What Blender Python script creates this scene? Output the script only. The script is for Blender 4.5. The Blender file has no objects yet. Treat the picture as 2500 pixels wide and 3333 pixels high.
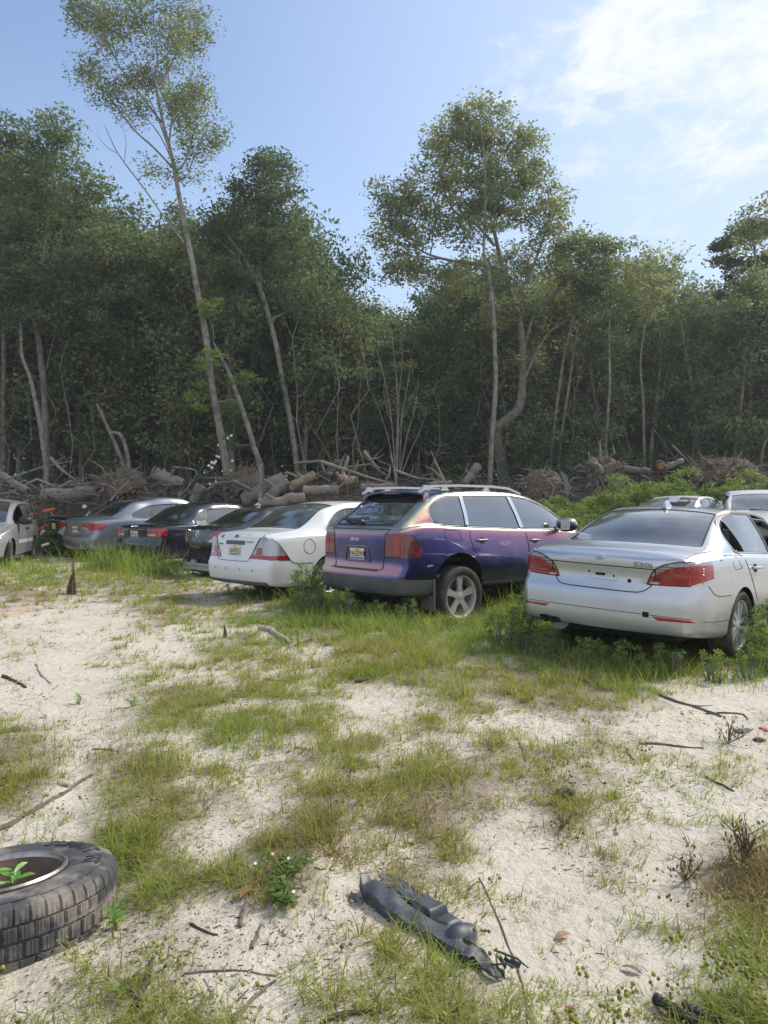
import bpy, bmesh, math, random
import numpy as np
from mathutils import Vector, Matrix
from mathutils.bvhtree import BVHTree
from mathutils.geometry import tessellate_polygon
S = bpy.context.scene
COL = S.collection
rad = math.radians
# ---------------------------------------------------------------- camera
CAMZ = 1.37
HAZE = .0010
cd = bpy.data.cameras.new('camera'); cam = bpy.data.objects.new('camera', cd); COL.objects.link(cam)
cam.location = (0, 0, CAMZ); cam.rotation_euler = (rad(90), 0, 0)
cd.sensor_fit = 'VERTICAL'; cd.sensor_height = 24.0; cd.lens = 2400 / 3333 * 24.0
cd.clip_start = .05; cd.clip_end = 3000
S.camera = cam
# ---------------------------------------------------------------- sky, sun, exposure
SUN_AZ, SUN_EL = 62.0, 44.0          # azimuth clockwise from the view direction (+Y), elevation
SKY_K, SUN_K = 0.145, 2.9
wd = bpy.data.worlds.new('World'); S.world = wd; wd.use_nodes = True
nt = wd.node_tree; nt.nodes.clear()
def N(t, typ, **kw):
    n = t.nodes.new(typ)
    for k, v in kw.items():
        if k.startswith('i_'):
            n.inputs[k[2:].replace('_', ' ')].default_value = v
        else: setattr(n, k, v)
    return n
def L(t, a, ao, b, bi): t.links.new(a.outputs[ao], b.inputs[bi])
sky = N(nt, 'ShaderNodeTexSky', sky_type='NISHITA', sun_disc=False, sun_elevation=rad(SUN_EL), sun_rotation=rad(SUN_AZ), altitude=0, air_density=1.0, dust_density=1.6, ozone_density=2.2)
tc = N(nt, 'ShaderNodeTexCoord')
mp = N(nt, 'ShaderNodeMapping'); mp.inputs['Scale'].default_value = (1, 1, 2.2)
mp.inputs['Rotation'].default_value = (0, rad(14), 0)
nz = N(nt, 'ShaderNodeTexNoise', noise_dimensions='3D'); nz.inputs['Scale'].default_value = 6.5; nz.inputs['Detail'].default_value = 11; nz.inputs['Roughness'].default_value = .68; nz.inputs['Distortion'].default_value = .25
L(nt, tc, 'Generated', mp, 'Vector'); L(nt, mp, 'Vector', nz, 'Vector')
# cloud bank high on the right: its own place in the sky, as a direction
dot = N(nt, 'ShaderNodeVectorMath', operation='DOT_PRODUCT'); dot.inputs[1].default_value = Vector((.45, .78, .58)).normalized()
L(nt, tc, 'Generated', dot, 0)
bank = N(nt, 'ShaderNodeMapRange', interpolation_type='SMOOTHSTEP'); bank.inputs['From Min'].default_value = .905; bank.inputs['From Max'].default_value = 1.0
L(nt, dot, 'Value', bank, 'Value')
dot2 = N(nt, 'ShaderNodeVectorMath', operation='DOT_PRODUCT'); dot2.inputs[1].default_value = Vector((.1, -1, .35)).normalized()
L(nt, tc, 'Generated', dot2, 0)
bk2 = N(nt, 'ShaderNodeMapRange', interpolation_type='SMOOTHSTEP'); bk2.inputs['From Min'].default_value = .0; bk2.inputs['From Max'].default_value = .7; bk2.inputs['To Max'].default_value = 1.15  # unseen cloud bank behind the camera, thickened to add fill light
L(nt, dot2, 'Value', bk2, 'Value')
mxb = N(nt, 'ShaderNodeMath', operation='MAXIMUM'); L(nt, bank, 'Result', mxb, 0); L(nt, bk2, 'Result', mxb, 1)
mul = N(nt, 'ShaderNodeMath', operation='MULTIPLY_ADD'); mul.inputs[1].default_value = .36; mul.inputs[2].default_value = -.22
L(nt, mxb, 0, mul, 0)
add = N(nt, 'ShaderNodeMath', operation='ADD'); L(nt, nz, 'Fac', add, 0); L(nt, mul, 0, add, 1)
cr = N(nt, 'ShaderNodeMapRange', interpolation_type='SMOOTHSTEP'); cr.inputs['From Min'].default_value = .485; cr.inputs['From Max'].default_value = .70; cr.inputs['To Max'].default_value = .88
L(nt, add, 0, cr, 'Value')
# thin high veil, whiter towards the sun's side and the horizon
dot3 = N(nt, 'ShaderNodeVectorMath', operation='DOT_PRODUCT'); dot3.inputs[1].default_value = Vector((.88, .44, .12)).normalized()
L(nt, tc, 'Generated', dot3, 0)
veil = N(nt, 'ShaderNodeMapRange', interpolation_type='SMOOTHSTEP'); veil.inputs['From Min'].default_value = .15; veil.inputs['From Max'].default_value = .95; veil.inputs['To Min'].default_value = .0; veil.inputs['To Max'].default_value = .80
L(nt, dot3, 'Value', veil, 'Value')
szw = N(nt, 'ShaderNodeSeparateXYZ'); L(nt, tc, 'Generated', szw, 'Vector')
hz = N(nt, 'ShaderNodeMapRange', interpolation_type='SMOOTHSTEP'); hz.inputs['From Min'].default_value = .55; hz.inputs['From Max'].default_value = .12; hz.inputs['To Max'].default_value = .75; L(nt, szw, 'Z', hz, 'Value')
vm = N(nt, 'ShaderNodeMath', operation='MAXIMUM'); L(nt, veil, 'Result', vm, 0); L(nt, hz, 'Result', vm, 1)
m1 = N(nt, 'ShaderNodeMix', data_type='RGBA'); m1.inputs[7].default_value = (2.75, 3.45, 4.35, 1)
L(nt, sky, 'Color', m1, 6); L(nt, vm, 0, m1, 0)
m2 = N(nt, 'ShaderNodeMix', data_type='RGBA'); m2.inputs[7].default_value = (4.6, 4.7, 4.9, 1)
L(nt, m1, 2, m2, 6); L(nt, cr, 'Result', m2, 0)
bg = N(nt, 'ShaderNodeBackground'); bg.inputs['Strength'].default_value = SKY_K
out = N(nt, 'ShaderNodeOutputWorld'); L(nt, m2, 2, bg, 'Color'); L(nt, bg, 0, out, 'Surface')
sl = bpy.data.lights.new('sun', 'SUN'); so = bpy.data.objects.new('sun', sl); COL.objects.link(so)
sl.energy = SUN_K; sl.angle = rad(8); sl.color = (1, .93, .82)
_d = Vector((math.sin(rad(SUN_AZ)) * math.cos(rad(SUN_EL)), math.cos(rad(SUN_AZ)) * math.cos(rad(SUN_EL)), math.sin(rad(SUN_EL))))
so.rotation_euler = (-_d).to_track_quat('-Z', 'Y').to_euler()
S.view_settings.view_transform = 'Standard'; S.view_settings.look = 'None'; S.view_settings.exposure = 0.6; S.view_settings.gamma = 1
S.cycles.max_bounces = 6; S.cycles.transparent_max_bounces = 12; S.cycles.diffuse_bounces = 3; S.cycles.glossy_bounces = 3; S.cycles.transmission_bounces = 4
S.cycles.caustics_reflective = False; S.cycles.caustics_refractive = False
# ---------------------------------------------------------------- helpers
rng = np.random.default_rng(7)
random.seed(7)
F = 2400.0
def px(X, Y, d):
    """the real point at depth d metres that shows at pixel X, Y of the 2500 x 3333 photograph"""
    return Vector(((X - 1250) / F * d, d, CAMZ - (Y - 1666.5) / F * d))
def ground_px(X, Y, h=0.0):
    d = (CAMZ - h) * F / max(Y - 1666.5, 20)
    return ((X - 1250) / F * d, d)
def tag(o, label=None, cat=None, group=None, kind=None):
    if label: o['label'] = label
    if cat: o['category'] = cat
    if group: o['group'] = group
    if kind: o['kind'] = kind
    return o
def empty(name, loc=(0, 0, 0), rz=0, mat=None):
    o = bpy.data.objects.new(name, None); COL.objects.link(o); o.empty_display_size = .2
    if mat is not None: o.matrix_world = mat
    else: o.location = loc; o.rotation_euler = (0, 0, rz)
    return o
def link(name, me, mat=None, parent=None, smooth=True):
    if mat is not None: me.materials.append(mat)
    if smooth and len(me.polygons): me.polygons.foreach_set('use_smooth', np.ones(len(me.polygons), bool))
    o = bpy.data.objects.new(name, me); COL.objects.link(o)
    if parent is not None: o.parent = parent
    return o
def mesh_np(name, V, Fc, attrs=None):
    """fast mesh from arrays; Fc is (M,3) or (M,4); attrs {name: per-vertex floats}"""
    V = np.asarray(V, np.float32); Fc = np.asarray(Fc, np.int32)
    me = bpy.data.meshes.new(name); k = Fc.shape[1]
    me.vertices.add(len(V)); me.vertices.foreach_set('co', V.ravel())
    me.loops.add(Fc.size); me.loops.foreach_set('vertex_index', Fc.ravel())
    me.polygons.add(len(Fc)); me.polygons.foreach_set('loop_start', np.arange(0, Fc.size, k, dtype=np.int32))
    me.update(calc_edges=True); me.validate()
    for a, v in (attrs or {}).items():
        at = me.attributes.new(a, 'FLOAT', 'POINT'); at.data.foreach_set('value', np.asarray(v, np.float32))
    return me
class MB:
    """collects simple solids, builds one mesh object"""
    def __init__(s): s.v = []; s.f = []
    def add(s, vs, fs):
        b = len(s.v); s.v += [tuple(v) for v in vs]; s.f += [tuple(b + i for i in f) for f in fs]; return s
    def box(s, c, d, M=None, bev=0):
        hx, hy, hz = d[0] / 2, d[1] / 2, d[2] / 2
        vs = [Vector((c[0] + a * hx, c[1] + b * hy, c[2] + e * hz)) for a in (-1, 1) for b in (-1, 1) for e in (-1, 1)]
        if M is not None: vs = [M @ v for v in vs]
        return s.add(vs, [(0, 1, 3, 2), (4, 6, 7, 5), (0, 4, 5, 1), (2, 3, 7, 6), (0, 2, 6, 4), (1, 5, 7, 3)])
    def tube(s, pts, rs, n=8, cap=True):
        pts = [Vector(p) for p in pts]
        if not hasattr(rs, '__len__'): rs = [rs] * len(pts)
        u = None; vs = []; fs = []
        for i, p in enumerate(pts):
            t = (pts[min(i + 1, len(pts) - 1)] - pts[max(i - 1, 0)])
            t = t.normalized() if t.length > 1e-9 else Vector((0, 0, 1))
            if u is None: u = t.orthogonal().normalized()
            else:
                u = u - t * u.dot(t); u = u.normalized() if u.length > 1e-6 else t.orthogonal().normalized()
            w = t.cross(u)
            for k in range(n):
                a = 2 * math.pi * k / n; vs.append(p + (u * math.cos(a) + w * math.sin(a)) * rs[i])
        for i in range(len(pts) - 1):
            for k in range(n):
                k2 = (k + 1) % n; fs.append((i * n + k, i * n + k2, (i + 1) * n + k2, (i + 1) * n + k))
        if cap: fs.append(tuple(range(n - 1, -1, -1))); fs.append(tuple((len(pts) - 1) * n + k for k in range(n)))
        return s.add(vs, fs)
    def lathe(s, prof, n=32, M=None, a0=0, a1=2 * math.pi):
        """prof: (radius, offset along +Z axis)"""
        full = abs(a1 - a0 - 2 * math.pi) < 1e-6; vs = []; fs = []; m = len(prof); c = n if full else n + 1
        for k in range(c):
            a = a0 + (a1 - a0) * k / n
            for r, h in prof: vs.append(Vector((r * math.cos(a), r * math.sin(a), h)))
        for k in range(n):
            k2 = (k + 1) % c
            for i in range(m - 1): fs.append((k * m + i, k2 * m + i, k2 * m + i + 1, k * m + i + 1))
        if M is not None: vs = [M @ v for v in vs]
        return s.add(vs, fs)
    def prism(s, poly, h0, h1, M=None):
        """polygon in XY extruded from h0 to h1"""
        n = len(poly); vs = [Vector((x, y, h0)) for x, y in poly] + [Vector((x, y, h1)) for x, y in poly]
        if M is not None: vs = [M @ v for v in vs]
        fs = [(i, (i + 1) % n, n + (i + 1) % n, n + i) for i in range(n)] + [tuple(range(n - 1, -1, -1)), tuple(range(n, 2 * n))]
        return s.add(vs, fs)
    def mesh(s, name, fix=True):
        me = bpy.data.meshes.new(name); me.from_pydata(s.v, [], s.f); me.update()
        if fix and len(s.v) < 6000:
            b = bmesh.new(); b.from_mesh(me); bmesh.ops.recalc_face_normals(b, faces=b.faces[:]); b.to_mesh(me); b.free()
        return me
    def build(s, name, mat, parent=None, smooth=False, bevel=0, seg=2):
        o = link(name, s.mesh(name), mat, parent, smooth)
        if smooth and len(o.data.edges):
            o.data.set_sharp_from_angle(angle=rad(38))
        if bevel:
            m = o.modifiers.new('bevel', 'BEVEL'); m.width = bevel; m.segments = seg; m.limit_method = 'ANGLE'; m.angle_limit = rad(40)
        return o
def copy_tree(o, parent=None):
    c = o.copy(); COL.objects.link(c); c.parent = parent
    for ch in list(o.children): copy_tree(ch, c)
    return c
# ---------------------------------------------------------------- materials
def mat(name, base=(.5, .5, .5), rough=.6, metal=0, coat=0, coat_rough=.03, spec=.5, noise=None, bump=None, trans=0, sub=0, emit=None):
    """noise: (scale, colour2, lo, hi[, detail]); bump: (scale, strength, distance)"""
    m = bpy.data.materials.new(name); m.use_nodes = True; t = m.node_tree; b = t.nodes['Principled BSDF']
    b.inputs['Base Color'].default_value = (*base, 1); b.inputs['Roughness'].default_value = rough; b.inputs['Metallic'].default_value = metal
    b.inputs['Coat Weight'].default_value = coat; b.inputs['Coat Roughness'].default_value = coat_rough; b.inputs['Specular IOR Level'].default_value = spec
    if trans: b.inputs['Transmission Weight'].default_value = trans
    c = N(t, 'ShaderNodeTexCoord')
    if noise:
        n = N(t, 'ShaderNodeTexNoise'); n.inputs['Scale'].default_value = noise[0]; n.inputs['Detail'].default_value = noise[4] if len(noise) > 4 else 6; n.inputs['Roughness'].default_value = .65
        L(t, c, 'Object', n, 'Vector')
        r = N(t, 'ShaderNodeMapRange'); r.inputs['From Min'].default_value = noise[2]; r.inputs['From Max'].default_value = noise[3]
        L(t, n, 'Fac', r, 'Value'); x = N(t, 'ShaderNodeMix', data_type='RGBA'); x.inputs[6].default_value = (*base, 1); x.inputs[7].default_value = (*noise[1], 1)
        L(t, r, 'Result', x, 0); L(t, x, 2, b, 'Base Color')
    if bump:
        n = N(t, 'ShaderNodeTexNoise'); n.inputs['Scale'].default_value = bump[0]; n.inputs['Detail'].default_value = 5
        L(t, c, 'Object', n, 'Vector'); u = N(t, 'ShaderNodeBump'); u.inputs['Strength'].default_value = bump[1]; u.inputs['Distance'].default_value = bump[2]
        L(t, n, 'Fac', u, 'Height'); L(t, u, 'Normal', b, 'Normal')
    return m
def paint(name, base, metal=.55, rough=.33, dust=.12, dustc=(.42, .38, .32), flake=None, lining=(.03, .03, .032)):
    """two-sided car panel: clear-coated paint with a little road dust low down, dark lining inside"""
    m = bpy.data.materials.new(name); m.use_nodes = True; t = m.node_tree; b = t.nodes['Principled BSDF']; o = t.nodes['Material Output']
    b.inputs['Metallic'].default_value = metal; b.inputs['Coat Weight'].default_value = .85; b.inputs['Coat Roughness'].default_value = .05
    c = N(t, 'ShaderNodeTexCoord'); n = N(t, 'ShaderNodeTexNoise'); n.inputs['Scale'].default_value = 3.2; n.inputs['Detail'].default_value = 9; n.inputs['Roughness'].default_value = .7
    L(t, c, 'Object', n, 'Vector')
    s = N(t, 'ShaderNodeSeparateXYZ'); L(t, c, 'Object', s, 'Vector')
    low = N(t, 'ShaderNodeMapRange'); low.inputs['From Min'].default_value = .75; low.inputs['From Max'].default_value = .25; L(t, s, 'Z', low, 'Value')
    r = N(t, 'ShaderNodeMapRange'); r.inputs['From Min'].default_value = .48; r.inputs['From Max'].default_value = .75; L(t, n, 'Fac', r, 'Value')
    ad = N(t, 'ShaderNodeMath', operation='MULTIPLY_ADD'); ad.inputs[1].default_value = .5; L(t, low, 'Result', ad, 0); L(t, r, 'Result', ad, 2)
    mu = N(t, 'ShaderNodeMath', operation='MULTIPLY'); mu.inputs[1].default_value = dust * 2; mu.use_clamp = True; L(t, ad, 0, mu, 0)
    x = N(t, 'ShaderNodeMix', data_type='RGBA'); x.inputs[6].default_value = (*base, 1); x.inputs[7].default_value = (*dustc, 1); L(t, mu, 0, x, 0)
    if flake:   # angle-shifting pearl: interference colour by angle of incidence
        lw = N(t, 'ShaderNodeLayerWeight'); lw.inputs['Blend'].default_value = .5
        rp = N(t, 'ShaderNodeValToRGB'); rp.color_ramp.interpolation = 'EASE'
        el = rp.color_ramp.elements; el[0].position, el[0].color = flake[0][0], (*flake[0][1], 1); el[1].position, el[1].color = flake[-1][0], (*flake[-1][1], 1)
        for p_, c_ in flake[1:-1]:
            e = el.new(p_); e.color = (*c_, 1)
        L(t, lw, 'Facing', rp, 'Fac'); L(t, rp, 'Color', x, 6)
    L(t, x, 2, b, 'Base Color')
    rr = N(t, 'ShaderNodeMapRange'); rr.inputs['To Min'].default_value = rough; rr.inputs['To Max'].default_value = .7; L(t, mu, 0, rr, 'Value'); L(t, rr, 'Result', b, 'Roughness')
    g = N(t, 'ShaderNodeNewGeometry'); d = N(t, 'ShaderNodeBsdfDiffuse'); d.inputs['Color'].default_value = (*lining, 1)
    mx = N(t, 'ShaderNodeMixShader'); L(t, g, 'Backfacing', mx, 0); L(t, b, 0, mx, 1); L(t, d, 0, mx, 2); L(t, mx, 0, o, 'Surface')
    return m
def glass(name, tint=(.35, .40, .38), refl=1.0, dust=.08, dc=(.45, .45, .42)):
    m = bpy.data.materials.new(name); m.use_nodes = True; t = m.node_tree; t.nodes.clear(); o = N(t, 'ShaderNodeOutputMaterial')
    tr = N(t, 'ShaderNodeBsdfTransparent'); tr.inputs['Color'].default_value = (*tint, 1)
    gl = N(t, 'ShaderNodeBsdfGlossy'); gl.inputs['Roughness'].default_value = .03; gl.inputs['Color'].default_value = (.95, .97, 1, 1)
    fr = N(t, 'ShaderNodeFresnel'); fr.inputs['IOR'].default_value = 1.55
    mu = N(t, 'ShaderNodeMath', operation='MULTIPLY_ADD'); mu.inputs[1].default_value = 1.7 * refl; mu.inputs[2].default_value = .03 * refl; mu.use_clamp = True; L(t, fr, 0, mu, 0)
    c = N(t, 'ShaderNodeTexCoord'); n = N(t, 'ShaderNodeTexNoise'); n.inputs['Scale'].default_value = 2.2; n.inputs['Detail'].default_value = 8
    L(t, c, 'Object', n, 'Vector'); bp = N(t, 'ShaderNodeBump'); bp.inputs['Strength'].default_value = .03; bp.inputs['Distance'].default_value = .05; L(t, n, 'Fac', bp, 'Height'); L(t, bp, 0, gl, 'Normal')
    m1 = N(t, 'ShaderNodeMixShader'); L(t, mu, 0, m1, 0); L(t, tr, 0, m1, 1); L(t, gl, 0, m1, 2)
    df = N(t, 'ShaderNodeBsdfDiffuse'); df.inputs['Color'].default_value = (*dc, 1)
    r = N(t, 'ShaderNodeMapRange'); r.inputs['From Min'].default_value = .35; r.inputs['From Max'].default_value = .8; r.inputs['To Min'].default_value = dust * .4; r.inputs['To Max'].default_value = dust * 2.2; L(t, n, 'Fac', r, 'Value')
    m2 = N(t, 'ShaderNodeMixShader'); L(t, r, 'Result', m2, 0); L(t, m1, 0, m2, 1); L(t, df, 0, m2, 2); L(t, m2, 0, o, 'Surface')
    return m
M = {}
M['rubber'] = mat('tyre_rubber', (.028, .027, .026), .85, noise=(9, (.12, .10, .08), .45, .85), bump=(60, .3, .004))
M['black_trim'] = mat('black_trim', (.015, .015, .016), .5)
M['gap'] = mat('panel_gap', (.008, .008, .008), .9)
M['chrome'] = mat('chrome', (.75, .76, .78), .16, metal=1)
M['alloy'] = mat('alloy_rim', (.60, .60, .60), .42, metal=.5, noise=(14, (.26, .23, .20), .55, .9))
M['steel'] = mat('bare_steel', (.25, .24, .23), .5, metal=.8, noise=(10, (.12, .07, .04), .5, .8))
M['cladding'] = mat('grey_plastic', (.085, .087, .093), .62, noise=(5, (.16, .15, .14), .4, .9))
M['interior'] = mat('car_interior', (.045, .043, .042), .8)
M['seat_tan'] = mat('seat_fabric', (.16, .15, .14), .85)
M['under'] = mat('underbody', (.012, .011, .010), .9)
M['glass'] = glass('window_glass')
M['glass_clear'] = glass('clear_glass', (.62, .72, .68), 1.0, .07)
M['glass_dark'] = glass('tinted_glass', (.06, .065, .07), 1.2, .03)
M['glass_rear'] = glass('rear_glass', (.30, .37, .37), 1.15, .16, (.40, .43, .44))
M['red'] = mat('red_lens', (.36, .008, .012), .15, coat=1, noise=(90, (.22, .005, .008), .35, .65, 1))
M['red_dark'] = mat('dark_red_lens', (.11, .005, .008), .2, coat=1)
M['red_bright'] = mat('bright_red_lens', (.40, .010, .012), .18, coat=1)
M['amber'] = mat('amber_lens', (.75, .22, .03), .2, coat=1)
M['clear_lens'] = mat('clear_lens', (.50, .50, .52), .14, metal=.3, coat=1, noise=(90, (.30, .30, .32), .4, .6, 1))
M['smoke_lens'] = mat('smoked_lens', (.20, .20, .22), .18, coat=1, noise=(80, (.34, .34, .36), .4, .6, 1))
M['plate_cream'] = mat('plate_cream', (.72, .66, .42), .45)
M['plate_blue'] = mat('plate_blue', (.10, .20, .48), .45)
M['ink'] = mat('plate_ink', (.015, .015, .02), .5)
M['white_print'] = mat('white_print', (.8, .8, .8), .5)
M['blue_badge'] = mat('blue_badge', (.02, .04, .14), .25, coat=1)
# ================================================================ CARS
def pch(pts):
    xs = np.array([p[0] for p in pts], float); ys = np.array([p[1] for p in pts], float)
    h = np.diff(xs); d = np.diff(ys) / h; m = np.zeros(len(xs)); m[0], m[-1] = d[0], d[-1]
    for i in range(1, len(xs) - 1):
        if d[i - 1] * d[i] > 0:
            w1, w2 = 2 * h[i] + h[i - 1], h[i] + 2 * h[i - 1]; m[i] = (w1 + w2) / (w1 / d[i - 1] + w2 / d[i])
    def f(x):
        x = np.clip(np.asarray(x, float), xs[0], xs[-1]); i = np.clip(np.searchsorted(xs, x) - 1, 0, len(h) - 1)
        t = (x - xs[i]) / h[i]; a, b = ys[i], ys[i + 1]
        return (2 * t**3 - 3 * t**2 + 1) * a + (t**3 - 2 * t**2 + t) * h[i] * m[i] + (-2 * t**3 + 3 * t**2) * b + (t**3 - t**2) * h[i] * m[i + 1]
    return f
def rnd(poly, r=.03, n=4):
    """round the corners of a polygon; r one radius or one per corner"""
    out = []; k = len(poly)
    for i in range(k):
        p = Vector(poly[i]); a = Vector(poly[i - 1]); b = Vector(poly[(i + 1) % k]); rr = r[i] if hasattr(r, '__len__') else r
        da, db = a - p, b - p; q = min(rr, da.length * .49, db.length * .49)
        if q < 1e-4: out.append(tuple(p)); continue
        p0, p1 = p + da.normalized() * q, p + db.normalized() * q
        for j in range(n + 1):
            t = j / n; out.append(tuple((1 - t)**2 * p0 + 2 * t * (1 - t) * p + t * t * p1))
    return out
def rno(path, r=.05, n=4):
    """round the inner corners of an open path"""
    q = rnd(path, [0] + [r] * (len(path) - 2) + [0], n); return q
def grow(poly, d):
    """offset a polygon outwards by d"""
    k = len(poly); ar = sum(poly[i][0] * poly[(i + 1) % k][1] - poly[(i + 1) % k][0] * poly[i][1] for i in range(k)); sg = 1 if ar > 0 else -1; out = []
    for i in range(k):
        a, p, b = Vector(poly[i - 1]), Vector(poly[i]), Vector(poly[(i + 1) % k])
        e1, e2 = (p - a), (b - p)
        if e1.length < 1e-6: e1 = e2
        if e2.length < 1e-6: e2 = e1
        n1 = Vector((e1.y, -e1.x)).normalized(); n2 = Vector((e2.y, -e2.x)).normalized(); nn = n1 + n2
        nn = nn.normalized() if nn.length > 1e-6 else n1
        out.append(tuple(p + nn * sg * d / max(nn.dot(n1), .5)))
    return out
def inpoly(P, poly):
    x, y = P; c = False; j = len(poly) - 1
    for i in range(len(poly)):
        xi, yi = poly[i]; xj, yj = poly[j]
        if (yi > y) != (yj > y) and x < (xj - xi) * (y - yi) / (yj - yi) + xi: c = not c
        j = i
    return c
def mirror_y(poly): return [(-p[0], p[1]) for p in poly][::-1]
AX = {'side': (0, 2), 'rear': (1, 2), 'front': (1, 2), 'top': (0, 1)}
class Car:
    def __init__(s, name, label, cat, matrix, P, body_mat, lining=None):
        s.root = empty(name, mat=matrix); tag(s.root, label, cat); s.P = P; s.mat = body_mat
        s.parts = {}; s.recess = {}
        g = lambda k: pch(P[k])
        xr, xf = P['W'][0][0], P['W'][-1][0]
        xs = np.unique(np.round(np.concatenate([np.arange(xr, xf, .075), [xr, xr + .012, xr + .03, xr + .055, xf, xf - .012, xf - .03, xf - .055], P.get('xs', [])]), 4))
        xs = xs[np.concatenate([[True], np.diff(xs) > .008])]; xs[-1] = xf
        W, zb, zs, zr, wr, zt = (g(k)(xs) for k in ('W', 'zb', 'zs', 'zr', 'wr', 'zt'))
        ws = W * P.get('sh', .955); zm = P.get('zm', .58); gh = zr - zs
        tuck = P.get('tuck', .955)
        sl = P.get('sl', (.992, .975)); C = [(.80 * W, zb), (tuck * W, zb + .02), (tuck * W + (1 - tuck) * W * .55, zb + .12), (W, np.full_like(W, zm)), (W * sl[0], (zm + zs) / 2 + .02), (W * sl[1], zs - .035), (ws, zs),
             (ws - np.minimum(.04, .2 * np.maximum(gh, 0) + .012), zs + np.minimum(.012, np.maximum(gh, .02) * .3))]
        bl, br = C[-1], (wr, zr)
        for f_, bu in ((.35, .016), (.7, .016), (.92, .008)):
            C.append((bl[0] + (br[0] + .02 - bl[0]) * f_ + bu * np.minimum(gh / .35, 1), bl[1] + (zr - .015 - bl[1]) * f_))
        C.append((wr - .015, zr)); C.append((wr - .07, zr + (zt - zr) * .22)); C.append((wr * .55, zr + (zt - zr) * .74)); C.append((0 * W, zt))
        C = np.array([[c[0], c[1]] for c in C])            # ctrl, 2, station
        C = np.transpose(C, (2, 0, 1)); nC = C.shape[1]
        T = np.zeros_like(C); T[:, 1:-1] = C[:, 2:] - C[:, :-2]; T[:, 0] = C[:, 1] - C[:, 0]; T[:, -1] = np.array([-1.0, 0]); T /= np.linalg.norm(T, axis=2, keepdims=True) + 1e-9
        m = 3; R = []
        for i in range(nC - 1):
            a, b = C[:, i], C[:, i + 1]; Ln = np.linalg.norm(b - a, axis=1)[:, None]
            for k in range(m):
                t = k / m; R.append((2 * t**3 - 3 * t**2 + 1) * a + (t**3 - 2 * t**2 + t) * Ln * T[:, i] + (-2 * t**3 + 3 * t**2) * b + (t**3 - t**2) * Ln * T[:, i + 1])
        R.append(C[:, -1]); R = np.array(R); R = np.transpose(R, (1, 0, 2))   # station, ring, (y,z)
        jt = 6 * m                                      # shoulder index
        nR = R.shape[1]; nS = len(xs)
        full = np.concatenate([R * np.array([-1, 1]), (R[:, :-1])[:, ::-1]], axis=1)     # right bottom -> top -> left bottom
        V = np.zeros((nS, 2 * nR - 1, 3)); V[:, :, 0] = xs[:, None]; V[:, :, 1:] = full
        faces = []; nc = 2 * nR - 1
        for i in range(nS - 1):
            for j in range(nc - 1): faces.append((i * nc + j, i * nc + j + 1, (i + 1) * nc + j + 1, (i + 1) * nc + j))
        verts = V.reshape(-1, 3).tolist()
        def cap(st, crown, sgn, prof):
            top = list(range(jt, nc - jt)); K = len(top); ring = R[st]; Wd = abs(ring[jt][0]); idx = {}
            for c, tj in enumerate(top):
                for j in range(jt + 1):
                    if j == jt: idx[(c, j)] = st * nc + tj; continue
                    if c == 0: idx[(c, j)] = st * nc + j; continue
                    if c == K - 1: idx[(c, j)] = st * nc + nc - 1 - j; continue
                    yt = V[st, tj, 1]; fr = math.copysign(min(abs(yt) / Wd, 1 - .012 * min(c, K - 1 - c)), yt) if abs(yt) > 1e-6 else 0.0; yy = fr * ring[j][0]; zz = ring[j][1] + (V[st, tj, 2] - ring[jt][1]) * ((ring[j][1] - ring[0][1]) / (ring[jt][1] - ring[0][1]))**3
                    e = min(1, (jt - j) / 3.0)
                    idx[(c, j)] = len(verts); verts.append([xs[st] + sgn * crown * (1 - abs(fr)**2.4) * (.35 + .65 * e), yy, zz])
            for c in range(K - 1):
                for j in range(jt):
                    q = (idx[(c, j)], idx[(c + 1, j)], idx[(c + 1, j + 1)], idx[(c, j + 1)])
                    faces.append(q if sgn < 0 else q[::-1])
        cap(0, P.get('crown_r', .07), -1, None); cap(nS - 1, P.get('crown_f', .10), 1, None)
        A = np.array(verts)
        for key, ex, sg in (('prof_r', xr, 1), ('prof_f', xf, -1)):
            if key in P:
                pf = pch(P[key]); reach = P.get('reach', .55); w = np.clip(1 - (A[:, 0] - ex) * sg / reach, 0, 1); w = w * w * (3 - 2 * w)
                A[:, 0] += w * pf(A[:, 2])
        if 'warp' in P: A = P['warp'](A)
        s.bm = bmesh.new(); vs = [s.bm.verts.new(v) for v in A]
        for f_ in faces:
            try: s.bm.faces.new([vs[i] for i in f_])
            except ValueError: pass
        bmesh.ops.recalc_face_normals(s.bm, faces=s.bm.faces[:]); s.bm.normal_update()
        _f = max(s.bm.faces, key=lambda f: f.calc_center_median().z)
        if _f.normal.z < 0: bmesh.ops.reverse_faces(s.bm, faces=s.bm.faces[:]); s.bm.normal_update()
        s.tl = s.bm.faces.layers.int.new('tag'); s.bvh = BVHTree.FromBMesh(s.bm); s.tags = {}; s.nt = 0
    def cast(s, p, ax, side=-1):
        if ax == 'side': o, d = Vector((p[0], side * 3, p[1])), Vector((0, -side, 0))
        elif ax == 'rear': o, d = Vector((-4, p[0], p[1])), Vector((1, 0, 0))
        elif ax == 'front': o, d = Vector((8, p[0], p[1])), Vector((-1, 0, 0))
        else: o, d = Vector((p[0], p[1], 4)), Vector((0, 0, -1))
        h = s.bvh.ray_cast(o, d)
        if h[0] is None:
            h = s.bvh.find_nearest(Vector((p[0], side * .9, p[1])) if ax == 'side' else Vector((-1 if ax == 'rear' else 3.6, p[0], p[1])) if ax in ('rear', 'front') else Vector((p[0], p[1], 1)))
        n = h[1]
        if n.dot(d) > 0: n = -n
        return h[0], n
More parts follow.
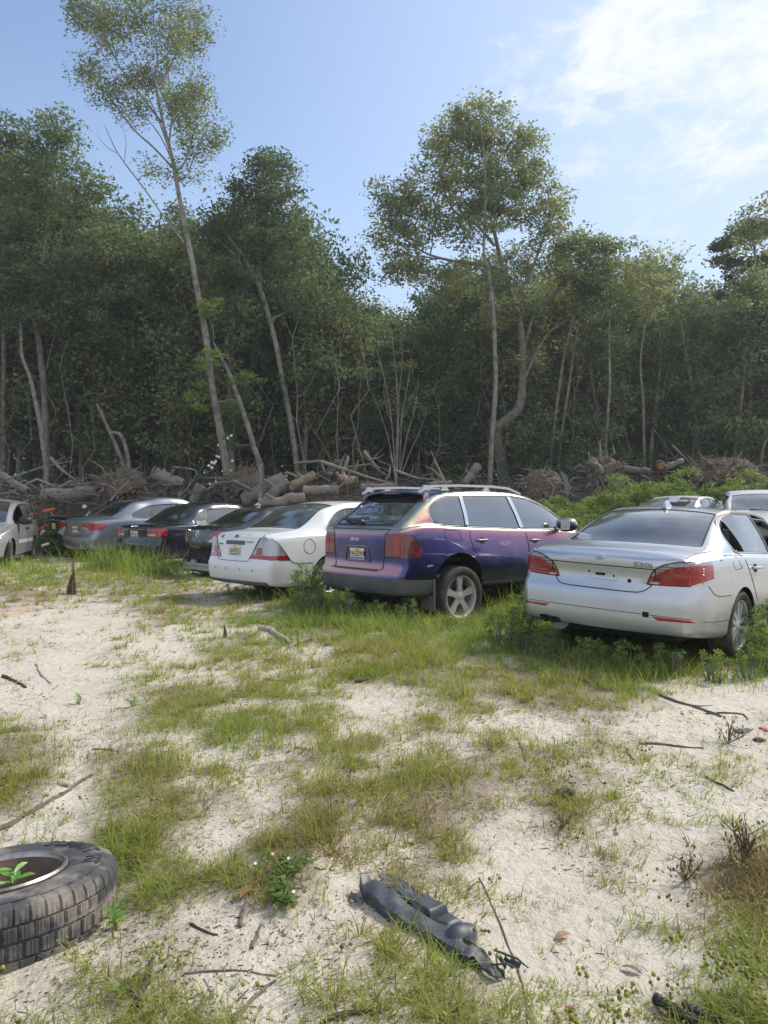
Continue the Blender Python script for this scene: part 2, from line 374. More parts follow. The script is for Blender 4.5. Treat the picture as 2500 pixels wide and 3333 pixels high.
    def cut(s, poly, ax, name, side=-1, lim=.18, rng_x=None):
        """score the panel along a polygon seen from ax and mark what lies inside as NAME"""
        bm = s.bm; i0, i1 = AX[ax]; w = 3 - i0 - i1
        if name not in s.tags: s.nt += 1; s.tags[name] = s.nt
        tg = s.tags[name]; xs_ = [p[0] for p in poly]; ys_ = [p[1] for p in poly]; bb = (min(xs_) - .01, max(xs_) + .01, min(ys_) - .01, max(ys_) + .01)
        sg = {'side': side, 'rear': -1, 'front': 1, 'top': 1}[ax]
        def ok(f):
            if f.normal[w] * sg < lim: return False
            c = f.calc_center_median()
            if ax == 'side' and c.y * side < 0: return False
            if rng_x and not (rng_x[0] < c.x < rng_x[1]): return False
            if ax == 'rear' and not rng_x and c.x > .9: return False
            if ax == 'front' and c.x < 1.2: return False
            return True
        def bbx(f):
            a = [v.co[i0] for v in f.verts]; b = [v.co[i1] for v in f.verts]; return min(a), max(a), min(b), max(b)
        def ov(q, r): return q[0] <= r[1] and q[1] >= r[0] and q[2] <= r[3] and q[3] >= r[2]
        cand = [f for f in bm.faces if ok(f) and ov(bbx(f), bb)]
        n = len(poly)
        for k in range(n):
            a, b = poly[k], poly[(k + 1) % n]; e = (b[0] - a[0], b[1] - a[1]); ln = math.hypot(*e)
            if ln < 1e-5: continue
            sb = (min(a[0], b[0]) - 1e-4, max(a[0], b[0]) + 1e-4, min(a[1], b[1]) - 1e-4, max(a[1], b[1]) + 1e-4)
            fs = [f for f in cand if f.is_valid and ov(bbx(f), sb)]
            if not fs: continue
            co = [0, 0, 0]; no = [0, 0, 0]; co[i0], co[i1] = a; no[i0], no[i1] = e[1] / ln, -e[0] / ln
            g = set(fs)
            for f in fs: g.update(f.edges); g.update(f.verts)
            r = bmesh.ops.bisect_plane(bm, geom=list(g), dist=1e-5, plane_co=co, plane_no=no)
            cs = set(f for f in cand if f.is_valid); cs.update(f for f in r['geom'] if isinstance(f, bmesh.types.BMFace)); cand = list(cs)
        for f in cand:
            if f.is_valid:
                c = f.calc_center_median()
                if inpoly((c[i0], c[i1]), poly): f[s.tl] = tg
        return s
    def finish(s, spec, body_name='body'):
        """spec: tag -> (part name, material, inward recess, parent part or None) or None to leave it open"""
        bm = s.bm; inv = {v: k for k, v in s.tags.items()}; out = {}
        ids = set(f[s.tl] for f in bm.faces)
        for t in sorted(ids):
            nm = inv.get(t, 'body')
            if t and nm not in spec: continue
            if t and spec[nm] is None: continue
            b2 = bm.copy(); l2 = b2.faces.layers.int['tag']
            bmesh.ops.delete(b2, geom=[f for f in b2.faces if f[l2] != t], context='FACES')
            b2.normal_update()
            if t and spec[nm][2]:
                d = spec[nm][2]; nv = {v: v.normal.copy() for v in b2.verts}
                for v in b2.verts: v.co -= nv[v] * d
            me = bpy.data.meshes.new(nm); b2.to_mesh(me); b2.free()
            pn, mt = (body_name, s.mat) if not t else spec[nm][:2]
            o = link(pn, me, mt, s.root); me.set_sharp_from_angle(angle=rad(42))
            out[nm] = o
        for nm, o in out.items():
            if nm != 'body' and spec[nm][3] and spec[nm][3] in out: o.parent = out[spec[nm][3]]
        s.out = out; bm.free(); return out
    def line(s, path, ax, side=-1, r=.004, lift=0.0, step=.05, mb=None, n=5):
        pts = []
        for k in range(len(path) - 1):
            a, b = Vector(path[k]), Vector(path[k + 1]); c = max(1, int((b - a).length / step))
            for j in range(c): pts.append(a.lerp(b, j / c))
        pts.append(Vector(path[-1])); P3 = []
        for p in pts:
            h, nn = s.cast(p, ax, side); P3.append(h + nn * lift)
        mb = mb or MB(); mb.tube(P3, r, n); return mb
    def plaque(s, p, ax, side=-1, tilt=None):
        """frame on the surface: local X to the viewer's right, Y up, Z outwards"""
        h, n = s.cast(p, ax, side); up = Vector((0, 0, 1)); x = up.cross(n).normalized(); y = n.cross(x)
        m = Matrix((x, y, n)).transposed().to_4x4(); m.translation = h + n * .003; return m
def text_mesh(txt, size, depth, M4, shear=0, space=1.0, bold=0.0):
    cu = bpy.data.curves.new('txt', 'FONT'); cu.body = txt; cu.size = size; cu.extrude = depth; cu.align_x = 'CENTER'; cu.align_y = 'CENTER'; cu.shear = shear; cu.space_character = space; cu.offset = bold; cu.resolution_u = 2
    o = bpy.data.objects.new('txt', cu); me = bpy.data.meshes.new_from_object(o)
    bpy.data.objects.remove(o); bpy.data.curves.remove(cu)
    me.transform(M4); return me
def lettering(name, txt, size, M4, material, parent, depth=.002, label=None, **kw):
    o = link(name, text_mesh(txt, size, depth, M4, **kw), material, parent, smooth=False)
    if label: o['label'] = label
    return o
def sx(v, M4): return M4 @ Vector(v)
def add_plate(car, p, number, ax='rear', w=.30, h=.15, cream=True, parent=None):
    m = car.plaque(p, ax); m.translation = m.translation + m.to_3x3() @ Vector((0, 0, .008))
    mb = MB(); mb.prism(rnd([(-w / 2, -h / 2), (w / 2, -h / 2), (w / 2, h / 2), (-w / 2, h / 2)], .012, 3), -.004, .002, m)
    pl = mb.build('licence_plate', M['plate_cream'], car.root)
    if cream:
        mb = MB(); mb.prism([(-w / 2 + .012, -h / 2 + .006), (w / 2 - .012, -h / 2 + .006), (w / 2 - .012, -h / 2 + .034), (-w / 2 + .012, -h / 2 + .034)], .0022, .0034, m); mb.build('blue_band', M['plate_blue'], pl)
        lettering('plate_state', 'ALABAMA', .022, m @ Matrix.Translation((0, h / 2 - .02, .003)), M['ink'], pl, .0005)
    lettering('plate_number', number, .098 * w / .3, m @ Matrix.Translation((0, .0, .003)) @ Matrix.Scale(.78, 4, (1, 0, 0)), M['ink'], pl, .0006, bold=.0015)
    return pl
def wheel(car, x, side, r, rim_r, w, ycen, zc, style='five', material=None, camber=0, steer=0):
    """part wheel (rim with spokes) > tyre, brake_disc; axis along the car's Y, outer face towards side"""
    Mw = Matrix.Translation((x, ycen * side, zc)) @ Matrix.Rotation(steer, 4, 'Z') @ Matrix.Rotation(-side * math.pi / 2, 4, 'X')   # local +Z -> outwards
    if side < 0: pass
    h = w / 2; rm = MB()
    rm.lathe([(rim_r * .93, -h * .8), (rim_r * .93, h * .55), (rim_r * .97, h * .8), (rim_r * 1.02, h * .86), (rim_r * 1.02, h * .80)], 36, Mw)
    if style == 'five':
        for k in range(5):
            a = 2 * math.pi * k / 5 + .3; R_ = Mw @ Matrix.Rotation(a, 4, 'Z')
            rm.prism([(rim_r * .12, -rim_r * .17), (rim_r * .5, -rim_r * .13), (rim_r * .97, -rim_r * .21), (rim_r * .97, rim_r * .21), (rim_r * .5, rim_r * .13), (rim_r * .12, rim_r * .17)], h * .38, h * .62, R_)
        rm.lathe([(0, h * .68), (rim_r * .14, h * .67), (rim_r * .22, h * .62), (rim_r * .24, h * .3)], 20, Mw)
    elif style == 'star':
        for k in range(5):
            for e in (-1, 1):
                a = 2 * math.pi * k / 5; R_ = Mw @ Matrix.Rotation(a, 4, 'Z')
                rm.prism([(rim_r * .15, e * rim_r * .02), (rim_r * .97, e * rim_r * .10), (rim_r * .97, e * rim_r * .30), (rim_r * .2, e * rim_r * .16)][::e], h * .45, h * .66, R_)
        rm.lathe([(0, h * .72), (rim_r * .16, h * .7), (rim_r * .26, h * .62), (rim_r * .27, h * .3)], 20, Mw)
    elif style == 'multi':
        for k in range(10):
            R_ = Mw @ Matrix.Rotation(2 * math.pi * k / 10, 4, 'Z')
            rm.prism([(rim_r * .12, -rim_r * .06), (rim_r * .97, -rim_r * .07), (rim_r * .97, rim_r * .07), (rim_r * .12, rim_r * .06)], h * .4, h * .6, R_)
        rm.lathe([(0, h * .66), (rim_r * .18, h * .64), (rim_r * .25, h * .55), (rim_r * .26, h * .3)], 20, Mw)
    rim = rm.build('wheel', material or M['alloy'], car.root, smooth=True)
    ty = MB(); sw = r - rim_r
    ty.lathe([(rim_r, -h * .78), (rim_r + sw * .3, -h * .98), (rim_r + sw * .7, -h), (r - .02, -h * .93), (r - .004, -h * .8), (r, -h * .45), (r - .007, -h * .42), (r - .007, -h * .38), (r, -h * .35), (r, -.012), (r - .007, -.009), (r - .007, .009), (r, .012), (r, h * .35), (r - .007, h * .38), (r - .007, h * .42), (r, h * .45), (r - .004, h * .8), (r - .02, h * .93), (rim_r + sw * .7, h), (rim_r + sw * .3, h * .98), (rim_r, h * .78)], 48, Mw)
    ty.build('tyre', M['rubber'], rim, smooth=True)
    bd = MB(); bd.lathe([(0, -h * .1), (rim_r * .72, -h * .1), (rim_r * .72, 0), (rim_r * .4, .005), (0, .005)], 28, Mw); bd.lathe([(rim_r * .72, -h * .3), (rim_r * .93, -h * .3), (rim_r * .93, -h * .34), (0, -h * .34)], 28, Mw)
    bd.build('brake_disc', M['steel'], rim, smooth=True)
    return rim
def well(car, x, rr, side, y0, y1, zc, a=(-12, 192)):
    """dark wheel housing behind an arch"""
    mb = MB(); n = 16; vs = []; fs = []
    for k in range(n + 1):
        t = rad(a[0] + (a[1] - a[0]) * k / n); cx, cz = x + rr * math.cos(t), zc + rr * math.sin(t)
        vs += [(cx, side * y1, cz), (cx, side * y0, cz)]
    for k in range(n): fs.append((2 * k, 2 * k + 1, 2 * k + 3, 2 * k + 2))
    vs.append((x, side * y0, zc)); c = len(vs) - 1
    for k in range(n): fs.append((2 * k + 1, c, 2 * k + 3))
    mb.add(vs, fs); return mb
def arch_poly(x, zc, rr, zlow, n=18, flare=1.0):
    p = [(x + rr * math.cos(t), zc + rr * flare * math.sin(t)) for t in [math.pi * k / n for k in range(n + 1)]]
    return [(x + rr, zlow)] + p + [(x - rr, zlow)]
def cabin(car, x0, x1, hw, zf, seats=True, shelf=None, material=None, headrest=True):
    """floor, seats, dash, shelf and wheel in one trimmed interior part"""
    mb = MB(); mb.box(((x0 + x1) / 2, 0, zf), (x1 - x0, hw * 2, .05))
    mb.box((x1 - .25, 0, zf + .42), (.40, hw * 1.9, .30))                      # dash
    if shelf: mb.box((shelf[0], 0, shelf[1]), (.5, hw * 1.55, .03))
    if seats:
        for sx_, ys in ((x0 + (x1 - x0) * .60, (-.36, .36)), (x0 + (x1 - x0) * .22, (-.36, .36))):
            for y in ys:
                R_ = Matrix.Translation((sx_, y, zf + .30)) @ Matrix.Rotation(rad(-14), 4, 'Y')
                mb.prism(rnd([(-.06, -.24), (.07, -.24), (.07, .24), (-.06, .24)], .05, 3), -.05, .52, R_)
                if headrest: mb.prism(rnd([(-.045, -.12), (.045, -.12), (.045, .12), (-.045, .12)], .04, 3), .55, .72, R_)
                mb.box((sx_ + .26, y, zf + .24), (.50, .48, .14))
    o = mb.build('interior', material or M['seat_tan'], car.root, bevel=.015)
    st = MB(); Rw = Matrix.Translation((x1 - .62, .36, zf + .55)) @ Matrix.Rotation(rad(65), 4, 'Y'); st.tube([Rw @ Vector((.185 * math.cos(a), .185 * math.sin(a), 0)) for a in [2 * math.pi * k / 20 for k in range(21)]], .014, 6, False)
    st.box((0, 0, 0), (.34, .05, .02), Rw); st.box((0, 0, .0), (.05, .3, .02), Rw); st.build('steering_wheel', M['black_trim'], o)
    return o
def underbody(car, x0, x1, hw, z0, z1):
    mb = MB(); mb.box(((x0 + x1) / 2, 0, (z0 + z1) / 2), (x1 - x0, hw * 2, z1 - z0)); return mb.build('underbody', M['under'], car.root)
def handle(car, x, z, side=-1, material=None, w=.17):
    p0, n = car.cast((x, z), 'side', side); mb = MB()
    mb.tube([p0 + Vector((-w / 2, 0, 0)) + n * .004, p0 + Vector((-w * .38, 0, 0)) + n * .030, p0 + Vector((w * .38, 0, 0)) + n * .034, p0 + Vector((w / 2, 0, 0)) + n * .006], [.010, .016, .016, .010], 8)
    o = mb.build('door_handle', material or car.mat, car.root, smooth=True)
    rc = MB(); m = car.plaque((x, z - .004), 'side', side); rc.prism([(.055 * math.cos(a), .042 * math.sin(a)) for a in [2 * math.pi * k / 18 for k in range(18)]], -.002, .0015, m)
    rc.build('handle_recess', M['gap'], o); return o
def mirror(car, x, z, side, material, y=None, size=1.0, dark=None):
    p0, n = car.cast((x, z), 'side', side); y0 = p0.y; mb = MB(); c = Vector((x - .02, y0 + side * .17 * size, z + .05))
    vs = []; 
    prof = [(-.075, .55), (-.06, .82), (-.02, 1.0), (.04, .93), (.085, .6), (.10, .25)]
    ring = 16; fs = []
    for i, (dx, k) in enumerate(prof):
        for j in range(ring):
            a = 2 * math.pi * j / ring; ex = abs(math.cos(a))**.75 * math.copysign(1, math.cos(a)); ez = abs(math.sin(a))**.75 * math.copysign(1, math.sin(a))
            vs.append(c + Vector((dx * size + .02 * ex * side, .125 * size * k * ex, .085 * size * k * ez)))
    for i in range(len(prof) - 1):
        for j in range(ring): fs.append((i * ring + j, i * ring + (j + 1) % ring, (i + 1) * ring + (j + 1) % ring, (i + 1) * ring + j))
    fs.append(tuple(range(ring))[::-1]); fs.append(tuple((len(prof) - 1) * ring + j for j in range(ring)))
    mb.add(vs, fs); o = mb.build('wing_mirror', material, car.root, smooth=True)
    st = MB(); st.tube([Vector((x, y0 - side * .02, z - .01)), c + Vector((.02, -side * .06, -.04))], [.035, .03], 8); st.build('mirror_stem', dark or M['black_trim'], o, smooth=True)
    gl = MB(); gl.prism(rnd([(-.1 * size, -.06 * size), (.1 * size, -.06 * size), (.1 * size, .06 * size), (-.1 * size, .06 * size)], .03, 3), 0, .004, Matrix.Translation(c + Vector((-.078 * size, 0, 0))) @ Matrix(((0, 0, -1, 0), (-1, 0, 0, 0), (0, 1, 0, 0), (0, 0, 0, 1)))); gl.build('mirror_glass', M['chrome'], o)
    return o
def car_matrix(fwd, up, loc):
    f_ = Vector(fwd).normalized(); u = Vector(up); u = (u - f_ * u.dot(f_)).normalized(); l = u.cross(f_)
    m = Matrix((f_, l, u)).transposed().to_4x4(); m.translation = Vector(loc); return m
def yaw_matrix(deg, loc, pitch=0, roll=0):
    a = rad(deg); return Matrix.Translation(loc) @ Matrix.Rotation(math.pi / 2 - a, 4, 'Z') @ Matrix.Rotation(rad(-pitch), 4, 'Y') @ Matrix.Rotation(rad(roll), 4, 'X')
# ================================================================ GROUND
_gr = np.random.default_rng(3).random((256, 256))
def vn(x, y):
    xi = np.floor(x).astype(int); yi = np.floor(y).astype(int); fx = x - xi; fy = y - yi; fx = fx * fx * (3 - 2 * fx); fy = fy * fy * (3 - 2 * fy)
    g = lambda a, b: _gr[a & 255, b & 255]
    return (g(xi, yi) * (1 - fx) + g(xi + 1, yi) * fx) * (1 - fy) + (g(xi, yi + 1) * (1 - fx) + g(xi + 1, yi + 1) * fx) * fy
def fbm(x, y, o=4):
    s = 0; a = .5
    for k in range(o): s = s + a * vn(x * 2**k + 17.3 * k, y * 2**k + 9.1 * k); a *= .5
    return s
# how grassy the yard is, on a coarse plan (rows run from the cars to the viewer's feet, columns left to right)
GM = ["1287434777888888", "8786456788999999", "4227468888999999", "1015368888889999", "3140563887778887", "0034366676677820", "1126665125456310",
      "4225667325334233", "6356267766543222", "7267745786554222", "5167614887353222", "2377136886352323", "2275277545214134", "1145785054103157",
      "0056263253100136", "0045111251000424", "1044113662000024", "2335214554000033", "1444104555200045", "2444313445310045"]
GMA = np.array([[int(c) for c in r] for r in GM], float) / 9
def clampi(a, n): return np.clip(a, 0, n - 1)
def grassy(x, y):
    x = np.asarray(x, float); y = np.maximum(np.asarray(y, float), .3)
    u = (1250 + F * x / y) * .6636; v = (1666.5 + F * CAMZ / y) * .6636
    u = u + (vn(x * 3, y * 3) - .5) * 50; v = v + (vn(x * 3 + 40, y * 3) - .5) * 44
    cx = (u - 52) / 104; cy = (v - 1206) / 52; fx = np.floor(cx); fy = np.floor(cy); tx = cx - fx; ty = cy - fy
    g = lambda a, b: GMA[clampi(a.astype(int), 20), clampi(b.astype(int), 16)]
    m = (g(fy, fx) * (1 - tx) + g(fy, fx + 1) * tx) * (1 - ty) + (g(fy + 1, fx) * (1 - tx) + g(fy + 1, fx + 1) * tx) * ty
    out = (u < -40) | (u > 1700) | (v > 2260); m = np.where(out, .45 * fbm(x * .8, y * .8) * 2, m)
    m = np.where(v < 1180, np.clip(.25 + (x > 1.5) * .5, 0, 1), m)
    return m
def sst(a, b, x): t = np.clip((x - a) / (b - a), 0, 1); return t * t * (3 - 2 * t)
def gh(x, y):
    x = np.asarray(x, float); y = np.asarray(y, float)
    h = .38 * sst(12, 16.5, y) * sst(1.6, 5, x) + .10 * (fbm(x * .35, y * .35, 3) - .45)
    h = h - .12 * np.exp(-(((x - .75) / .9)**2 + ((y - 10.15) / 1.0)**2)) - .05 * sst(5.5, 7, y) * np.exp(-((x - 2.9) / 2.2)**2)
    m = grassy(x, y); near = np.clip(12 / np.maximum(y, 1), 0, 1)
    h = h + near * (.045 * (m - .4) + .05 * (fbm(x * 2.2, y * 2.2, 3) - .45) + .012 * (fbm(x * 9, y * 9, 2) - .35))
    return h + .25 * sst(22, 30, y)
def G(x, y): return float(gh(np.array([x]), np.array([y]))[0])
def ax_(a): return np.unique(np.round(np.concatenate(a), 4))
gx = ax_([np.arange(-2.7, 2.7, .045), np.arange(-9, 9.1, .14), np.arange(-30, 30, 1.0), np.array([-400, -200, -100, -60, -45, 45, 60, 100, 200, 400])])
gy = ax_([np.arange(1.4, 5.2, .045), np.arange(5.2, 15, .12), np.arange(15, 34, .6), np.arange(-8, 1.4, .5), np.array([-400, -150, -60, -20, 38, 45, 60, 100, 200, 500, 900])])
XX, YY = np.meshgrid(gx, gy); ZZ = gh(XX, YY); far = sst(30, 60, np.hypot(XX, YY)); ZZ = ZZ * (1 - far) + .1 * far
nxg, nyg = len(gx), len(gy)
idx = np.arange(nxg * nyg).reshape(nyg, nxg); Fq = np.stack([idx[:-1, :-1], idx[:-1, 1:], idx[1:, 1:], idx[1:, :-1]], -1).reshape(-1, 4)
mm_ = grassy(XX, YY)
LIT = np.clip(.25 + 1.0 * mm_ - .55 * (fbm(XX * 1.3 + 5, YY * 1.3) < .40), 0, 1) * 1.0
LIT = np.where(YY > 23, 1.0, LIT)
me = mesh_np('ground', np.stack([XX, YY, ZZ], -1).reshape(-1, 3), Fq, {'litter': LIT.ravel()})
def ground_mat():
    m = bpy.data.materials.new('sand'); m.use_nodes = True; t = m.node_tree; b = t.nodes['Principled BSDF']; b.inputs['Roughness'].default_value = .95; b.inputs['Specular IOR Level'].default_value = .15
    g = N(t, 'ShaderNodeNewGeometry')
    def noise(sc, det=6, ro=.6, dist=0):
        n = N(t, 'ShaderNodeTexNoise'); n.inputs['Scale'].default_value = sc; n.inputs['Detail'].default_value = det; n.inputs['Roughness'].default_value = ro; n.inputs['Distortion'].default_value = dist; L(t, g, 'Position', n, 'Vector'); return n
    def rng_(n, a, b_, c=0, d=1, out='Fac'):
        r = N(t, 'ShaderNodeMapRange', interpolation_type='SMOOTHSTEP'); r.inputs['From Min'].default_value = a; r.inputs['From Max'].default_value = b_; r.inputs['To Min'].default_value = c; r.inputs['To Max'].default_value = d; L(t, n, out, r, 'Value'); return r
    def mix(a, col, f, fo='Result'):
        x = N(t, 'ShaderNodeMix', data_type='RGBA'); x.inputs[7].default_value = (*col, 1)
        if isinstance(a, tuple): x.inputs[6].default_value = (*a, 1)
        else: L(t, a, 2, x, 6)
        L(t, f, fo, x, 0); return x
    c = mix(SAND, SAND2, rng_(noise(.9, 5), .35, .65)); c = mix(c, (.50, .355, .235), rng_(noise(.33, 4, .6, .6), .56, .72, 0, .6))
    c = mix(c, (.60, .535, .45), rng_(noise(3.1, 6), .5, .7, 0, .6))
    at = N(t, 'ShaderNodeAttribute', attribute_name='litter')
    n1 = noise(2.4, 9, .72); n2 = noise(34, 5, .75)
    s1 = N(t, 'ShaderNodeMath', operation='MULTIPLY_ADD'); s1.inputs[1].default_value = .75; L(t, at, 'Fac', s1, 0); L(t, n1, 'Fac', s1, 2)
    s2 = N(t, 'ShaderNodeMath', operation='MULTIPLY_ADD'); s2.inputs[1].default_value = .55; L(t, n2, 'Fac', s2, 0); L(t, s1, 0, s2, 2)
    c = mix(c, (.235, .19, .145), rng_(s2, 1.08, 1.52, 0, .85, 0))
    n3 = noise(120, 3, .7); c = mix(c, (.30, .25, .19), rng_(n3, .60, .72, 0, .45)); n4 = noise(16, 4, .7); s4 = N(t, 'ShaderNodeMath', operation='MULTIPLY'); L(t, rng_(n4, .58, .70), 'Result', s4, 0); L(t, at, 'Fac', s4, 1); c = mix(c, (.11, .085, .065), s4, 0)
    L(t, c, 2, b, 'Base Color')
    bn = noise(75, 6, .7); bn2 = noise(11, 6, .65)
    bp = N(t, 'ShaderNodeBump'); bp.inputs['Strength'].default_value = .55; bp.inputs['Distance'].default_value = .009; L(t, bn, 'Fac', bp, 'Height')
    bp2 = N(t, 'ShaderNodeBump'); bp2.inputs['Strength'].default_value = .8; bp2.inputs['Distance'].default_value = .05; L(t, bn2, 'Fac', bp2, 'Height'); L(t, bp, 0, bp2, 'Normal'); L(t, bp2, 0, b, 'Normal')
    return m
SAND, SAND2 = (.53, .472, .395), (.585, .538, .462)
tag(link('ground', me, ground_mat()), kind='structure')
# ---------------------------------------------------------------- leaf and blade materials
def leafy(name, stops, attr='tone', trans=.35, rough=.55, spec=.25, vary=False):
    m = bpy.data.materials.new(name); m.use_nodes = True; t = m.node_tree; t.nodes.clear(); o = N(t, 'ShaderNodeOutputMaterial')
    a = N(t, 'ShaderNodeAttribute', attribute_name=attr); r = N(t, 'ShaderNodeValToRGB'); e = r.color_ramp.elements
    e[0].position, e[0].color = stops[0][0], (*stops[0][1], 1); e[1].position, e[1].color = stops[-1][0], (*stops[-1][1], 1)
    for p_, c_ in stops[1:-1]:
        q = e.new(p_); q.color = (*c_, 1)
    L(t, a, 'Fac', r, 'Fac')
    if vary:
        oi = N(t, 'ShaderNodeObjectInfo'); mr = N(t, 'ShaderNodeMapRange'); mr.inputs['To Min'].default_value = .68; mr.inputs['To Max'].default_value = 1.45; L(t, oi, 'Random', mr, 'Value'); hv = N(t, 'ShaderNodeHueSaturation'); L(t, mr, 'Result', hv, 'Value'); L(t, r, 'Color', hv, 'Color')
        mh = N(t, 'ShaderNodeMapRange'); mh.inputs['To Min'].default_value = .522; mh.inputs['To Max'].default_value = .462; L(t, oi, 'Random', mh, 'Value'); L(t, mh, 'Result', hv, 'Hue'); r = hv
    p = N(t, 'ShaderNodeBsdfPrincipled'); p.inputs['Roughness'].default_value = rough; p.inputs['Specular IOR Level'].default_value = spec; L(t, r, 'Color', p, 'Base Color')
    if trans:
        tl = N(t, 'ShaderNodeBsdfTranslucent'); hs = N(t, 'ShaderNodeHueSaturation'); hs.inputs['Saturation'].default_value = 1.15; hs.inputs['Value'].default_value = 1.25; L(t, r, 'Color', hs, 'Color'); L(t, hs, 0, tl, 'Color')
        x = N(t, 'ShaderNodeMixShader'); x.inputs[0].default_value = trans; L(t, p, 0, x, 1); L(t, tl, 0, x, 2); L(t, x, 0, o, 'Surface')
    else: L(t, p, 0, o, 'Surface')
    return m
M['grass'] = leafy('grass_blade', [(0, (.22, .16, .085)), (.18, (.36, .30, .12)), (.34, (.36, .38, .09)), (.6, (.26, .345, .075)), (1, (.13, .215, .05))], trans=.5)
M['litter'] = leafy('dry_litter', [(0, (.035, .028, .022)), (.5, (.14, .105, .075)), (1, (.32, .26, .19))], trans=0, rough=.9)
M['leaf'] = leafy('tree_leaf', [(0, (.072, .108, .062)), (.5, (.128, .176, .084)), (.85, (.20, .235, .10)), (1, (.29, .295, .12))], trans=.45, vary=True)
M['leaf_light'] = leafy('bush_leaf', [(0, (.07, .12, .035)), (.5, (.15, .22, .06)), (1, (.26, .31, .09))], trans=.4)
M['leaf_bright'] = leafy('young_leaf', [(0, (.10, .22, .04)), (1, (.22, .40, .07))], trans=.3, rough=.35)
M['seed'] = leafy('seed_head', [(0, (.10, .075, .03)), (.5, (.22, .23, .05)), (1, (.30, .34, .08))], trans=.15)
M['bark'] = mat('grey_bark', (.12, .108, .092), .95, noise=(5, (.24, .225, .20), .42, .70), bump=(18, .9, .03))
M['bark_dark'] = mat('dark_bark', (.11, .10, .085), .95, noise=(6, (.14, .13, .11), .45, .75), bump=(14, .9, .03))
M['bark_pale'] = mat('pale_bark', (.25, .235, .21), .9, noise=(4.5, (.10, .09, .075), .42, .66), bump=(16, .7, .02))
M['deadwood'] = mat('weathered_wood', (.23, .21, .185), .95, noise=(4, (.11, .09, .075), .45, .75), bump=(22, 1, .02))
M['brush'] = leafy('dry_brush', [(0, (.055, .045, .038)), (.45, (.135, .118, .10)), (.8, (.235, .215, .19)), (1, (.36, .335, .30))], trans=0, rough=.95)
M['rootball'] = mat('root_soil', (.12, .085, .06), 1, noise=(3, (.20, .16, .12), .4, .7), bump=(9, 1, .06))
M['cutwood'] = mat('cut_wood', (.30, .235, .165), .9, noise=(5, (.16, .12, .09), .45, .7), bump=(25, .6, .01))
M['rot'] = mat('rotten_wood', (.075, .048, .032), 1, noise=(20, (.17, .11, .07), .45, .7), bump=(30, 1, .02))
# ---------------------------------------------------------------- grass
def rotz(v, a): c, s = np.cos(a), np.sin(a); return np.stack([v[..., 0] * c - v[..., 1] * s, v[..., 0] * s + v[..., 1] * c, v[..., 2]], -1)
def blades(px_, py_, pz_, h, w, lean, az, tone, seg=3):
    """bent tapering blades as quad strips"""
    n = len(px_); k = seg + 1; t = np.linspace(0, 1, k)[None, :]
    out = lean[:, None] * t**1.7 * h[:, None]; up = h[:, None] * (t - .25 * lean[:, None] * t**2)
    cx, cy = np.cos(az)[:, None], np.sin(az)[:, None]
    wid = (w[:, None] * (1 - t**1.5 * .92)) * .5; b = az + math.pi / 2 + rng.uniform(-.6, .6, n); bx, by = np.cos(b)[:, None], np.sin(b)[:, None]
    C = np.stack([px_[:, None] + out * cx, py_[:, None] + out * cy, pz_[:, None] + up], -1); Wd = np.stack([wid * bx, wid * by, 0 * wid], -1)
    V = np.stack([C - Wd, C + Wd], 2).reshape(n, 2 * k, 3)
    base = (np.arange(n) * 2 * k)[:, None]; Fs = []
    for i in range(seg): Fs.append(base + np.array([[2 * i, 2 * i + 1, 2 * i + 3, 2 * i + 2]]))
    Fa = np.stack(Fs, 1).reshape(-1, 4); return V.reshape(-1, 3), Fa, np.repeat(tone, 2 * k)
def cat(lst):
    V, Fa, T = [], [], []; o = 0
    for v, f, t in lst: V.append(v); Fa.append(f + o); T.append(t); o += len(v)
    return np.concatenate(V), np.concatenate(Fa), np.concatenate(T)
def sample_ground(n, power, vmin=1150, vmax=2420, umin=-380, umax=2040):
    """points on the yard; power > 0 puts more of them far off"""
    v = rng.uniform(vmin, vmax, n * 3); u = rng.uniform(umin, umax, n * 3); d = F * CAMZ / (v / .6636 - 1666.5); w = d**power; k = rng.random(n * 3) < w / np.quantile(w, .97); u, v, d = u[k][:n], v[k][:n], d[k][:n]
    return (u / .6636 - 1250) / F * d, d
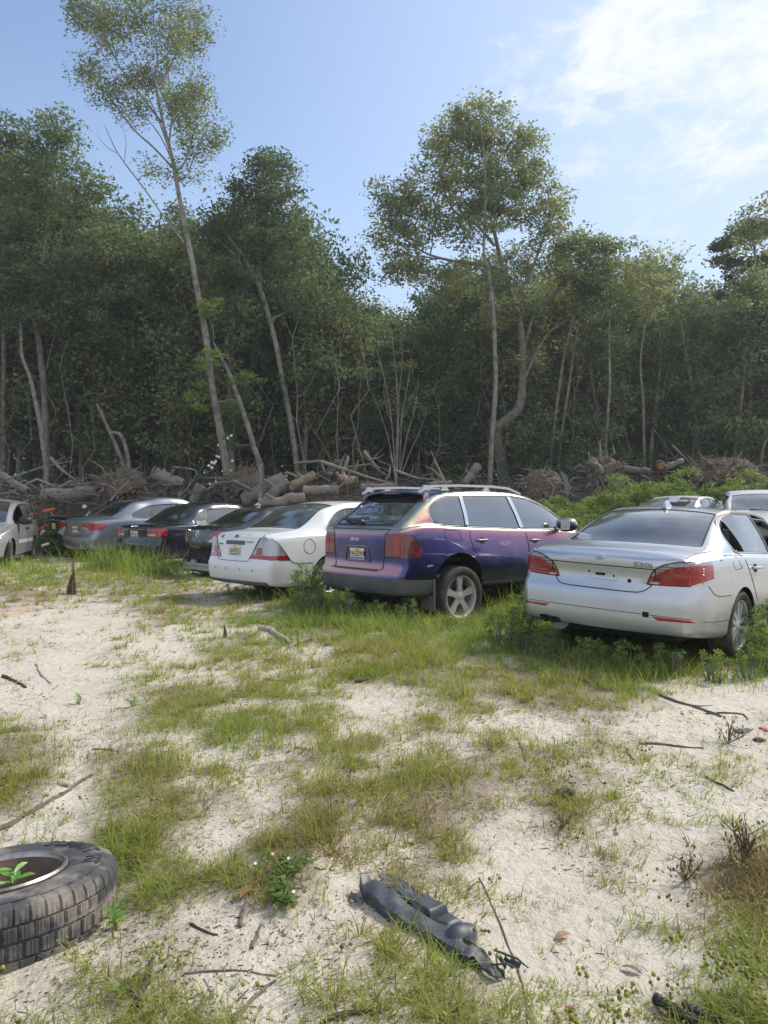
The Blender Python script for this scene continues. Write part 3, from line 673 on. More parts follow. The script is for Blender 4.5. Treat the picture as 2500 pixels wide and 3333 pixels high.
def make_grass():
    tx, ty = sample_ground(135000, 1.0); m = grassy(tx, ty); nn = fbm(tx * 1.7, ty * 1.7, 4)
    fine = fbm(tx * 7 + 3, ty * 7, 3); gn = np.clip(1.15 + (ty - 2.4) * .22, 1.15, 1.75); p = np.clip((m - .05) * gn + (nn - .45) * 1.6, 0, 1)**1.1 * np.clip((fine - .33) * 6, .15, 1); k = rng.random(len(tx)) < p; tx, ty, m, nn = tx[k], ty[k], m[k], nn[k]
    d = ty; nb = np.clip((rng.gamma(1.6, 5.0, len(tx)) * (.45 + m)).astype(int), 3, 34); tall = (.035 + .10 * m * (.3 + 1.2 * rng.random(len(tx))**1.5)) * np.clip(.55 + .10 * ty, .7, 1.2) + .10 * sst(.75, 1, m) * sst(5.5, 8, ty)
    rad_ = .012 + .045 * rng.random(len(tx)) * (.6 + m); hue = .47 + .9 * (fbm(tx * .9 + 30, ty * .9, 3) - .45) + .22 * sst(.6, .95, m) * sst(5, 9, ty) + rng.normal(0, .08, len(tx))
    hue = hue - .55 * np.exp(-(((tx - 1.32) / .30)**2 + ((ty - 2.85) / .30)**2)) - .26 * np.exp(-(((tx + 1.95) / .45)**2 + ((ty - 3.9) / .6)**2))
    i = np.repeat(np.arange(len(tx)), nb); n = len(i); a = rng.uniform(0, 2 * math.pi, n); r = rad_[i] * np.sqrt(rng.random(n)); x = tx[i] + r * np.cos(a); y = ty[i] + r * np.sin(a)
    h = tall[i] * rng.uniform(.45, 1.25, n); far_ = np.clip(y / 6, .8, 2.2); w = rng.uniform(.0028, .0072, n) * far_; lean = rng.uniform(.25, 1.9, n)
    tone = np.clip(hue[i] + rng.normal(0, .17, n) - .40 * (rng.random(n) < .16), 0, 1)
    z = gh(x, y) - .004; az = a + rng.normal(0, .7, n)
    return blades(x, y, z, h, w, lean, az, tone)
g1 = make_grass()
def make_thin():      # lone seedlings on the open sand
    x, y = sample_ground(16000, .6); m = grassy(x, y); k = rng.random(len(x)) < (.05 + m * .4) * sst(.44, .58, fbm(x * 4, y * 4, 2)); x, y = x[k], y[k]
    i = np.repeat(np.arange(len(x)), 4); n = len(i); x, y = x[i] + rng.normal(0, .006, n), y[i] + rng.normal(0, .006, n)
    return blades(x, y, gh(x, y) - .003, rng.uniform(.02, .075, n), rng.uniform(.002, .0035, n), rng.uniform(.3, 1.3, n), rng.uniform(0, 6.28, n), np.clip(rng.normal(.42, .16, n), 0, 1))
gV, gF, gT = cat([g1, make_thin()])
tag(link('grass', mesh_np('grass', gV, gF, {'tone': gT}), M['grass'], smooth=False), 'tufted yellow-green grass patches spreading over the pale sand', 'grass', kind='stuff')
print('grass quads', len(gF))
def make_litter():    # dead stalks, bits of bark and twig lying flat
    x, y = sample_ground(150000, .9); m = grassy(x, y); nn = fbm(x * 2.6 + 11, y * 2.6, 4); k = rng.random(len(x)) < np.clip(.10 + m * .9 + (nn - .5) * 2.2, .04, 1); x, y = x[k], y[k]; n = len(x)
    far_ = np.clip(y / 4, .8, 3); ln = rng.gamma(1.3, .008, n) * far_ + .003; w = rng.gamma(2, .0009, n) * far_ + .0008; a = rng.uniform(0, 6.283, n); c = rng.normal(0, .35, n); z = gh(x, y) + .0025
    P = []
    for t, s in ((-.5, -1), (-.5, 1), (.5, 1), (.5, -1)):
        dx, dy = ln * t, w * s * .5; P.append(np.stack([x + dx * np.cos(a) - dy * np.sin(a), y + dx * np.sin(a) + dy * np.cos(a), z + np.abs(c) * ln * (t + .5) * .6 + .0012 * s], -1))
    V = np.stack(P, 1).reshape(-1, 3); Fa = np.arange(4 * n).reshape(-1, 4); return V, Fa, np.repeat(np.clip(rng.normal(.45, .25, n), 0, 1), 4)
V_, F_, T_ = make_litter()
tag(link('plant_litter', mesh_np('litter', V_, F_, {'tone': T_}), M['litter'], smooth=False), 'dry stalks and bark crumbs scattered over the sand', 'litter', kind='stuff')
# seed heads of the sedges, near the viewer
_g = (1 + 5**.5) / 2
OCT = np.array([(-1, _g, 0), (1, _g, 0), (-1, -_g, 0), (1, -_g, 0), (0, -1, _g), (0, 1, _g), (0, -1, -_g), (0, 1, -_g), (_g, 0, -1), (_g, 0, 1), (-_g, 0, -1), (-_g, 0, 1)], float) / (1 + _g * _g)**.5
OCF = np.array([(0, 11, 5), (0, 5, 1), (0, 1, 7), (0, 7, 10), (0, 10, 11), (1, 5, 9), (5, 11, 4), (11, 10, 2), (10, 7, 6), (7, 1, 8), (3, 9, 4), (3, 4, 2), (3, 2, 6), (3, 6, 8), (3, 8, 9), (4, 9, 5), (2, 4, 11), (6, 2, 10), (8, 6, 7), (9, 8, 1)])
def make_sedge():
    x, y = sample_ground(5200, -.3, 1480, 2420); m = grassy(x, y); k = rng.random(len(x)) < np.clip(m * 1.1 - .12, 0, 1) * sst(.40, .6, fbm(x * 1.6, y * 1.6, 3)); x, y = x[k], y[k]; n = len(x)
    h = rng.uniform(.07, .19, n); az = rng.uniform(0, 6.28, n); lean = rng.uniform(.1, .9, n); z = gh(x, y)
    st = blades(x, y, z, h, np.full(n, .0030), lean, az, np.clip(rng.normal(.6, .15, n), 0, 1))
    ex, ey, ez = x + lean * h * np.cos(az), y + lean * h * np.sin(az), z + h * (1 - .25 * lean); i = np.repeat(np.arange(n), 5); q = len(i)
    o = rng.normal(0, 1, (q, 3)) * np.array([.016, .016, .008]); C = np.stack([ex[i], ey[i], ez[i]], -1) + o; r = rng.uniform(.0035, .0075, q)
    V = (C[:, None, :] + OCT[None] * r[:, None, None]).reshape(-1, 3); Fa = (OCF[None] + (np.arange(q) * 12)[:, None, None]).reshape(-1, 3); return st, V, Fa, np.repeat(np.clip(rng.normal(.55, .3, q), 0, 1), 12), C, np.stack([ex, ey, ez], -1)
st, V_, F_, T_, _, _ = make_sedge()
tag(link('sedge_seed_heads', mesh_np('seeds', V_, F_, {'tone': T_}), M['seed'], smooth=False), 'round yellow-green seed heads of the sedge standing over the sand', 'seed heads', kind='stuff')
tag(link('sedge_stems', mesh_np('stems', st[0], st[1], {'tone': st[2]}), M['grass'], smooth=False), 'thin green sedge stems carrying the round seed heads', 'sedge', kind='stuff')

M['petal'] = mat('white_petal', (.80, .80, .76), .6)
# ================================================================ TREES
trng = np.random.default_rng(21)
def leaves(C, R, n, size, tone, flat=.6):
    """n leaf-sized faces round every clump centre C (N,3) with spread R (N,)"""
    N_ = len(C); i = np.repeat(np.arange(N_), n); k = len(i)
    o = trng.normal(0, 1, (k, 3)); o /= (np.linalg.norm(o, axis=1, keepdims=True) + 1e-9); o *= (trng.random((k, 1))**.45) * R[i][:, None]; o[:, 2] *= flat
    P = C[i] + o; a = trng.normal(0, 1, (k, 3)); a[:, 2] *= .6; a /= np.linalg.norm(a, axis=1, keepdims=True); b = np.cross(a, trng.normal(0, 1, (k, 3))); b /= np.linalg.norm(b, axis=1, keepdims=True) + 1e-9
    s = size * trng.uniform(.6, 1.3, k)[:, None]; V = np.stack([P - a * s * .5, P + b * s * .24, P + a * s * .5, P - b * s * .24], 1).reshape(-1, 3)
    t = np.clip(tone[i] + trng.normal(0, .14, k), 0, 1); return V, np.arange(4 * k).reshape(-1, 4), np.repeat(t, 4)
def spline(pts, per=6):
    """smooth a polyline of (x,y,z,r)"""
    P = np.array(pts, float); out = []
    for i in range(len(P) - 1):
        p0, p1, p2, p3 = P[max(i - 1, 0)], P[i], P[i + 1], P[min(i + 2, len(P) - 1)]
        for k in range(per):
            t = k / per; out.append(.5 * (2 * p1 + (p2 - p0) * t + (2 * p0 - 5 * p1 + 4 * p2 - p3) * t * t + (3 * p1 - p0 - 3 * p2 + p3) * t**3))
    out.append(P[-1]); return np.array(out)
def wig(a, b, amp, n=5):
    a, b = np.array(a, float), np.array(b, float); L_ = np.linalg.norm(b - a); t = np.linspace(0, 1, n)[:, None]
    q = a + (b - a) * t; q[1:-1] += trng.normal(0, amp * L_, (n - 2, 3)); return q
def crown_parts(trunk, lobes, leaf, per, cr, tone0, mb, limb_r=.06, limb_from=None, twigs=True):
    """limbs to each lobe, twigs to each clump, then the leaves"""
    Cs, Rs, Ts = [], [], []
    zs_ = trunk[:, 2]
    for li, (c, r, n) in enumerate(lobes):
        c, r = np.array(c, float), np.array(r, float)
        dd = np.linalg.norm(trunk[:, :3] - (c - np.array([0, 0, r[2] * .8])), axis=1) + np.where(zs_ > c[2], 3.0, 0); j = int(np.argmin(dd)); st = trunk[j, :3]
        lr = min(limb_r, trunk[j, 3] * .7); q = wig(st, c, .05, 6); q[1:-1, 2] += np.linspace(.1, 0, 4) * r[2]; mb.tube(q, list(np.linspace(lr, lr * .35, 6)), 6, False)
        u = trng.normal(0, 1, (n, 3)); u /= np.linalg.norm(u, axis=1, keepdims=True); p = c + u * r * (trng.random((n, 1))**.40); Cs.append(p); Rs.append(cr * trng.uniform(.65, 1.35, n)); Ts.append(np.clip(tone0 + trng.normal(0, .16, n), 0, 1))
        if twigs:
            for k in range(n):
                m_ = q[trng.integers(2, 6)]; w = wig(m_, p[k], .07, 4); mb.tube(w, [lr * .30, lr * .22, lr * .14, .006], 4, False)
    C = np.concatenate(Cs); return leaves(C, np.concatenate(Rs), per, leaf, np.concatenate(Ts))
def pth(pts, d, base=True):
    """trunk course from the photograph: (X, Y, radius) at depth d -> metres, carried down to the ground"""
    P = [tuple(px(X, Y, d if not hasattr(d, '__len__') else d[i])) + (r,) for i, (X, Y, r) in enumerate(pts)]
    if base:
        x, y, z, r = P[0]; x1, y1, z1, r1 = P[1]; g = G(x, y)
        if z > g + .1:
            k = (z - g) / max(z1 - z, .5); k = min(k, 1.0); P.insert(0, (x + (x - x1) * k * .6, y, g - .1, r * 1.25))
    return spline(P, 5)
def rooted(name, label, cat_, group, base):
    r = empty(name, base); tag(r, label, cat_, group); return r
def part_at(o, root):
    o.parent = root; o.matrix_parent_inverse = Matrix.Translation(-Vector(root.location)); return o
def hero(label, pts, d, lobes, leaf=.13, per=70, cr=.42, tone=.5, bark='bark', limbs=(), name='tree', limb_r=.07, group=None, cat_='tree', crown=True, n=12, leafmat='leaf'):
    T = pth([(a_, b_, c_ * .72) for a_, b_, c_ in pts], d); root = rooted(name, label, cat_, group, tuple(T[0, :3])); mb = MB(); mb.tube(T[:, :3], list(T[:, 3] * (1 + .06 * np.sin(np.arange(len(T)) * 2.3))), n)
    segs = [T]
    for lp, ld in limbs: q = spline([tuple(px(X, Y, ld)) + (r * .75,) for X, Y, r in lp], 4); mb.tube(q[:, :3], list(q[:, 3]), 7); segs.append(q)
    if crown:
        lb = []
        for (X, Y, rx, ry, nn, *dd) in lobes:
            dz = d if not hasattr(d, '__len__') else d[-1]; c = px(X, Y, dz + (dd[0] if dd else 0)); s = dz / F; lb.append(((c.x, c.y + trng.normal(0, .4), c.z), (rx * s, (rx + ry) * .5 * s, ry * s), nn))
        V, Fa, t = crown_parts(np.concatenate(segs), lb, leaf, per, cr, tone, mb, limb_r)
        o = link('crown', mesh_np('crown', V, Fa, {'tone': t}), M[leafmat], smooth=False); part_at(o, root)
    o = mb.build('trunk', M[bark], None, smooth=True); part_at(o, root); return root
LEAN_D = 30
hero('tallest tree, pale trunk leaning left with a thin airy crown cut by the top edge', [(737, 1530, .20), (712, 1380, .185), (690, 1250, .175), (668, 1080, .165), (640, 930, .15), (622, 832, .14), (595, 700, .125), (579, 615, .115), (562, 520, .10), (532, 405, .075), (508, 275, .055), (512, 180, .045), (500, 60, .03), (495, -120, .02)], 28,
     [(430, 60, 110, 90, 40), (560, 30, 80, 110, 34), (350, 130, 85, 90, 30), (470, 210, 90, 90, 34), (345, 290, 70, 70, 18), (420, 360, 70, 60, 16), (600, 170, 50, 90, 18), (620, 395, 62, 95, 34), (640, 480, 40, 50, 12), (560, 330, 50, 70, 14), (470, -60, 150, 70, 30), (600, 560, 60, 40, 8), (300, 60, 60, 70, 18), (660, 330, 40, 60, 14), (680, 420, 30, 60, 12), (280, 210, 50, 60, 14), (640, 80, 50, 90, 16), (480, 540, 50, 40, 6)],
     leaf=.125, per=56, cr=.58, tone=.55, bark='bark_pale', limb_r=.045,
     limbs=[([(579, 564, .07), (500, 480, .05), (434, 420, .045), (362, 326, .03), (300, 262, .012)], 28.2), ([(532, 405, .06), (450, 300, .045), (380, 200, .03), (330, 90, .015)], 28.4), ([(600, 789, .06), (530, 700, .04), (470, 615, .035), (384, 499, .03), (340, 405, .01)], 27.9), ([(384, 499, .02), (350, 480, .015), (315, 440, .006)], 27.9), ([(405, 525, .02), (410, 460, .014), (395, 400, .006)], 27.9), ([(572, 557, .06), (600, 530, .05), (630, 440, .03), (640, 380, .012)], 27.9), ([(562, 520, .05), (520, 400, .04), (470, 280, .03), (430, 150, .02), (410, 30, .008)], 27.7), ([(550, 470, .05), (560, 350, .035), (545, 200, .025), (560, 40, .008)], 28.3), ([(575, 560, .045), (520, 440, .03), (440, 350, .02), (350, 300, .007)], 28.1), ([(612, 560, .035), (650, 470, .022), (668, 400, .006)], 27.8), ([(517, 275, .05), (570, 180, .035), (590, 60, .02), (600, -40, .01)], 28)])
hero('tree with a curved grey trunk arching left above the white sedan', [(968, 1540, .17), (950, 1400, .16), (933, 1302, .155), (910, 1180, .145), (890, 1085, .135), (847, 941, .12), (796, 839, .10), (752, 781, .085), (710, 720, .06), (690, 690, .04)], 30,
     [(860, 590, 110, 95, 46), (760, 640, 95, 80, 34), (905, 690, 90, 95, 40), (820, 780, 130, 80, 40), (930, 820, 100, 95, 36), (880, 520, 70, 45, 22), (720, 730, 60, 70, 20), (960, 960, 70, 90, 22), (780, 900, 70, 60, 16)], leaf=.16, per=56, cr=.55, tone=.68, bark='bark_pale',
     limbs=[([(847, 941, .07), (850, 820, .05), (870, 700, .035), (880, 560, .02)], 30.2), ([(796, 839, .05), (740, 810, .04), (690, 745, .02), (640, 690, .01)], 30)])
hero('broken pale trunk leaning left between the two taller leaning trees', [(852, 1545, .15), (825, 1450, .14), (803, 1375, .13), (752, 1230, .105), (720, 1165, .08), (695, 1114, .045)], 28.2, [(700, 1190, 40, 40, 7), (790, 1230, 60, 30, 8), (660, 1300, 40, 50, 9), (740, 1320, 50, 30, 7), (800, 1560, 40, 30, 7), (720, 1440, 40, 30, 7), (700, 1010, 50, 40, 8)], leaf=.12, per=55, cr=.30, tone=.95, bark='bark_pale', limb_r=.02, leafmat='leaf_light')
hero('slim pale trunk with a crooked top at the left edge of the wood', [(152, 1540, .15), (140, 1440, .14), (130, 1375, .125), (108, 1270, .11), (94, 1215, .10), (72, 1158, .09), (65, 1049, .07), (40, 980, .05), (30, 900, .03)], 28.5, [(60, 950, 80, 60, 22), (20, 1040, 70, 60, 18), (110, 880, 60, 70, 18)], leaf=.15, per=85, cr=.5, tone=.45, bark='bark_pale')
hero('forked grey tree at the left with two long rising limbs', [(150, 1500, .19), (145, 1302, .17), (134, 1180, .16), (123, 1085, .15), (108, 977, .13), (145, 818, .09), (159, 651, .06), (180, 500, .03)], 29.6,
     [(185, 470, 95, 100, 54), (140, 610, 100, 90, 44), (265, 640, 110, 95, 48), (320, 780, 110, 110, 50), (80, 720, 90, 100, 36), (210, 880, 110, 100, 40), (380, 900, 100, 120, 44), (300, 1000, 100, 90, 30), (160, 1010, 80, 80, 18)], leaf=.16, per=56, cr=.55, tone=.5,
     limbs=[([(108, 977, .11), (150, 900, .09), (195, 774, .06), (246, 651, .04), (270, 560, .02)], 29.6), ([(112, 1000, .08), (160, 940, .06), (220, 850, .05), (262, 730, .03)], 29.4), ([(125, 1090, .06), (190, 980, .05), (300, 900, .03), (360, 850, .015)], 29.8)])
hero('tall tree with a round top cut off by the left edge', [(10, 1500, .16), (12, 1200, .14), (15, 900, .12), (22, 760, .09), (45, 650, .05), (50, 520, .03)], 30.5, [(40, 470, 70, 90, 36), (-30, 420, 80, 90, 30), (60, 600, 60, 80, 26), (-20, 620, 90, 90, 30), (60, 760, 50, 60, 14), (-60, 780, 90, 90, 20)], leaf=.16, per=54, cr=.55, tone=.66, limbs=[([(22, 800, .07), (60, 740, .05), (80, 640, .02)], 30.5)])
hero('broad spreading oak with a sharply bent trunk, largest crown right of centre', [(1640, 1560, .36), (1628, 1480, .31), (1616, 1425, .28), (1628, 1385, .27), (1665, 1355, .26), (1690, 1325, .25), (1700, 1260, .23), (1702, 1180, .21), (1695, 1071, .19), (1675, 980, .17), (1640, 880, .13), (1610, 760, .10), (1585, 640, .07), (1578, 480, .04)], 30,
     [(1575, 420, 120, 75, 44), (1469, 440, 85, 85, 38), (1440, 560, 100, 90, 44), (1600, 520, 110, 90, 46), (1720, 575, 95, 85, 40), (1700, 470, 60, 60, 20), (1290, 655, 85, 60, 34), (1275, 750, 95, 80, 40), (1310, 850, 105, 75, 40), (1420, 700, 110, 90, 46), (1530, 660, 100, 80, 30), (1640, 660, 110, 80, 36), (1790, 690, 95, 85, 38), (1840, 790, 90, 70, 30), (1930, 800, 90, 55, 30), (1720, 830, 110, 75, 36), (1430, 930, 120, 65, 34), (1560, 900, 90, 60, 14), (1880, 900, 110, 70, 32), (1620, 1010, 90, 60, 16), (1700, 1180, 60, 60, 12)],
     leaf=.155, per=54, cr=.52, tone=.58, bark='bark', limb_r=.09,
     limbs=[([(1640, 880, .11), (1560, 860, .10), (1480, 850, .08), (1400, 830, .06), (1330, 790, .03)], 29.6), ([(1610, 800, .09), (1540, 720, .08), (1480, 690, .06), (1440, 600, .04), (1430, 500, .02)], 29.8), ([(1702, 1150, .12), (1740, 1020, .10), (1800, 960, .08), (1850, 900, .06), (1930, 850, .04), (2010, 820, .015)], 30.2), ([(1675, 980, .10), (1720, 900, .08), (1760, 800, .06), (1790, 700, .04), (1780, 600, .02)], 30.2), ([(1480, 850, .06), (1500, 980, .04), (1440, 1000, .02)], 29.6), ([(1702, 1250, .08), (1745, 1150, .06), (1790, 1080, .04), (1850, 1040, .015)], 29.4)], n=16)
hero('straight slim trunk standing in front of the bent oak', [(1596, 1545, .15), (1602, 1420, .135), (1613, 1264, .125), (1610, 1100, .115), (1604, 994, .105), (1590, 880, .09), (1575, 821, .08), (1580, 637, .06), (1576, 493, .04), (1560, 390, .02)], 28.8, [(1560, 430, 60, 60, 22), (1600, 600, 80, 80, 26), (1540, 760, 90, 70, 22), (1640, 900, 60, 60, 10)], leaf=.15, per=44, cr=.5, tone=.55, bark='bark_pale')
hero('bare multi-stemmed sapling fanning out pale in the centre of the wood', [(1292, 1545, .055), (1296, 1400, .045), (1292, 1250, .035), (1280, 1130, .022), (1272, 1060, .008)], 28, [(1330, 1330, 60, 50, 9), (1260, 1280, 60, 60, 9), (1300, 1180, 60, 60, 8), (1370, 1300, 40, 60, 7)], leaf=.10, per=34, cr=.40, tone=.8, bark='bark_pale', limb_r=.014,
     limbs=[([(1288, 1540, .04), (1272, 1350, .03), (1243, 1200, .02), (1215, 1110, .006)], 28), ([(1300, 1540, .04), (1308, 1370, .03), (1328, 1240, .02), (1336, 1160, .006)], 28.1), ([(1302, 1540, .035), (1325, 1420, .028), (1352, 1320, .018), (1362, 1220, .006)], 28), ([(1290, 1500, .03), (1297, 1300, .022), (1310, 1170, .015), (1302, 1080, .005)], 27.9), ([(1285, 1540, .03), (1262, 1420, .022), (1228, 1320, .014), (1190, 1240, .005)], 28), ([(1308, 1540, .03), (1340, 1460, .022), (1372, 1390, .014), (1388, 1330, .005)], 28), ([(1297, 1420, .02), (1318, 1300, .014), (1345, 1180, .006)], 27.8), ([(1275, 1380, .02), (1250, 1290, .012), (1255, 1180, .005)], 28.2)])
hero('pine with rounded needle tufts against the sky at the far right', [(2460, 1500, .17), (2465, 1200, .15), (2462, 1000, .12), (2458, 850, .08), (2450, 740, .04)], 33, [(2440, 745, 55, 30, 16), (2380, 790, 50, 26, 14), (2500, 760, 60, 34, 16), (2360, 850, 40, 24, 10), (2450, 860, 60, 40, 18), (2530, 840, 50, 34, 12), (2400, 930, 80, 45, 20), (2500, 950, 70, 50, 18)], leaf=.16, per=90, cr=.42, tone=.62)
for k, (pts, lab, dd) in enumerate([([(1793, 1500, .10), (1803, 1400, .095), (1822, 1250, .085), (1838, 1150, .07), (1862, 1050, .05), (1880, 960, .03)], 'left one of two thin trunks leaning right beside the bent oak', 30.5),
        ([(1820, 1500, .085), (1830, 1400, .08), (1850, 1270, .075), (1868, 1140, .06), (1890, 1020, .03)], 'right one of two thin trunks leaning right beside the bent oak', 30.2),
        ([(1968, 1520, .08), (1975, 1400, .08), (1985, 1250, .07), (1983, 1100, .05), (1990, 950, .03)], 'thin straight pale trunk above the green bushes', 29.5),
        ([(2098, 1535, .085), (2096, 1430, .08), (2093, 1300, .07), (2085, 1170, .05), (2110, 1000, .03)], 'thin pale trunk rising from the middle of the right brush pile', 29),
        ([(2118, 1530, .12), (2125, 1400, .11), (2140, 1280, .09), (2150, 1150, .06), (2140, 1000, .03)], 'thicker grey trunk just right of the thin pale one', 31),
        ([(2390, 1500, .11), (2402, 1400, .10), (2418, 1260, .085), (2425, 1150, .06), (2430, 1000, .03)], 'left one of the two pale trunks near the right edge', 29.5),
        ([(2428, 1500, .13), (2436, 1380, .12), (2446, 1230, .10), (2452, 1110, .09), (2455, 950, .06), (2460, 800, .03)], 'right one of the two pale trunks near the right edge', 30),
        ([(2478, 1500, .09), (2495, 1420, .09), (2515, 1330, .08), (2540, 1200, .05)], 'trunk leaning out of the picture at the right edge', 29),
        ([(420, 1520, .10), (395, 1420, .10), (355, 1400, .05), (330, 1330, .03)], 'broken leaning stub behind the left root ball', 28),
        ([(405, 1540, .10), (385, 1470, .10), (350, 1390, .09), (315, 1315, .06)], 'snapped trunk leaning left behind the left root ball', 27.6),
        ([(585, 1500, .09), (575, 1350, .085), (570, 1200, .075), (560, 1000, .05), (540, 850, .03)], 'dark slim trunk in the shade left of the tallest tree', 32),
        ([(760, 1500, .10), (755, 1350, .09), (760, 1200, .08), (770, 1050, .06)], 'slim trunk upright between the tallest tree and the broken one', 30.8)]):
    X, Y, r = pts[-1]; hero(lab, pts, dd, [(X, Y - 20, 80, 70, 14), (X + 30, Y - 100, 80, 80, 14)] if k not in (8, 9) else [(X, Y, 20, 20, 1)], leaf=.16, per=50 if k not in (8, 9) else 6, cr=.5, tone=.55, bark=('bark_pale', 'bark')[k % 2], limb_r=.03, n=8)
# ---- the wood behind: seven kinds of crown, copied
SKY = [(-300, 420), (0, 470), (60, 540), (200, 500), (300, 580), (380, 640), (480, 650), (600, 660), (700, 640), (780, 620), (900, 640), (960, 720), (1010, 650), (1060, 720), (1110, 830), (1160, 940), (1210, 960), (1260, 930), (1350, 860), (1500, 850), (1650, 820), (1800, 800), (1900, 770), (1980, 820), (2050, 880), (2120, 910), (2200, 890), (2300, 860), (2380, 870), (2500, 860), (2900, 820)]
def skyY(X): return float(np.interp(X, [s[0] for s in SKY], [s[1] for s in SKY]))
protos = []
for k in range(8):
    H_ = 10.0; T = spline([(0, 0, -.3, .13), (trng.normal(0, .15), trng.normal(0, .1), 2.5, .115), (trng.normal(0, .3), 0, 5, .09), (trng.normal(0, .45), 0, 7.5, .06), (trng.normal(0, .5), 0, 9.4, .02)], 4)
    root = empty('forest_tree', (0, 0, 0)); mb = MB(); mb.tube(T[:, :3], list(T[:, 3]), 8, False); lb = []
    nl = 13
    for j in range(nl):
        z = 2.9 + (H_ - 3.3) * (j + trng.random() * .6) / nl; w = (1.5 + .6 * math.sin(j * 1.7 + k)) * (1.0 if z < 7.5 else .75); a = trng.uniform(0, 6.28); rr = w * trng.uniform(.2, .75)
        lb.append(((rr * math.cos(a), rr * math.sin(a), z), (w * .72, w * .72, .85), int(12 + (4 if z > 4 else 0))))
    V, Fa, t = crown_parts(T, lb, .19, 40, .62, [.35, .5, .6, .42, .3, .55, .7, .48][k], mb, .045)
    c = link('crown', mesh_np('crown', V, Fa, {'tone': t}), M['leaf'], root, smooth=False); tr_ = mb.build('trunk', M[('bark_dark', 'bark', 'bark_dark', 'bark_pale')[k % 4]], root, smooth=True); protos.append(root)
def zone(X):
    for lim, ph in ((120, 'above the minivan at the left edge'), (400, 'above the blue-grey fastback'), (680, 'left of the tallest leaning tree'), (900, 'right of the tallest leaning tree'), (1200, 'above the white sedan'), (1480, 'behind the bare forked sapling'), (1800, 'round the bent oak'), (2150, 'above the bright green bushes'), (9999, 'at the right edge of the wood')):
        if X < lim: return ph
first = True; cnt = 0
for row, (d, stp, low) in enumerate([(31.5, 96, 150), (34.5, 84, 85), (38.5, 88, 60), (44, 98, 70)]):
    X = -260 + 30 * row
    while X < 2800:
        ys = skyY(X) + low * .85 + abs(trng.normal(0, 75)) - 12; top = CAMZ - (ys - 1666.5) / F * d
        p = protos[cnt % 8]; o = p if cnt < 8 else copy_tree(p)
        x = (X - 1250) / F * d; y = d + trng.normal(0, .7); hh = max(top, 3.5) / 10.0
        o.location = (x, y, G(x, y)); wsc = .9 * hh**.55 * (1.15 if row > 1 else 1.0); o.scale = (wsc, wsc, hh); o.rotation_euler = (trng.normal(0, .03), trng.normal(0, .05), trng.uniform(0, 6.28))
        tag(o, ('front leafy tree of the wood ' if row < 2 else 'leafy tree deeper in the wood ') + zone(X), 'tree', ('front trees ' if row < 2 else 'deeper trees ') + zone(X)); cnt += 1; X += stp * trng.uniform(.75, 1.25)
print('forest trees', cnt)
# ---- the depth of the wood, one mass of shaded leaves low down behind all the trunks
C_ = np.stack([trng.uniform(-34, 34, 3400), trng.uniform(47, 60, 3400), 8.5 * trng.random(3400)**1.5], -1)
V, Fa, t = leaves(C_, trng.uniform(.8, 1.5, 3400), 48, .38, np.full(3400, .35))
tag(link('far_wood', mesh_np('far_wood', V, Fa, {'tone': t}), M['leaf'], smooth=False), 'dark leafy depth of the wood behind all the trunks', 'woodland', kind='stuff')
# ---- bare poles and vines at the edge of the wood
pol = []
for k in range(5):
    root = empty('bare_sapling'); mb = MB(); q = wig((0, 0, -.2), (trng.normal(0, .8), 0, 6.5), .03, 7); mb.tube(q, list(np.linspace(.030, .007, 7)), 6, False)
    for j in range(9):
        s_ = q[trng.integers(2, 7)]; e_ = s_ + np.array([trng.normal(0, .9), trng.normal(0, .4), trng.uniform(-.1, 1.3)]); mb.tube(wig(s_, e_, .08, 5), list(np.linspace(.011, .003, 5)), 4, False)
    mb.build('stem', M['bark_pale' if k % 2 else 'bark'], root, smooth=True); pol.append(root)
for i in range(60):
    o = pol[i] if i < 5 else copy_tree(pol[i % 5]); X = -80 + 2700 * (i + trng.random()) / 60; d = trng.uniform(28.3, 31.5); x = (X - 1250) / F * d; o.location = (x, d, G(x, d)); sc_ = trng.uniform(.6, 1.35); o.scale = (sc_, sc_, sc_ * trng.uniform(.8, 1.2)); o.rotation_euler = (0, 0, trng.uniform(0, 6.28)); tag(o, 'thin bare sapling ' + zone(X), 'sapling', 'bare saplings ' + zone(X))
# ---- shrubs
def shrub_proto(h, w, n, per, leaf, tone, mt, cr=.26, name='shrub'):
    root = empty(name); mb = MB(); a = trng.uniform(0, 6.28, n); r = w * np.sqrt(trng.random(n)); z = h * trng.uniform(.15, 1.0, n) * (1 - .35 * (r / w)**2); C = np.stack([r * np.cos(a), r * np.sin(a), z], -1)
    for k in range(0, n, 2): mb.tube(wig((C[k, 0] * .3, C[k, 1] * .3, -.1), C[k], .06, 4), [.018, .014, .009, .004], 4, False)
    V, Fa, t = leaves(C, cr * trng.uniform(.7, 1.3, n), per, leaf, np.clip(tone + trng.normal(0, .18, n), 0, 1)); link('foliage', mesh_np('foliage', V, Fa, {'tone': t}), M[mt], root, smooth=False); mb.build('stems', M['bark'], root, smooth=True); return root
def wx(x, y): return 1250 + F * x / y
def scatter(ps, pts, label, cat_, group, zoff=0, where=None):
    for i, (x, y, s) in enumerate(pts):
        o = ps[i % len(ps)] if i < len(ps) else copy_tree(ps[i % len(ps)]); o.location = (x, y, G(x, y) + zoff); o.scale = (s, s, s * trng.uniform(.85, 1.2)); o.rotation_euler = (0, 0, trng.uniform(0, 6.28)); ph = ' ' + (where or (lambda x, y: zone(wx(x, y))))(x, y); tag(o, label + ph, cat_, group + ph)
us = [shrub_proto(3.4, 1.5, 90, 55, .13, [.25, .4, .6, .35][k], 'leaf', .34, 'undergrowth_bush') for k in range(4)]
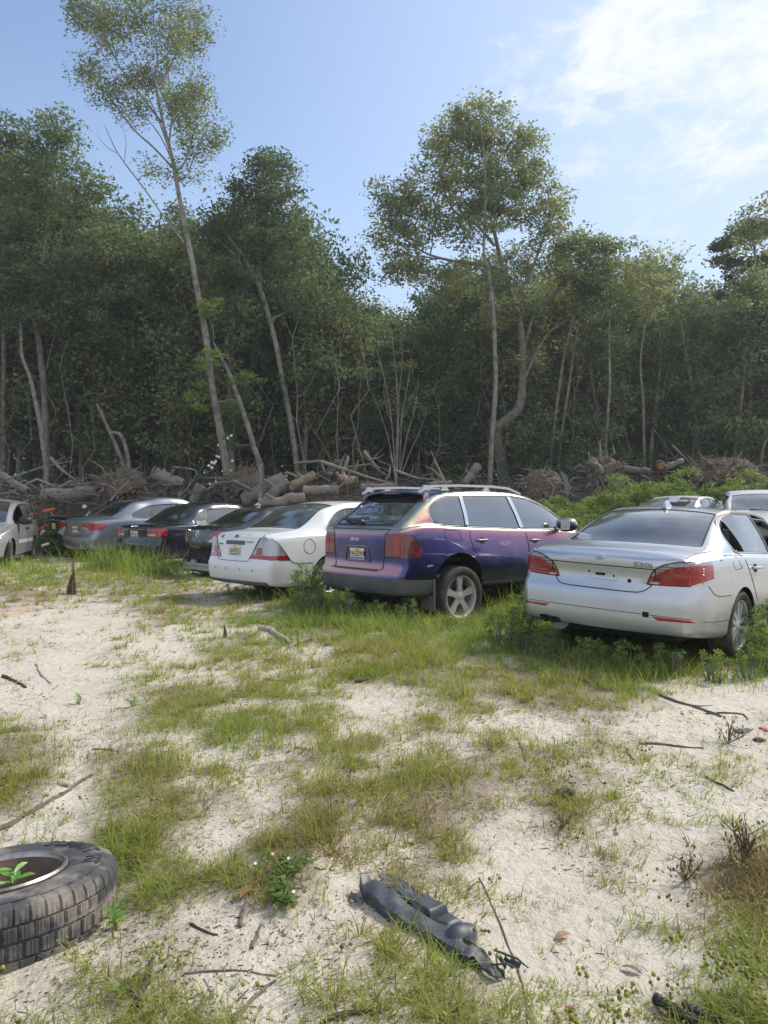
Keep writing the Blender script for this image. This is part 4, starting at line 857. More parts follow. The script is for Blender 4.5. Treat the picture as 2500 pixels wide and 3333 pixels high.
scatter(us, [(-15.5 + 33 * (i + trng.random()) / 54, trng.uniform(28.6, 35), trng.uniform(.45, 1.1)) for i in range(54)], 'dark bush at the shaded foot of the wood', 'bush', 'undergrowth')
bs = [shrub_proto(1.75, .85, 90, 60, .085, [.45, .6, .7][k], 'leaf_light', .20, 'green_bush') for k in range(3)]
BP = []
for i in range(60):
    x = 4.6 + 9.5 * trng.random()**1.1; y = trng.uniform(19.0, 22.6); BP.append((x, y, trng.uniform(.75, 1.12) * (1.0 if x > 5.4 else .8)))
for i in range(12): BP.append((trng.uniform(3.4, 5.2), trng.uniform(16.8, 19.6), trng.uniform(.42, .72)))
scatter(bs, BP, 'bright green bush of the thicket', 'bush', 'bright bushes', where=lambda x, y: 'beside the purple windscreen' if x < 4.8 and y < 20 else 'above the middle of the silver sedan roof' if wx(x, y) < 2100 else 'above the shattered rear window car' if wx(x, y) < 2330 else 'at the right edge behind the last car')
# ================================================================ BRUSH PILE AND LOGS
prng = np.random.default_rng(5)
PTOP = [(-200, 1560), (0, 1545), (60, 1560), (130, 1560), (200, 1555), (300, 1560), (420, 1545), (500, 1530), (590, 1560), (640, 1590), (760, 1590), (800, 1545), (870, 1540), (930, 1550), (1010, 1530), (1060, 1510), (1180, 1500), (1230, 1500), (1320, 1520), (1400, 1530), (1480, 1535), (1560, 1525), (1620, 1560), (1740, 1550), (1850, 1540), (1930, 1500), (2000, 1500), (2060, 1530), (2150, 1530), (2250, 1520), (2350, 1495), (2500, 1510), (2800, 1500)]
def ptop(X): return float(np.interp(X, [s[0] for s in PTOP], [s[1] for s in PTOP]))
def brush():
    mb = MB(); k = 0; T = []
    def put(q, rs, n, t):
        b = len(mb.v); mb.tube(q, rs, n, False); T.extend([t] * (len(mb.v) - b))
    while k < 4600:
        X = prng.uniform(-200, 2750); d = prng.uniform(23.2, 27.6); x = (X - 1250) / F * d; g = G(x, d); top = CAMZ - (ptop(X) - 1666.5) / F * d + prng.normal(0, .12) - max(0, 24.6 - d) * .75
        z = g + max(top - g - .12, .15) * prng.random()**.62 * (1 - .30 * abs(d - 25.4) / 2.2); r = prng.choice([.007, .012, .02, .034, .055], p=[.34, .32, .21, .10, .03]); ln = (prng.gamma(2.2, .36) + .25) * (1 + r * 11)
        a = prng.uniform(0, 6.283); e = prng.normal(.05, .42); dr = np.array([math.cos(a) * math.cos(e), math.sin(a) * math.cos(e) * .6, math.sin(e)]); c = np.array([x, d, z]); q = np.array([c + dr * ln * t for t in np.linspace(-.5, .5, 6)]); q[1:-1] += prng.normal(0, .04 * ln, (4, 3)); q[:, 2] = np.clip(q[:, 2], g + .02, top + .22)
        t = float(np.clip(prng.normal(.42, .26) + (.25 if r > .03 else 0), 0, 1)); put(q, [r, r * 1.02, r * .9, r * .8, r * .6, r * .35], 6 if r > .03 else 5, t); k += 1
        for _ in range(prng.integers(0, 3)):
            s = q[prng.integers(1, 5)]; m = s + np.array([prng.normal(0, .12), prng.normal(0, .08), abs(prng.normal(.08, .1))]); put([s, m, m + np.array([prng.normal(0, .2), prng.normal(0, .1), prng.normal(.08, .16)])], [r * .5, r * .35, r * .15], 4, t)
    return mb, T
bm_, bt_ = brush(); bme = bm_.mesh('brush_pile', fix=False); at_ = bme.attributes.new('tone', 'FLOAT', 'POINT'); at_.data.foreach_set('value', np.array(bt_, np.float32))
tag(link('brush_pile', bme, M['brush']), 'long heap of broken branches and roots between the cars and the wood', 'brush pile', kind='stuff')
# earth bank that the brush lies on
n = 120; vs = []; fs = []
for i in range(n + 1):
    X = -260 + 3060 * i / n; 
    for j, (d, f) in enumerate(((23.3, -.1), (24.2, .38), (25.2, .62), (26.2, .66), (27.4, .3), (28.4, -.1))):
        x = (X - 1250) / F * 25.5; g = G(x, d); top = CAMZ - (ptop(X) - 1666.5) / F * 25.5 - g; vs.append((x, d + .25 * math.sin(i * 1.3), g + f * top + (.10 * math.sin(i * 2.1 + j * 3) if 0 < j < 5 else 0)))
for i in range(n):
    for j in range(5): fs.append((i * 6 + j, i * 6 + j + 1, i * 6 + 7 + j, i * 6 + 6 + j))
bk = MB(); bk.add(vs, fs); tag(bk.build('earth_bank', M['rootball'], None, smooth=True), kind='structure')
def log(p0, p1, r, label, d=25, bark='deadwood', name='log', end='cutwood', taper=.85, d2=None, group=None):
    a, b = px(*p0, d), px(*p1, d2 or d); root = empty(name, tuple(a)); tag(root, label, 'log', group); m = 7; q = np.array([np.array(a) + (np.array(b) - np.array(a)) * t for t in np.linspace(0, 1, m)]); q[1:-1] += prng.normal(0, r * .12, (m - 2, 3))
    m = 14; q = spline([tuple(v) + (1,) for v in q], 2)[:, :3]; m = len(q); rs = [r * (1 - (1 - taper) * t) * (1 + prng.normal(0, .05)) for t in np.linspace(0, 1, m)]; mb = MB(); mb.tube(q, rs, 18); mb.v = [(vx + prng.normal(0, r * .035), vy + prng.normal(0, r * .035), vz + prng.normal(0, r * .035)) for vx, vy, vz in mb.v]; [mb.tube([q[j], q[j] + np.array([prng.normal(0, 1), prng.normal(0, .6), 1.0]) * r * 1.5], [r * .28, r * .18], 7) for j in prng.integers(1, m - 1, 2)]; o = mb.build('bark', M[bark], None, smooth=True); part_at(o, root)
    if end:
        e = MB(); dr = (b - a).normalized(); e.tube([a - dr * .012, a + dr * .02], [rs[0] * .9, rs[0] * .9], 14); e.tube([b - dr * .02, b + dr * .012], [rs[-1] * .9, rs[-1] * .9], 14); o = e.build('cut_end', M[end], None); part_at(o, root)
    return root
log((142, 1618), (320, 1600), .25, 'thick grey log lying level behind the black coupe', 24.6)
log((500, 1535), (592, 1578), .22, 'thick log sloping out of the left root ball', 24.6)
log((655, 1583), (632, 1628), .20, 'short upright-leaning log section behind the glossy black sedan', 24.2, 'bark_pale')
log((-10, 1535), (85, 1596), .13, 'grey log sloping down from the left edge', 24.5)
log((795, 1632), (925, 1556), .28, 'thickest log of the centre pile, grey and steep', 24.4)
log((868, 1632), (932, 1564), .20, 'rough split log beside the thickest one', 24.0)
log((944, 1588), (1024, 1546), .17, 'peeled yellow log pointing up in the centre pile', 24.2, 'cutwood')
log((988, 1597), (1100, 1594), .16, 'level log with a round pale cut end facing left', 23.9)
log((845, 1640), (992, 1620), .19, 'long grey log lowest in the pile, just above the white roof', 23.7)
log((1104, 1562), (1160, 1564), .15, 'short yellow log with a dark hollow end', 24.1, 'cutwood', end='rot')
log((1176, 1585), (1290, 1583), .11, 'thin level log right of the yellow ones', 24.0)
log((1556, 1516), (1514, 1572), .15, 'log standing on a slant behind the purple roof, pale cut top', 24.4)
log((1400, 1580), (1470, 1572), .11, 'pale level log half buried behind the roof rails', 24.0, 'bark_pale')
log((2168, 1522), (2222, 1500), .10, 'pale log propped beside the old wheel', 24.0, 'bark_pale')
log((2030, 1528), (2110, 1536), .13, 'dark log lying above the green bushes', 24.4, 'bark_dark')
log((1925, 1500), (1960, 1540), .14, 'stub of log among the upturned roots at the right', 24.4)
def branch(pts, r, label, d=24, name='dead_branch', m='deadwood', fork=True):
    q = [px(X, Y, d) for X, Y in pts]; mb = MB(); q2 = spline([tuple(v) + (r * (1 - .7 * i / (len(q) - 1)),) for i, v in enumerate(q)], 4); mb.tube(q2[:, :3], list(q2[:, 3]), 7)
    if fork:
        for k in range(4):
            j = prng.integers(2, len(q2) - 1); s = q2[j, :3]; e = s + np.array([prng.normal(0, .35), prng.normal(0, .2), prng.uniform(.05, .5)]); w = s + (e - s) * .5 + prng.normal(0, .05, 3); mb.tube([s, w, e], [q2[j, 3] * .6, q2[j, 3] * .4, .006], 5)
    o = mb.build(name, M[m], None, smooth=True); tag(o, label, 'branch'); return o
branch([(163, 1490), (200, 1528), (266, 1578)], .06, 'pale dead branch slanting right above the thick left log', 23.8, m='bark_pale')
branch([(360, 1630), (395, 1590), (425, 1560), (440, 1530)], .05, 'pale forked branch in front of the left root ball', 23.5, m='bark_pale')
branch([(1047, 1503), (1130, 1530), (1212, 1557), (1290, 1575)], .06, 'long grey branch sloping right across the centre pile', 23.8)
branch([(1185, 1468), (1205, 1495), (1234, 1525)], .07, 'broken branch end sticking up left in the centre pile', 24.2)
branch([(1283, 1530), (1325, 1545), (1364, 1557), (1420, 1560)], .05, 'branch lying across the right part of the centre pile', 23.9)
branch([(1448, 1572), (1425, 1520), (1403, 1468)], .05, 'dead sapling standing on a slant above the purple SUV', 23.8)
branch([(1290, 1580), (1282, 1520), (1270, 1481)], .035, 'thin dead stick standing upright in the pile', 23.8)
branch([(850, 1640), (845, 1590), (850, 1545), (842, 1520)], .09, 'pale splintered stump with a forked top', 23.8, m='bark_pale')
branch([(2190, 1450), (2240, 1500), (2260, 1520)], .035, 'pale thin branch slanting over the right brush', 24.5, m='bark_pale')
branch([(1955, 1500), (1953, 1460), (1953, 1430)], .05, 'broken-off grey stub standing upright above the right brush', 24.5)
branch([(20, 1560), (80, 1540), (140, 1520), (240, 1500)], .04, 'long twisted branch at the left of the pile', 24)
branch([(560, 1520), (640, 1535), (600, 1600), (580, 1620)], .03, 'curling pale root hanging right of the left root ball', 23.6, m='bark_pale')
def rootball(X, Y, d, r, label, n=110):
    c = np.array(px(X, Y, d)); root = empty('root_ball', tuple(c)); tag(root, label, 'root ball'); mb = MB(); vs = []; fs = []; a_, b_ = 18, 12
    for i in range(b_ + 1):
        for j in range(a_):
            th = math.pi * i / b_; ph = 2 * math.pi * j / a_; k = 1 + .18 * math.sin(3 * ph + i) + .14 * math.sin(5 * ph + 2 * i); vs.append(c + np.array([r[0] * k * math.sin(th) * math.cos(ph), r[1] * k * math.sin(th) * math.sin(ph), r[2] * k * math.cos(th)]))
    for i in range(b_):
        for j in range(a_): fs.append((i * a_ + j, i * a_ + (j + 1) % a_, (i + 1) * a_ + (j + 1) % a_, (i + 1) * a_ + j))
    mb.add(vs, fs); part_at(mb.build('soil', M['rootball'], None, smooth=True), root); mb = MB()
    for k in range(n):
        u = prng.normal(0, 1, 3); u[1] = -abs(u[1]); u /= np.linalg.norm(u); s = c + u * np.array(r) * .9; e = s + u * prng.uniform(.15, .5) + np.array([prng.normal(0, .25), 0, prng.normal(-.05, .2)]); w = (s + e) / 2 + prng.normal(0, .1, 3); rr = prng.choice([.010, .02, .045]); mb.tube([s, w, e], [rr, rr * .7, .004], 5, False)
    part_at(mb.build('roots', M['deadwood'], None, smooth=True), root); return root
rootball(400, 1590, 24.6, (.95, .5, .55), 'upturned root plate behind the blue-grey fastback roof')
rootball(800, 1575, 24.9, (.75, .4, .45), 'dark reddish root plate at the foot of the tallest tree')
rootball(1760, 1590, 24.3, (.8, .4, .5), 'tangled root plate behind the purple SUV windscreen')
rootball(1960, 1535, 24.8, (.6, .4, .4), 'upturned stump with spiky roots above the green bushes')
rootball(2350, 1545, 24.6, (1.3, .4, .45), 'wide heap of roots at the right edge of the pile')
# junk lying in the pile
def disc_wheel(X, Y, d, R, label, lug=False):
    c = px(X, Y, d); root = empty('scrap_wheel' if not lug else 'tractor_tyre', tuple(c)); tag(root, label, 'wheel' if not lug else 'tyre'); Mw = Matrix.Translation(c) @ Matrix.Rotation(rad(80), 4, 'X') @ Matrix.Rotation(rad(15), 4, 'Y'); w = R * .36
    mb = MB(); mb.lathe([(R * .56, -w * .8), (R * .8, -w), (R * .96, -w * .8), (R, 0), (R * .96, w * .8), (R * .8, w), (R * .56, w * .8)], 30, Mw)
    if lug:
        for k in range(22):
            for e in (-1, 1): mb.box((R * 1.02, 0, e * w * .45), (R * .10, R * .10, w * .95), Mw @ Matrix.Rotation(2 * math.pi * (k + .5 * (e > 0)) / 22, 4, 'Z') @ Matrix.Rotation(e * .35, 4, 'X'))
    part_at(mb.build('tyre', M['rubber'], None, smooth=not lug), root)
    if not lug:
        mb = MB(); mb.lathe([(0, w * .3), (R * .2, w * .3), (R * .25, w * .55), (R * .4, w * .5), (R * .56, w * .85), (R * .58, w * .9)], 24, Mw); part_at(mb.build('rim', M['rust'], None, smooth=True), root)
M['rust'] = mat('rusty_orange', (.42, .15, .04), .8, noise=(9, (.16, .07, .04), .45, .7))
disc_wheel(2148, 1517, 24.2, .20, 'old wheel with a rusty orange rim standing in the right brush')
disc_wheel(705, 1636, 24.0, .42, 'half-buried tractor tyre with thick lugs behind the dark cars', True)
M['orange'] = mat('orange_paint', (.55, .13, .03), .6); M['sheet'] = mat('grey_sheet', (.16, .17, .18), .5, metal=.5); M['pipe'] = mat('white_plastic', (.70, .71, .72), .45)
def junk(name, label, cat_, pts, d, m, r=None, thick=.03):
    mb = MB()
    if r: mb.tube([px(X, Y, d) for X, Y in pts], r, 12)
    else:
        q = [px(X, Y, d) for X, Y in pts]; k = len(q); mb.add([tuple(v) for v in q] + [tuple(v + Vector((0, thick, 0))) for v in q], [tuple(range(k)), tuple(range(2 * k - 1, k - 1, -1))] + [(i, (i + 1) % k, k + (i + 1) % k, k + i) for i in range(k)])
    tag(mb.build(name, M[m], None, smooth=bool(r)), label, cat_)
junk('metal_sheet', 'curved grey metal sheet leaning on the roots left of the bushes', 'sheet metal', [(1822, 1530), (1845, 1548), (1858, 1590), (1848, 1618), (1838, 1600), (1836, 1570)], 23.4, 'sheet')
junk('orange_board', 'orange board poking out behind the black coupe tail', 'board', [(118, 1722), (150, 1706), (152, 1712), (120, 1730)], 22.6, 'orange', thick=.08)
junk('orange_board', 'orange board lying higher, left of the weeds', 'board', [(140, 1658), (172, 1652), (176, 1660), (142, 1668)], 23.2, 'orange', thick=.1)
junk('bottle', 'white plastic pipe slanting behind the minivan', 'pipe', [(129, 1750), (143, 1726)], 22.5, 'pipe', r=.05)
junk('white_pipe', 'white pipe lying on the sand by the black coupe bumper', 'pipe', [(137, 1776), (159, 1769)], 20.6, 'pipe', r=.035)
junk('plastic_bag', 'small white bag on the weeds behind the fastback', 'bag', [(267, 1650), (272, 1642), (280, 1646), (279, 1653), (270, 1654)], 23.4, 'pipe', thick=.1)
# white vine flowers beside the tallest tree
fl = empty('flowering_vine', tuple(px(700, 1500, 28.4))); tag(fl, 'vine with white round flowers at the foot of the tallest tree', 'vine')
mb = MB(); mb.tube([px(690, 1560, 28.4), px(700, 1500, 28.4), px(735, 1440, 28.4), px(752, 1420, 28.4)], .012, 5); part_at(mb.build('stem', M['bark_dark'], None), fl)
for X, Y in ((753, 1419), (742, 1426), (712, 1449), (706, 1484), (713, 1487), (690, 1505), (697, 1508), (702, 1502), (680, 1516), (690, 1522), (726, 1533), (752, 1530), (757, 1500), (684, 1575)):
    c = px(X, Y, 28.3); mb = MB(); mb.lathe([(0, .01), (.03, .0), (.058, .02)], 8, Matrix.Translation(c) @ Matrix.Rotation(rad(75 + prng.normal(0, 15)), 4, 'X')); o = mb.build('flower', M['petal'], None, smooth=True); part_at(o, fl)
# weed clumps by the pile
wd_ = [shrub_proto(.9, .75, 46, 50, .075, .75, 'leaf_light', .15, 'weed_clump') for k in range(2)]
WP = [(-10.2, 22.6, .8), (-9.6, 22.9, .9), (-9.0, 23.2, .6), (-8.4, 23.0, .8), (-7.9, 23.4, .7), (-6.9, 24.6, 1.4), (-6.2, 25.0, 1.6), (-5.2, 23.4, .9), (-4.9, 23.6, .8), (-3.3, 23.2, .5), (-10.7, 20.0, .5), (-8.9, 21.2, .35), (-2.9, 26.0, 1.2), (.3, 23.2, .6), (2.6, 25.4, 1.3), (3.3, 24.8, 1.1), (-12, 23.6, 1.2), (-11.2, 24, 1.0), (4.4, 23.5, 1.2), (9.5, 23.6, 1.6), (11.5, 23.9, 1.5), (7.6, 23.4, 1.4)]
scatter(wd_, WP, 'fresh green weed clump against the brush pile', 'weed', 'weed clumps')
def sedan_P(ro=1.12, wb=2.888, fo=.83, hw=.923, roof=1.468, deck=1.06, belt=.985, bl=(-.47, .28), wsx=(1.75, 2.55), rw=.575, dw=.76, taper=.82, bot=.27, prof=None, rc=.07):
    xr, xf = -ro + rc - .01, wb + fo - .10; b0, b1 = bl; w0, w1 = wsx; g = roof - deck
    P = dict(
        W=[(xr, taper * hw + .02), (xr + .05, .915 * hw), (xr + .16, .955 * hw), (xr + .36, .98 * hw), (-.3, .995 * hw), (0, hw), (1.5, hw), (wb, .995 * hw), (wb + .4, .95 * hw), (xf - .12, .86 * hw), (xf, .72 * hw)],
        zb=[(xr, bot + .03), (xr + .3, bot), (.4, .21), (2.4, .21), (wb + .4, .22), (xf, .26)],
        zs=[(xr, belt - .055), (xr + .26, belt - .025), (-.4, belt), (0, belt + .005), (1, belt - .02), (2, belt - .055), (wb, belt - .125), (wb + .5, belt - .245), (xf, belt - .36)],
        zr=[(xr, deck - .10), (xr + .10, deck - .065), (xr + .26, deck - .045), (b0 - .12, deck - .02), (b0, deck + .0), (b0 + .17, deck + .16 * g), (b0 + .37, deck + .41 * g), (b0 + .57, deck + .64 * g), (b1, deck + .80 * g), (b1 + .25, deck + .90 * g), (1.1, roof - .035), (1.5, roof - .045), (w0, roof - .10), (w0 + .3, deck + .50 * g), (w1 - .12, deck + .12 * g), (w1, deck - .035), (wb, belt - .06), (wb + .5, belt - .185), (xf, belt - .31)],
        wr=[(xr, dw - .02), (xr + .3, dw), (b0, dw - .02), (b0 + .27, dw - .07), (b0 + .57, rw + .05), (b1, rw + .012), (b1 + .5, rw + .01), (1.2, rw + .015), (w0, rw), (w0 + .35, rw + .06), (w1, .70), (wb, .73), (wb + .5, .66), (xf, .54)],
        zt=[(xr, deck - .075), (xr + .02, deck - .052), (xr + .06, deck - .034), (xr + .16, deck - .020), (b0 - .13, deck - .005), (b0, deck + .015), (b0 + .25, deck + .015 + .38 * g), (b0 + .5, deck + .015 + .68 * g), (b1, roof - .045), (b1 + .22, roof - .012), (1.0, roof), (1.45, roof - .01), (w0, roof - .065), (w0 + .3, deck + .60 * g), (w1, deck - .02), (wb, belt), (wb + .5, belt - .125), (xf, belt - .27)],
        crown_r=rc, crown_f=.10, xs=[b0, b1, w0, w1])
    P['prof_r'] = prof or [(.2, .07), (.30, .02), (.42, 0), (.60, 0), (.67, .015), (.72, .05), (.86, .03), (.90, .018), (.99, .035), (1.05, .06)]
    return P
def shared_dlo(c, dlo, side, splits, chrome=None, frame_w=.022, names=('side_window',), pillar=.035, mat_frame=None):
    """side glass: DLO polygon split by pillars (list of x at belt, x at roof, half width)"""
    c.cut(grow(dlo, frame_w), 'side', 'frame', side)
    cuts = []
    ys = [p[1] for p in dlo]; z0, z1 = min(ys) - .05, max(ys) + .05
    edges = [(-9, -9, 0)] + splits + [(99, 99, 0)]
    for i in range(len(edges) - 1):
        a, b = edges[i], edges[i + 1]
        clip = clip_poly(dlo, a, b, z0, z1)
        if len(clip) > 2: c.cut(clip, 'side', 'win%d%s' % (i, 'L' if side > 0 else 'R'), side); cuts.append(clip)
    return cuts
def clip_poly(poly, a, b, z0, z1):
    def half(poly, x0, x1, keep):     # keep side of line through (x0,z0)-(x1,z1)
        out = []; n = len(poly)
        f = lambda p: (p[0] - (x0 + (x1 - x0) * (p[1] - z0) / (z1 - z0))) * keep
        for i in range(n):
            p, q = poly[i], poly[(i + 1) % n]; fp, fq = f(p), f(q)
            if fp >= 0: out.append(p)
            if fp * fq < 0: t = fp / (fp - fq); out.append((p[0] + (q[0] - p[0]) * t, p[1] + (q[1] - p[1]) * t))
        return out
    p = poly
    if a[0] > -9: p = half(p, a[0] + a[2], a[1] + a[2], 1)
    if b[0] < 99 and p: p = half(p, b[0] - b[2], b[1] - b[2], -1)
    return p
# ---------------------------------------------------------------- silver sedan in front (right)
def silver_sedan():
    body = paint('silver_paint', (.50, .53, .58), .72, .33, .17, (.40, .38, .33))
    P = sedan_P()
    c = Car('parked_sedan', 'silver sedan with 530i on its boot lid and no number plate, nearest at the right', 'car', car_matrix((.679, .734, -.028), (.04, 0, .999), (2.69, 7.56, CAMZ - 1.38)), P, body)
    for sd in (-1, 1):
        c.cut(arch_poly(0, .34, .365, .0), 'side', 'arch', sd); c.cut(arch_poly(2.888, .34, .36, .0), 'side', 'arch', sd)
        dlo = rnd([(-.03, 1.035), (-.09, 1.15), (.0, 1.26), (.20, 1.35), (.55, 1.395), (1.2, 1.40), (1.7, 1.33), (2.15, 1.12), (2.35, 1.0), (1.2, 1.01)], [.02, .08, .1, .1, .1, .1, .1, .05, .02, .2])
        shared_dlo(c, dlo, sd, [(.30, .13, .012), (1.12, 1.02, .035)])
        c.cut(rnd([(-.40, 1.0), (-.20, 1.0), (-.05, .88), (-.24, .87)], .03), 'side', 'fuel' + 'RL'[sd > 0], sd) if sd < 0 else None
        lamp = rnd([(-.43, .727), (-.475, .84), (-.56, .905), (-.70, .945), (-.895, .962), (-.905, .80), (-.78, .735)], [.02, .04, .06, .1, .01, .05, .06])
        clr = [(-.475, .80), (-.475, .84), (-.56, .905), (-.70, .945), (-.895, .962), (-.895, .925), (-.72, .905), (-.60, .87), (-.52, .82)]
        if sd > 0: lamp = mirror_y(lamp); clr = mirror_y(clr)
        c.cut(lamp, 'rear', 'lamp' + 'RL'[sd > 0], lim=.03, rng_x=(-1.3, -.72)); c.cut(clr, 'rear', 'clear' + 'RL'[sd > 0], lim=.03, rng_x=(-1.3, -.72))
        rf = rnd([(-.50, .457), (-.80, .452), (-.845, .432), (-.55, .424)], .008)
        if sd > 0: rf = mirror_y(rf)
        c.cut(rf, 'rear', 'refl' + 'RL'[sd > 0], lim=.03, rng_x=(-1.3, -.8))
    bl = rnd([(-.455, -.655), (.245, -.535), (.245, .535), (-.455, .655)], .03, 3); c.cut(grow(bl, .02), 'top', 'rframe', rng_x=(-.6, .35)); c.cut(bl, 'top', 'rglass', rng_x=(-.6, .35))
    wsd = rnd([(1.80, -.56), (2.50, -.66), (2.50, .66), (1.80, .56)], .04, 3); c.cut(wsd, 'top', 'wglass', rng_x=(1.6, 2.7))
    sq = [(-.475, .443), (-.42, .443), (-.42, .49), (-.475, .49)]; c.cut(sq, 'rear', 'tow')
    c.cut(rnd([(.38, .20), (.38, .335), (.62, .345), (.63, .20)], .03), 'rear', 'exhole')
    spec = {'arch': None, 'exhole': None, 'frame': ('window_frame', M['black_trim'], .004, None), 'rframe': ('window_seal', M['black_trim'], .003, None),
            'win2R': None, 'win1R': ('rear_quarter_glass', M['glass_clear'], .008, None), 'win3R': None, 'win1L': ('side_window', M['glass_clear'], .008, None), 'win2L': ('side_window', M['glass_clear'], .008, None), 'win3L': ('side_window', M['glass_clear'], .008, None),
            'rglass': ('rear_window', M['glass_rear'], .006, None), 'wglass': ('windscreen', M['glass_clear'], .006, None), 'fuelR': ('fuel_flap', body, 0, None),
            'lampR': ('tail_light', M['red'], .0, None), 'lampL': ('tail_light', M['red'], 0, None), 'clearR': ('clear_lens', M['smoke_lens'], 0, 'lampR'), 'clearL': ('clear_lens', M['smoke_lens'], 0, 'lampL'),
            'reflR': ('reflector', M['red'], 0, None), 'reflL': ('reflector', M['red'], 0, None), 'tow': ('tow_eye_cover', M['gap'], .01, None)}
    B = c.bvh; o = c.finish(spec)
    g = MB()
    lid = [(.53, 1.0), (.505, .88), (.495, .76), (.42, .665), (.30, .657), (-.30, .650), (-.42, .657), (-.495, .75), (-.505, .86)]
    c.line(rno(lid[1:], .06), 'rear', r=.0055, mb=g); c.line([(-.505, .862), (.505, .872)], 'rear', r=.0045, mb=g)
    c.line([(-.03, 1.03), (.06, .95), (.20, .80), (.40, .55)], 'side', mb=g); c.line([(1.12, 1.01), (1.15, .3)], 'side', mb=g)
    c.line(rno([(-.84, .74), (-.74, .66), (-.60, .645), (-.37, .645)]), 'side', mb=g)
    c.line([(-.90, .44), (-.70, .425), (-.36, .42)], 'side', r=.003, mb=g); c.line([(-.82, .462), (-.4, .468), (.4, .470), (.80, .468)], 'rear', r=.003, mb=g)
    c.line([(-.50, -.775), (-1.0, -.735)], 'top', r=.004, mb=g); c.line([(-.50, .775), (-1.0, .735)], 'top', r=.004, mb=g)
    c.line(rnd([(-.40, 1.0), (-.20, 1.0), (-.05, .88), (-.24, .87)], .03) + [(-.30, 1.0)], 'side', r=.003, mb=g)
    g.build('panel_gap', M['gap'], c.root, smooth=True)
    tr = MB(); dl = rnd([(-.03, 1.035), (-.09, 1.15), (.0, 1.26), (.20, 1.35), (.55, 1.395), (1.2, 1.40)], .08)
    c.line([(2.2, 1.0), (1.2, 1.0), (-.04, 1.02)], 'side', r=.008, mb=tr); c.line(grow(dl, .016)[:-2], 'side', r=.008, mb=tr); tr.build('window_trim', M['chrome'], c.root, smooth=True)
    # badge, model number, lock, plate studs
    m = c.plaque((0, .945), 'rear'); b = MB(); b.lathe([(0, .006), (.030, .005), (.041, .001), (.041, -.004)], 28, m); bd = b.build('round_badge', M['chrome'], c.root, smooth=True)
    m = c.plaque((-.40, .892), 'rear'); lettering('model_number', '530i', .062, m @ Matrix.Scale(1.6, 4, (1, 0, 0)), M['steel'], c.root, .003, bold=.001)
    m = c.plaque((-.275, .745), 'rear'); b = MB(); b.lathe([(.006, .002), (.017, .002), (.017, -.003)], 18, m); b.lathe([(0, .003), (.007, .003)], 12, m); b.build('boot_lock', M['gap'], c.root)
    b = MB(); m = c.plaque((.11, .80), 'rear'); b.lathe([(0, .002), (.009, .001), (.010, -.003)], 12, m); m = c.plaque((-.13, .775), 'rear'); b.lathe([(0, .002), (.009, .001), (.010, -.003)], 12, m)
    m = c.plaque((0, .785), 'rear'); b.box((0, 0, .002), (.09, .022, .004), m); b.build('plate_stud', M['gap'], c.root)
    fr = MB(); pr = [(.17, .74), (.17, .825), (-.17, .815), (-.17, .73)]; q = rnd(pr, .03); c.line(q + q[:1], 'rear', r=.002, mb=fr); fr.build('plate_outline', body, c.root)
    # inner lamp details
    for sd in (-1, 1):
        par = o['lampR' if sd < 0 else 'lampL']; b = MB(); lp = rnd([(-.43, .727), (-.475, .84), (-.56, .905), (-.70, .945), (-.885, .958)], [0, .04, .06, .1, 0]); lp2 = [(-.43, .727), (-.60, .730), (-.78, .738), (-.86, .77)]
        for q in (lp, lp2): c.line([(sd * -y, z) for y, z in q], 'rear', r=.005, mb=b)
        b.build('lamp_seal', M['gap'], par, smooth=True); b = MB()
        for z in (.765, .79, .815, .84, .865, .89): c.line([(sd * y, z) for y in (.50 + max(0, z - .84) * .8, .66, .80, .86)], 'rear', r=.0035, mb=b)
        b.build('lens_rib', M['red_dark'], par, smooth=True); b = MB()
        for k in range(12): y = .52 + .028 * k; z0 = .85 + .05 * min(1, k / 6); c.line([(sd * y, z0 + .015), (sd * (y + .01), z0 + .05)], 'rear', r=.003, mb=b)
        b.build('clear_rib', M['steel'], par, smooth=True)
    for sd in (-1, 1):
        par = o['lampR' if sd < 0 else 'lampL']; b = MB()
        h, n = c.cast((sd * .53, .80), 'rear'); mm = c.plaque((sd * .53, .80), 'rear'); b.lathe([(.0, .003), (.022, .003), (.030, .001)], 20, mm); b.build('lamp_bulb', M['red_dark'], par, smooth=True)
        b = MB(); mm = c.plaque((sd * .50, .745), 'rear'); b.box((0, 0, .002), (.075, .018, .004), mm); b.build('reversing_lens', M['clear_lens'], par)
    # shark fin
    f = MB(); h, n = c.cast((.36, 0), 'top'); pf = [(.0, 0), (.02, .055), (.07, .085), (.12, .07), (.22, .0)]
    vs = []; fs = []
    for x, z in pf: vs += [h + Vector((x - .06, -.024 * (1 - z / .11), z - .005)), h + Vector((x - .06, .024 * (1 - z / .11), z - .005))]
    for i in range(4): fs.append((2 * i, 2 * i + 1, 2 * i + 3, 2 * i + 2))
    fs += [(0, 2, 4, 6, 8), (9, 7, 5, 3, 1)]; f.add(vs, fs); f.build('roof_antenna', body, c.root, bevel=.008)
    handle(c, .33, .875); handle(c, 1.38, .86); mirror(c, 2.28, 1.02, -1, body); mirror(c, 2.28, 1.02, 1, body)
    ex = MB()
    for y in (.545, .465): ex.tube([(-1.10, y, .315), (-.85, y, .31)], [.040, .040], 16, False); ex.tube([(-1.10, y, .315), (-.86, y, .31)], [.034, .034], 16, False)
    ex.build('exhaust_pipe', M['steel'], c.root, smooth=True)
    wm = MB(); wm.tube([(-.6, .5, .28), (-.9, .5, .30)], .11, 12); wm.build('silencer', M['steel'], c.root, smooth=True)
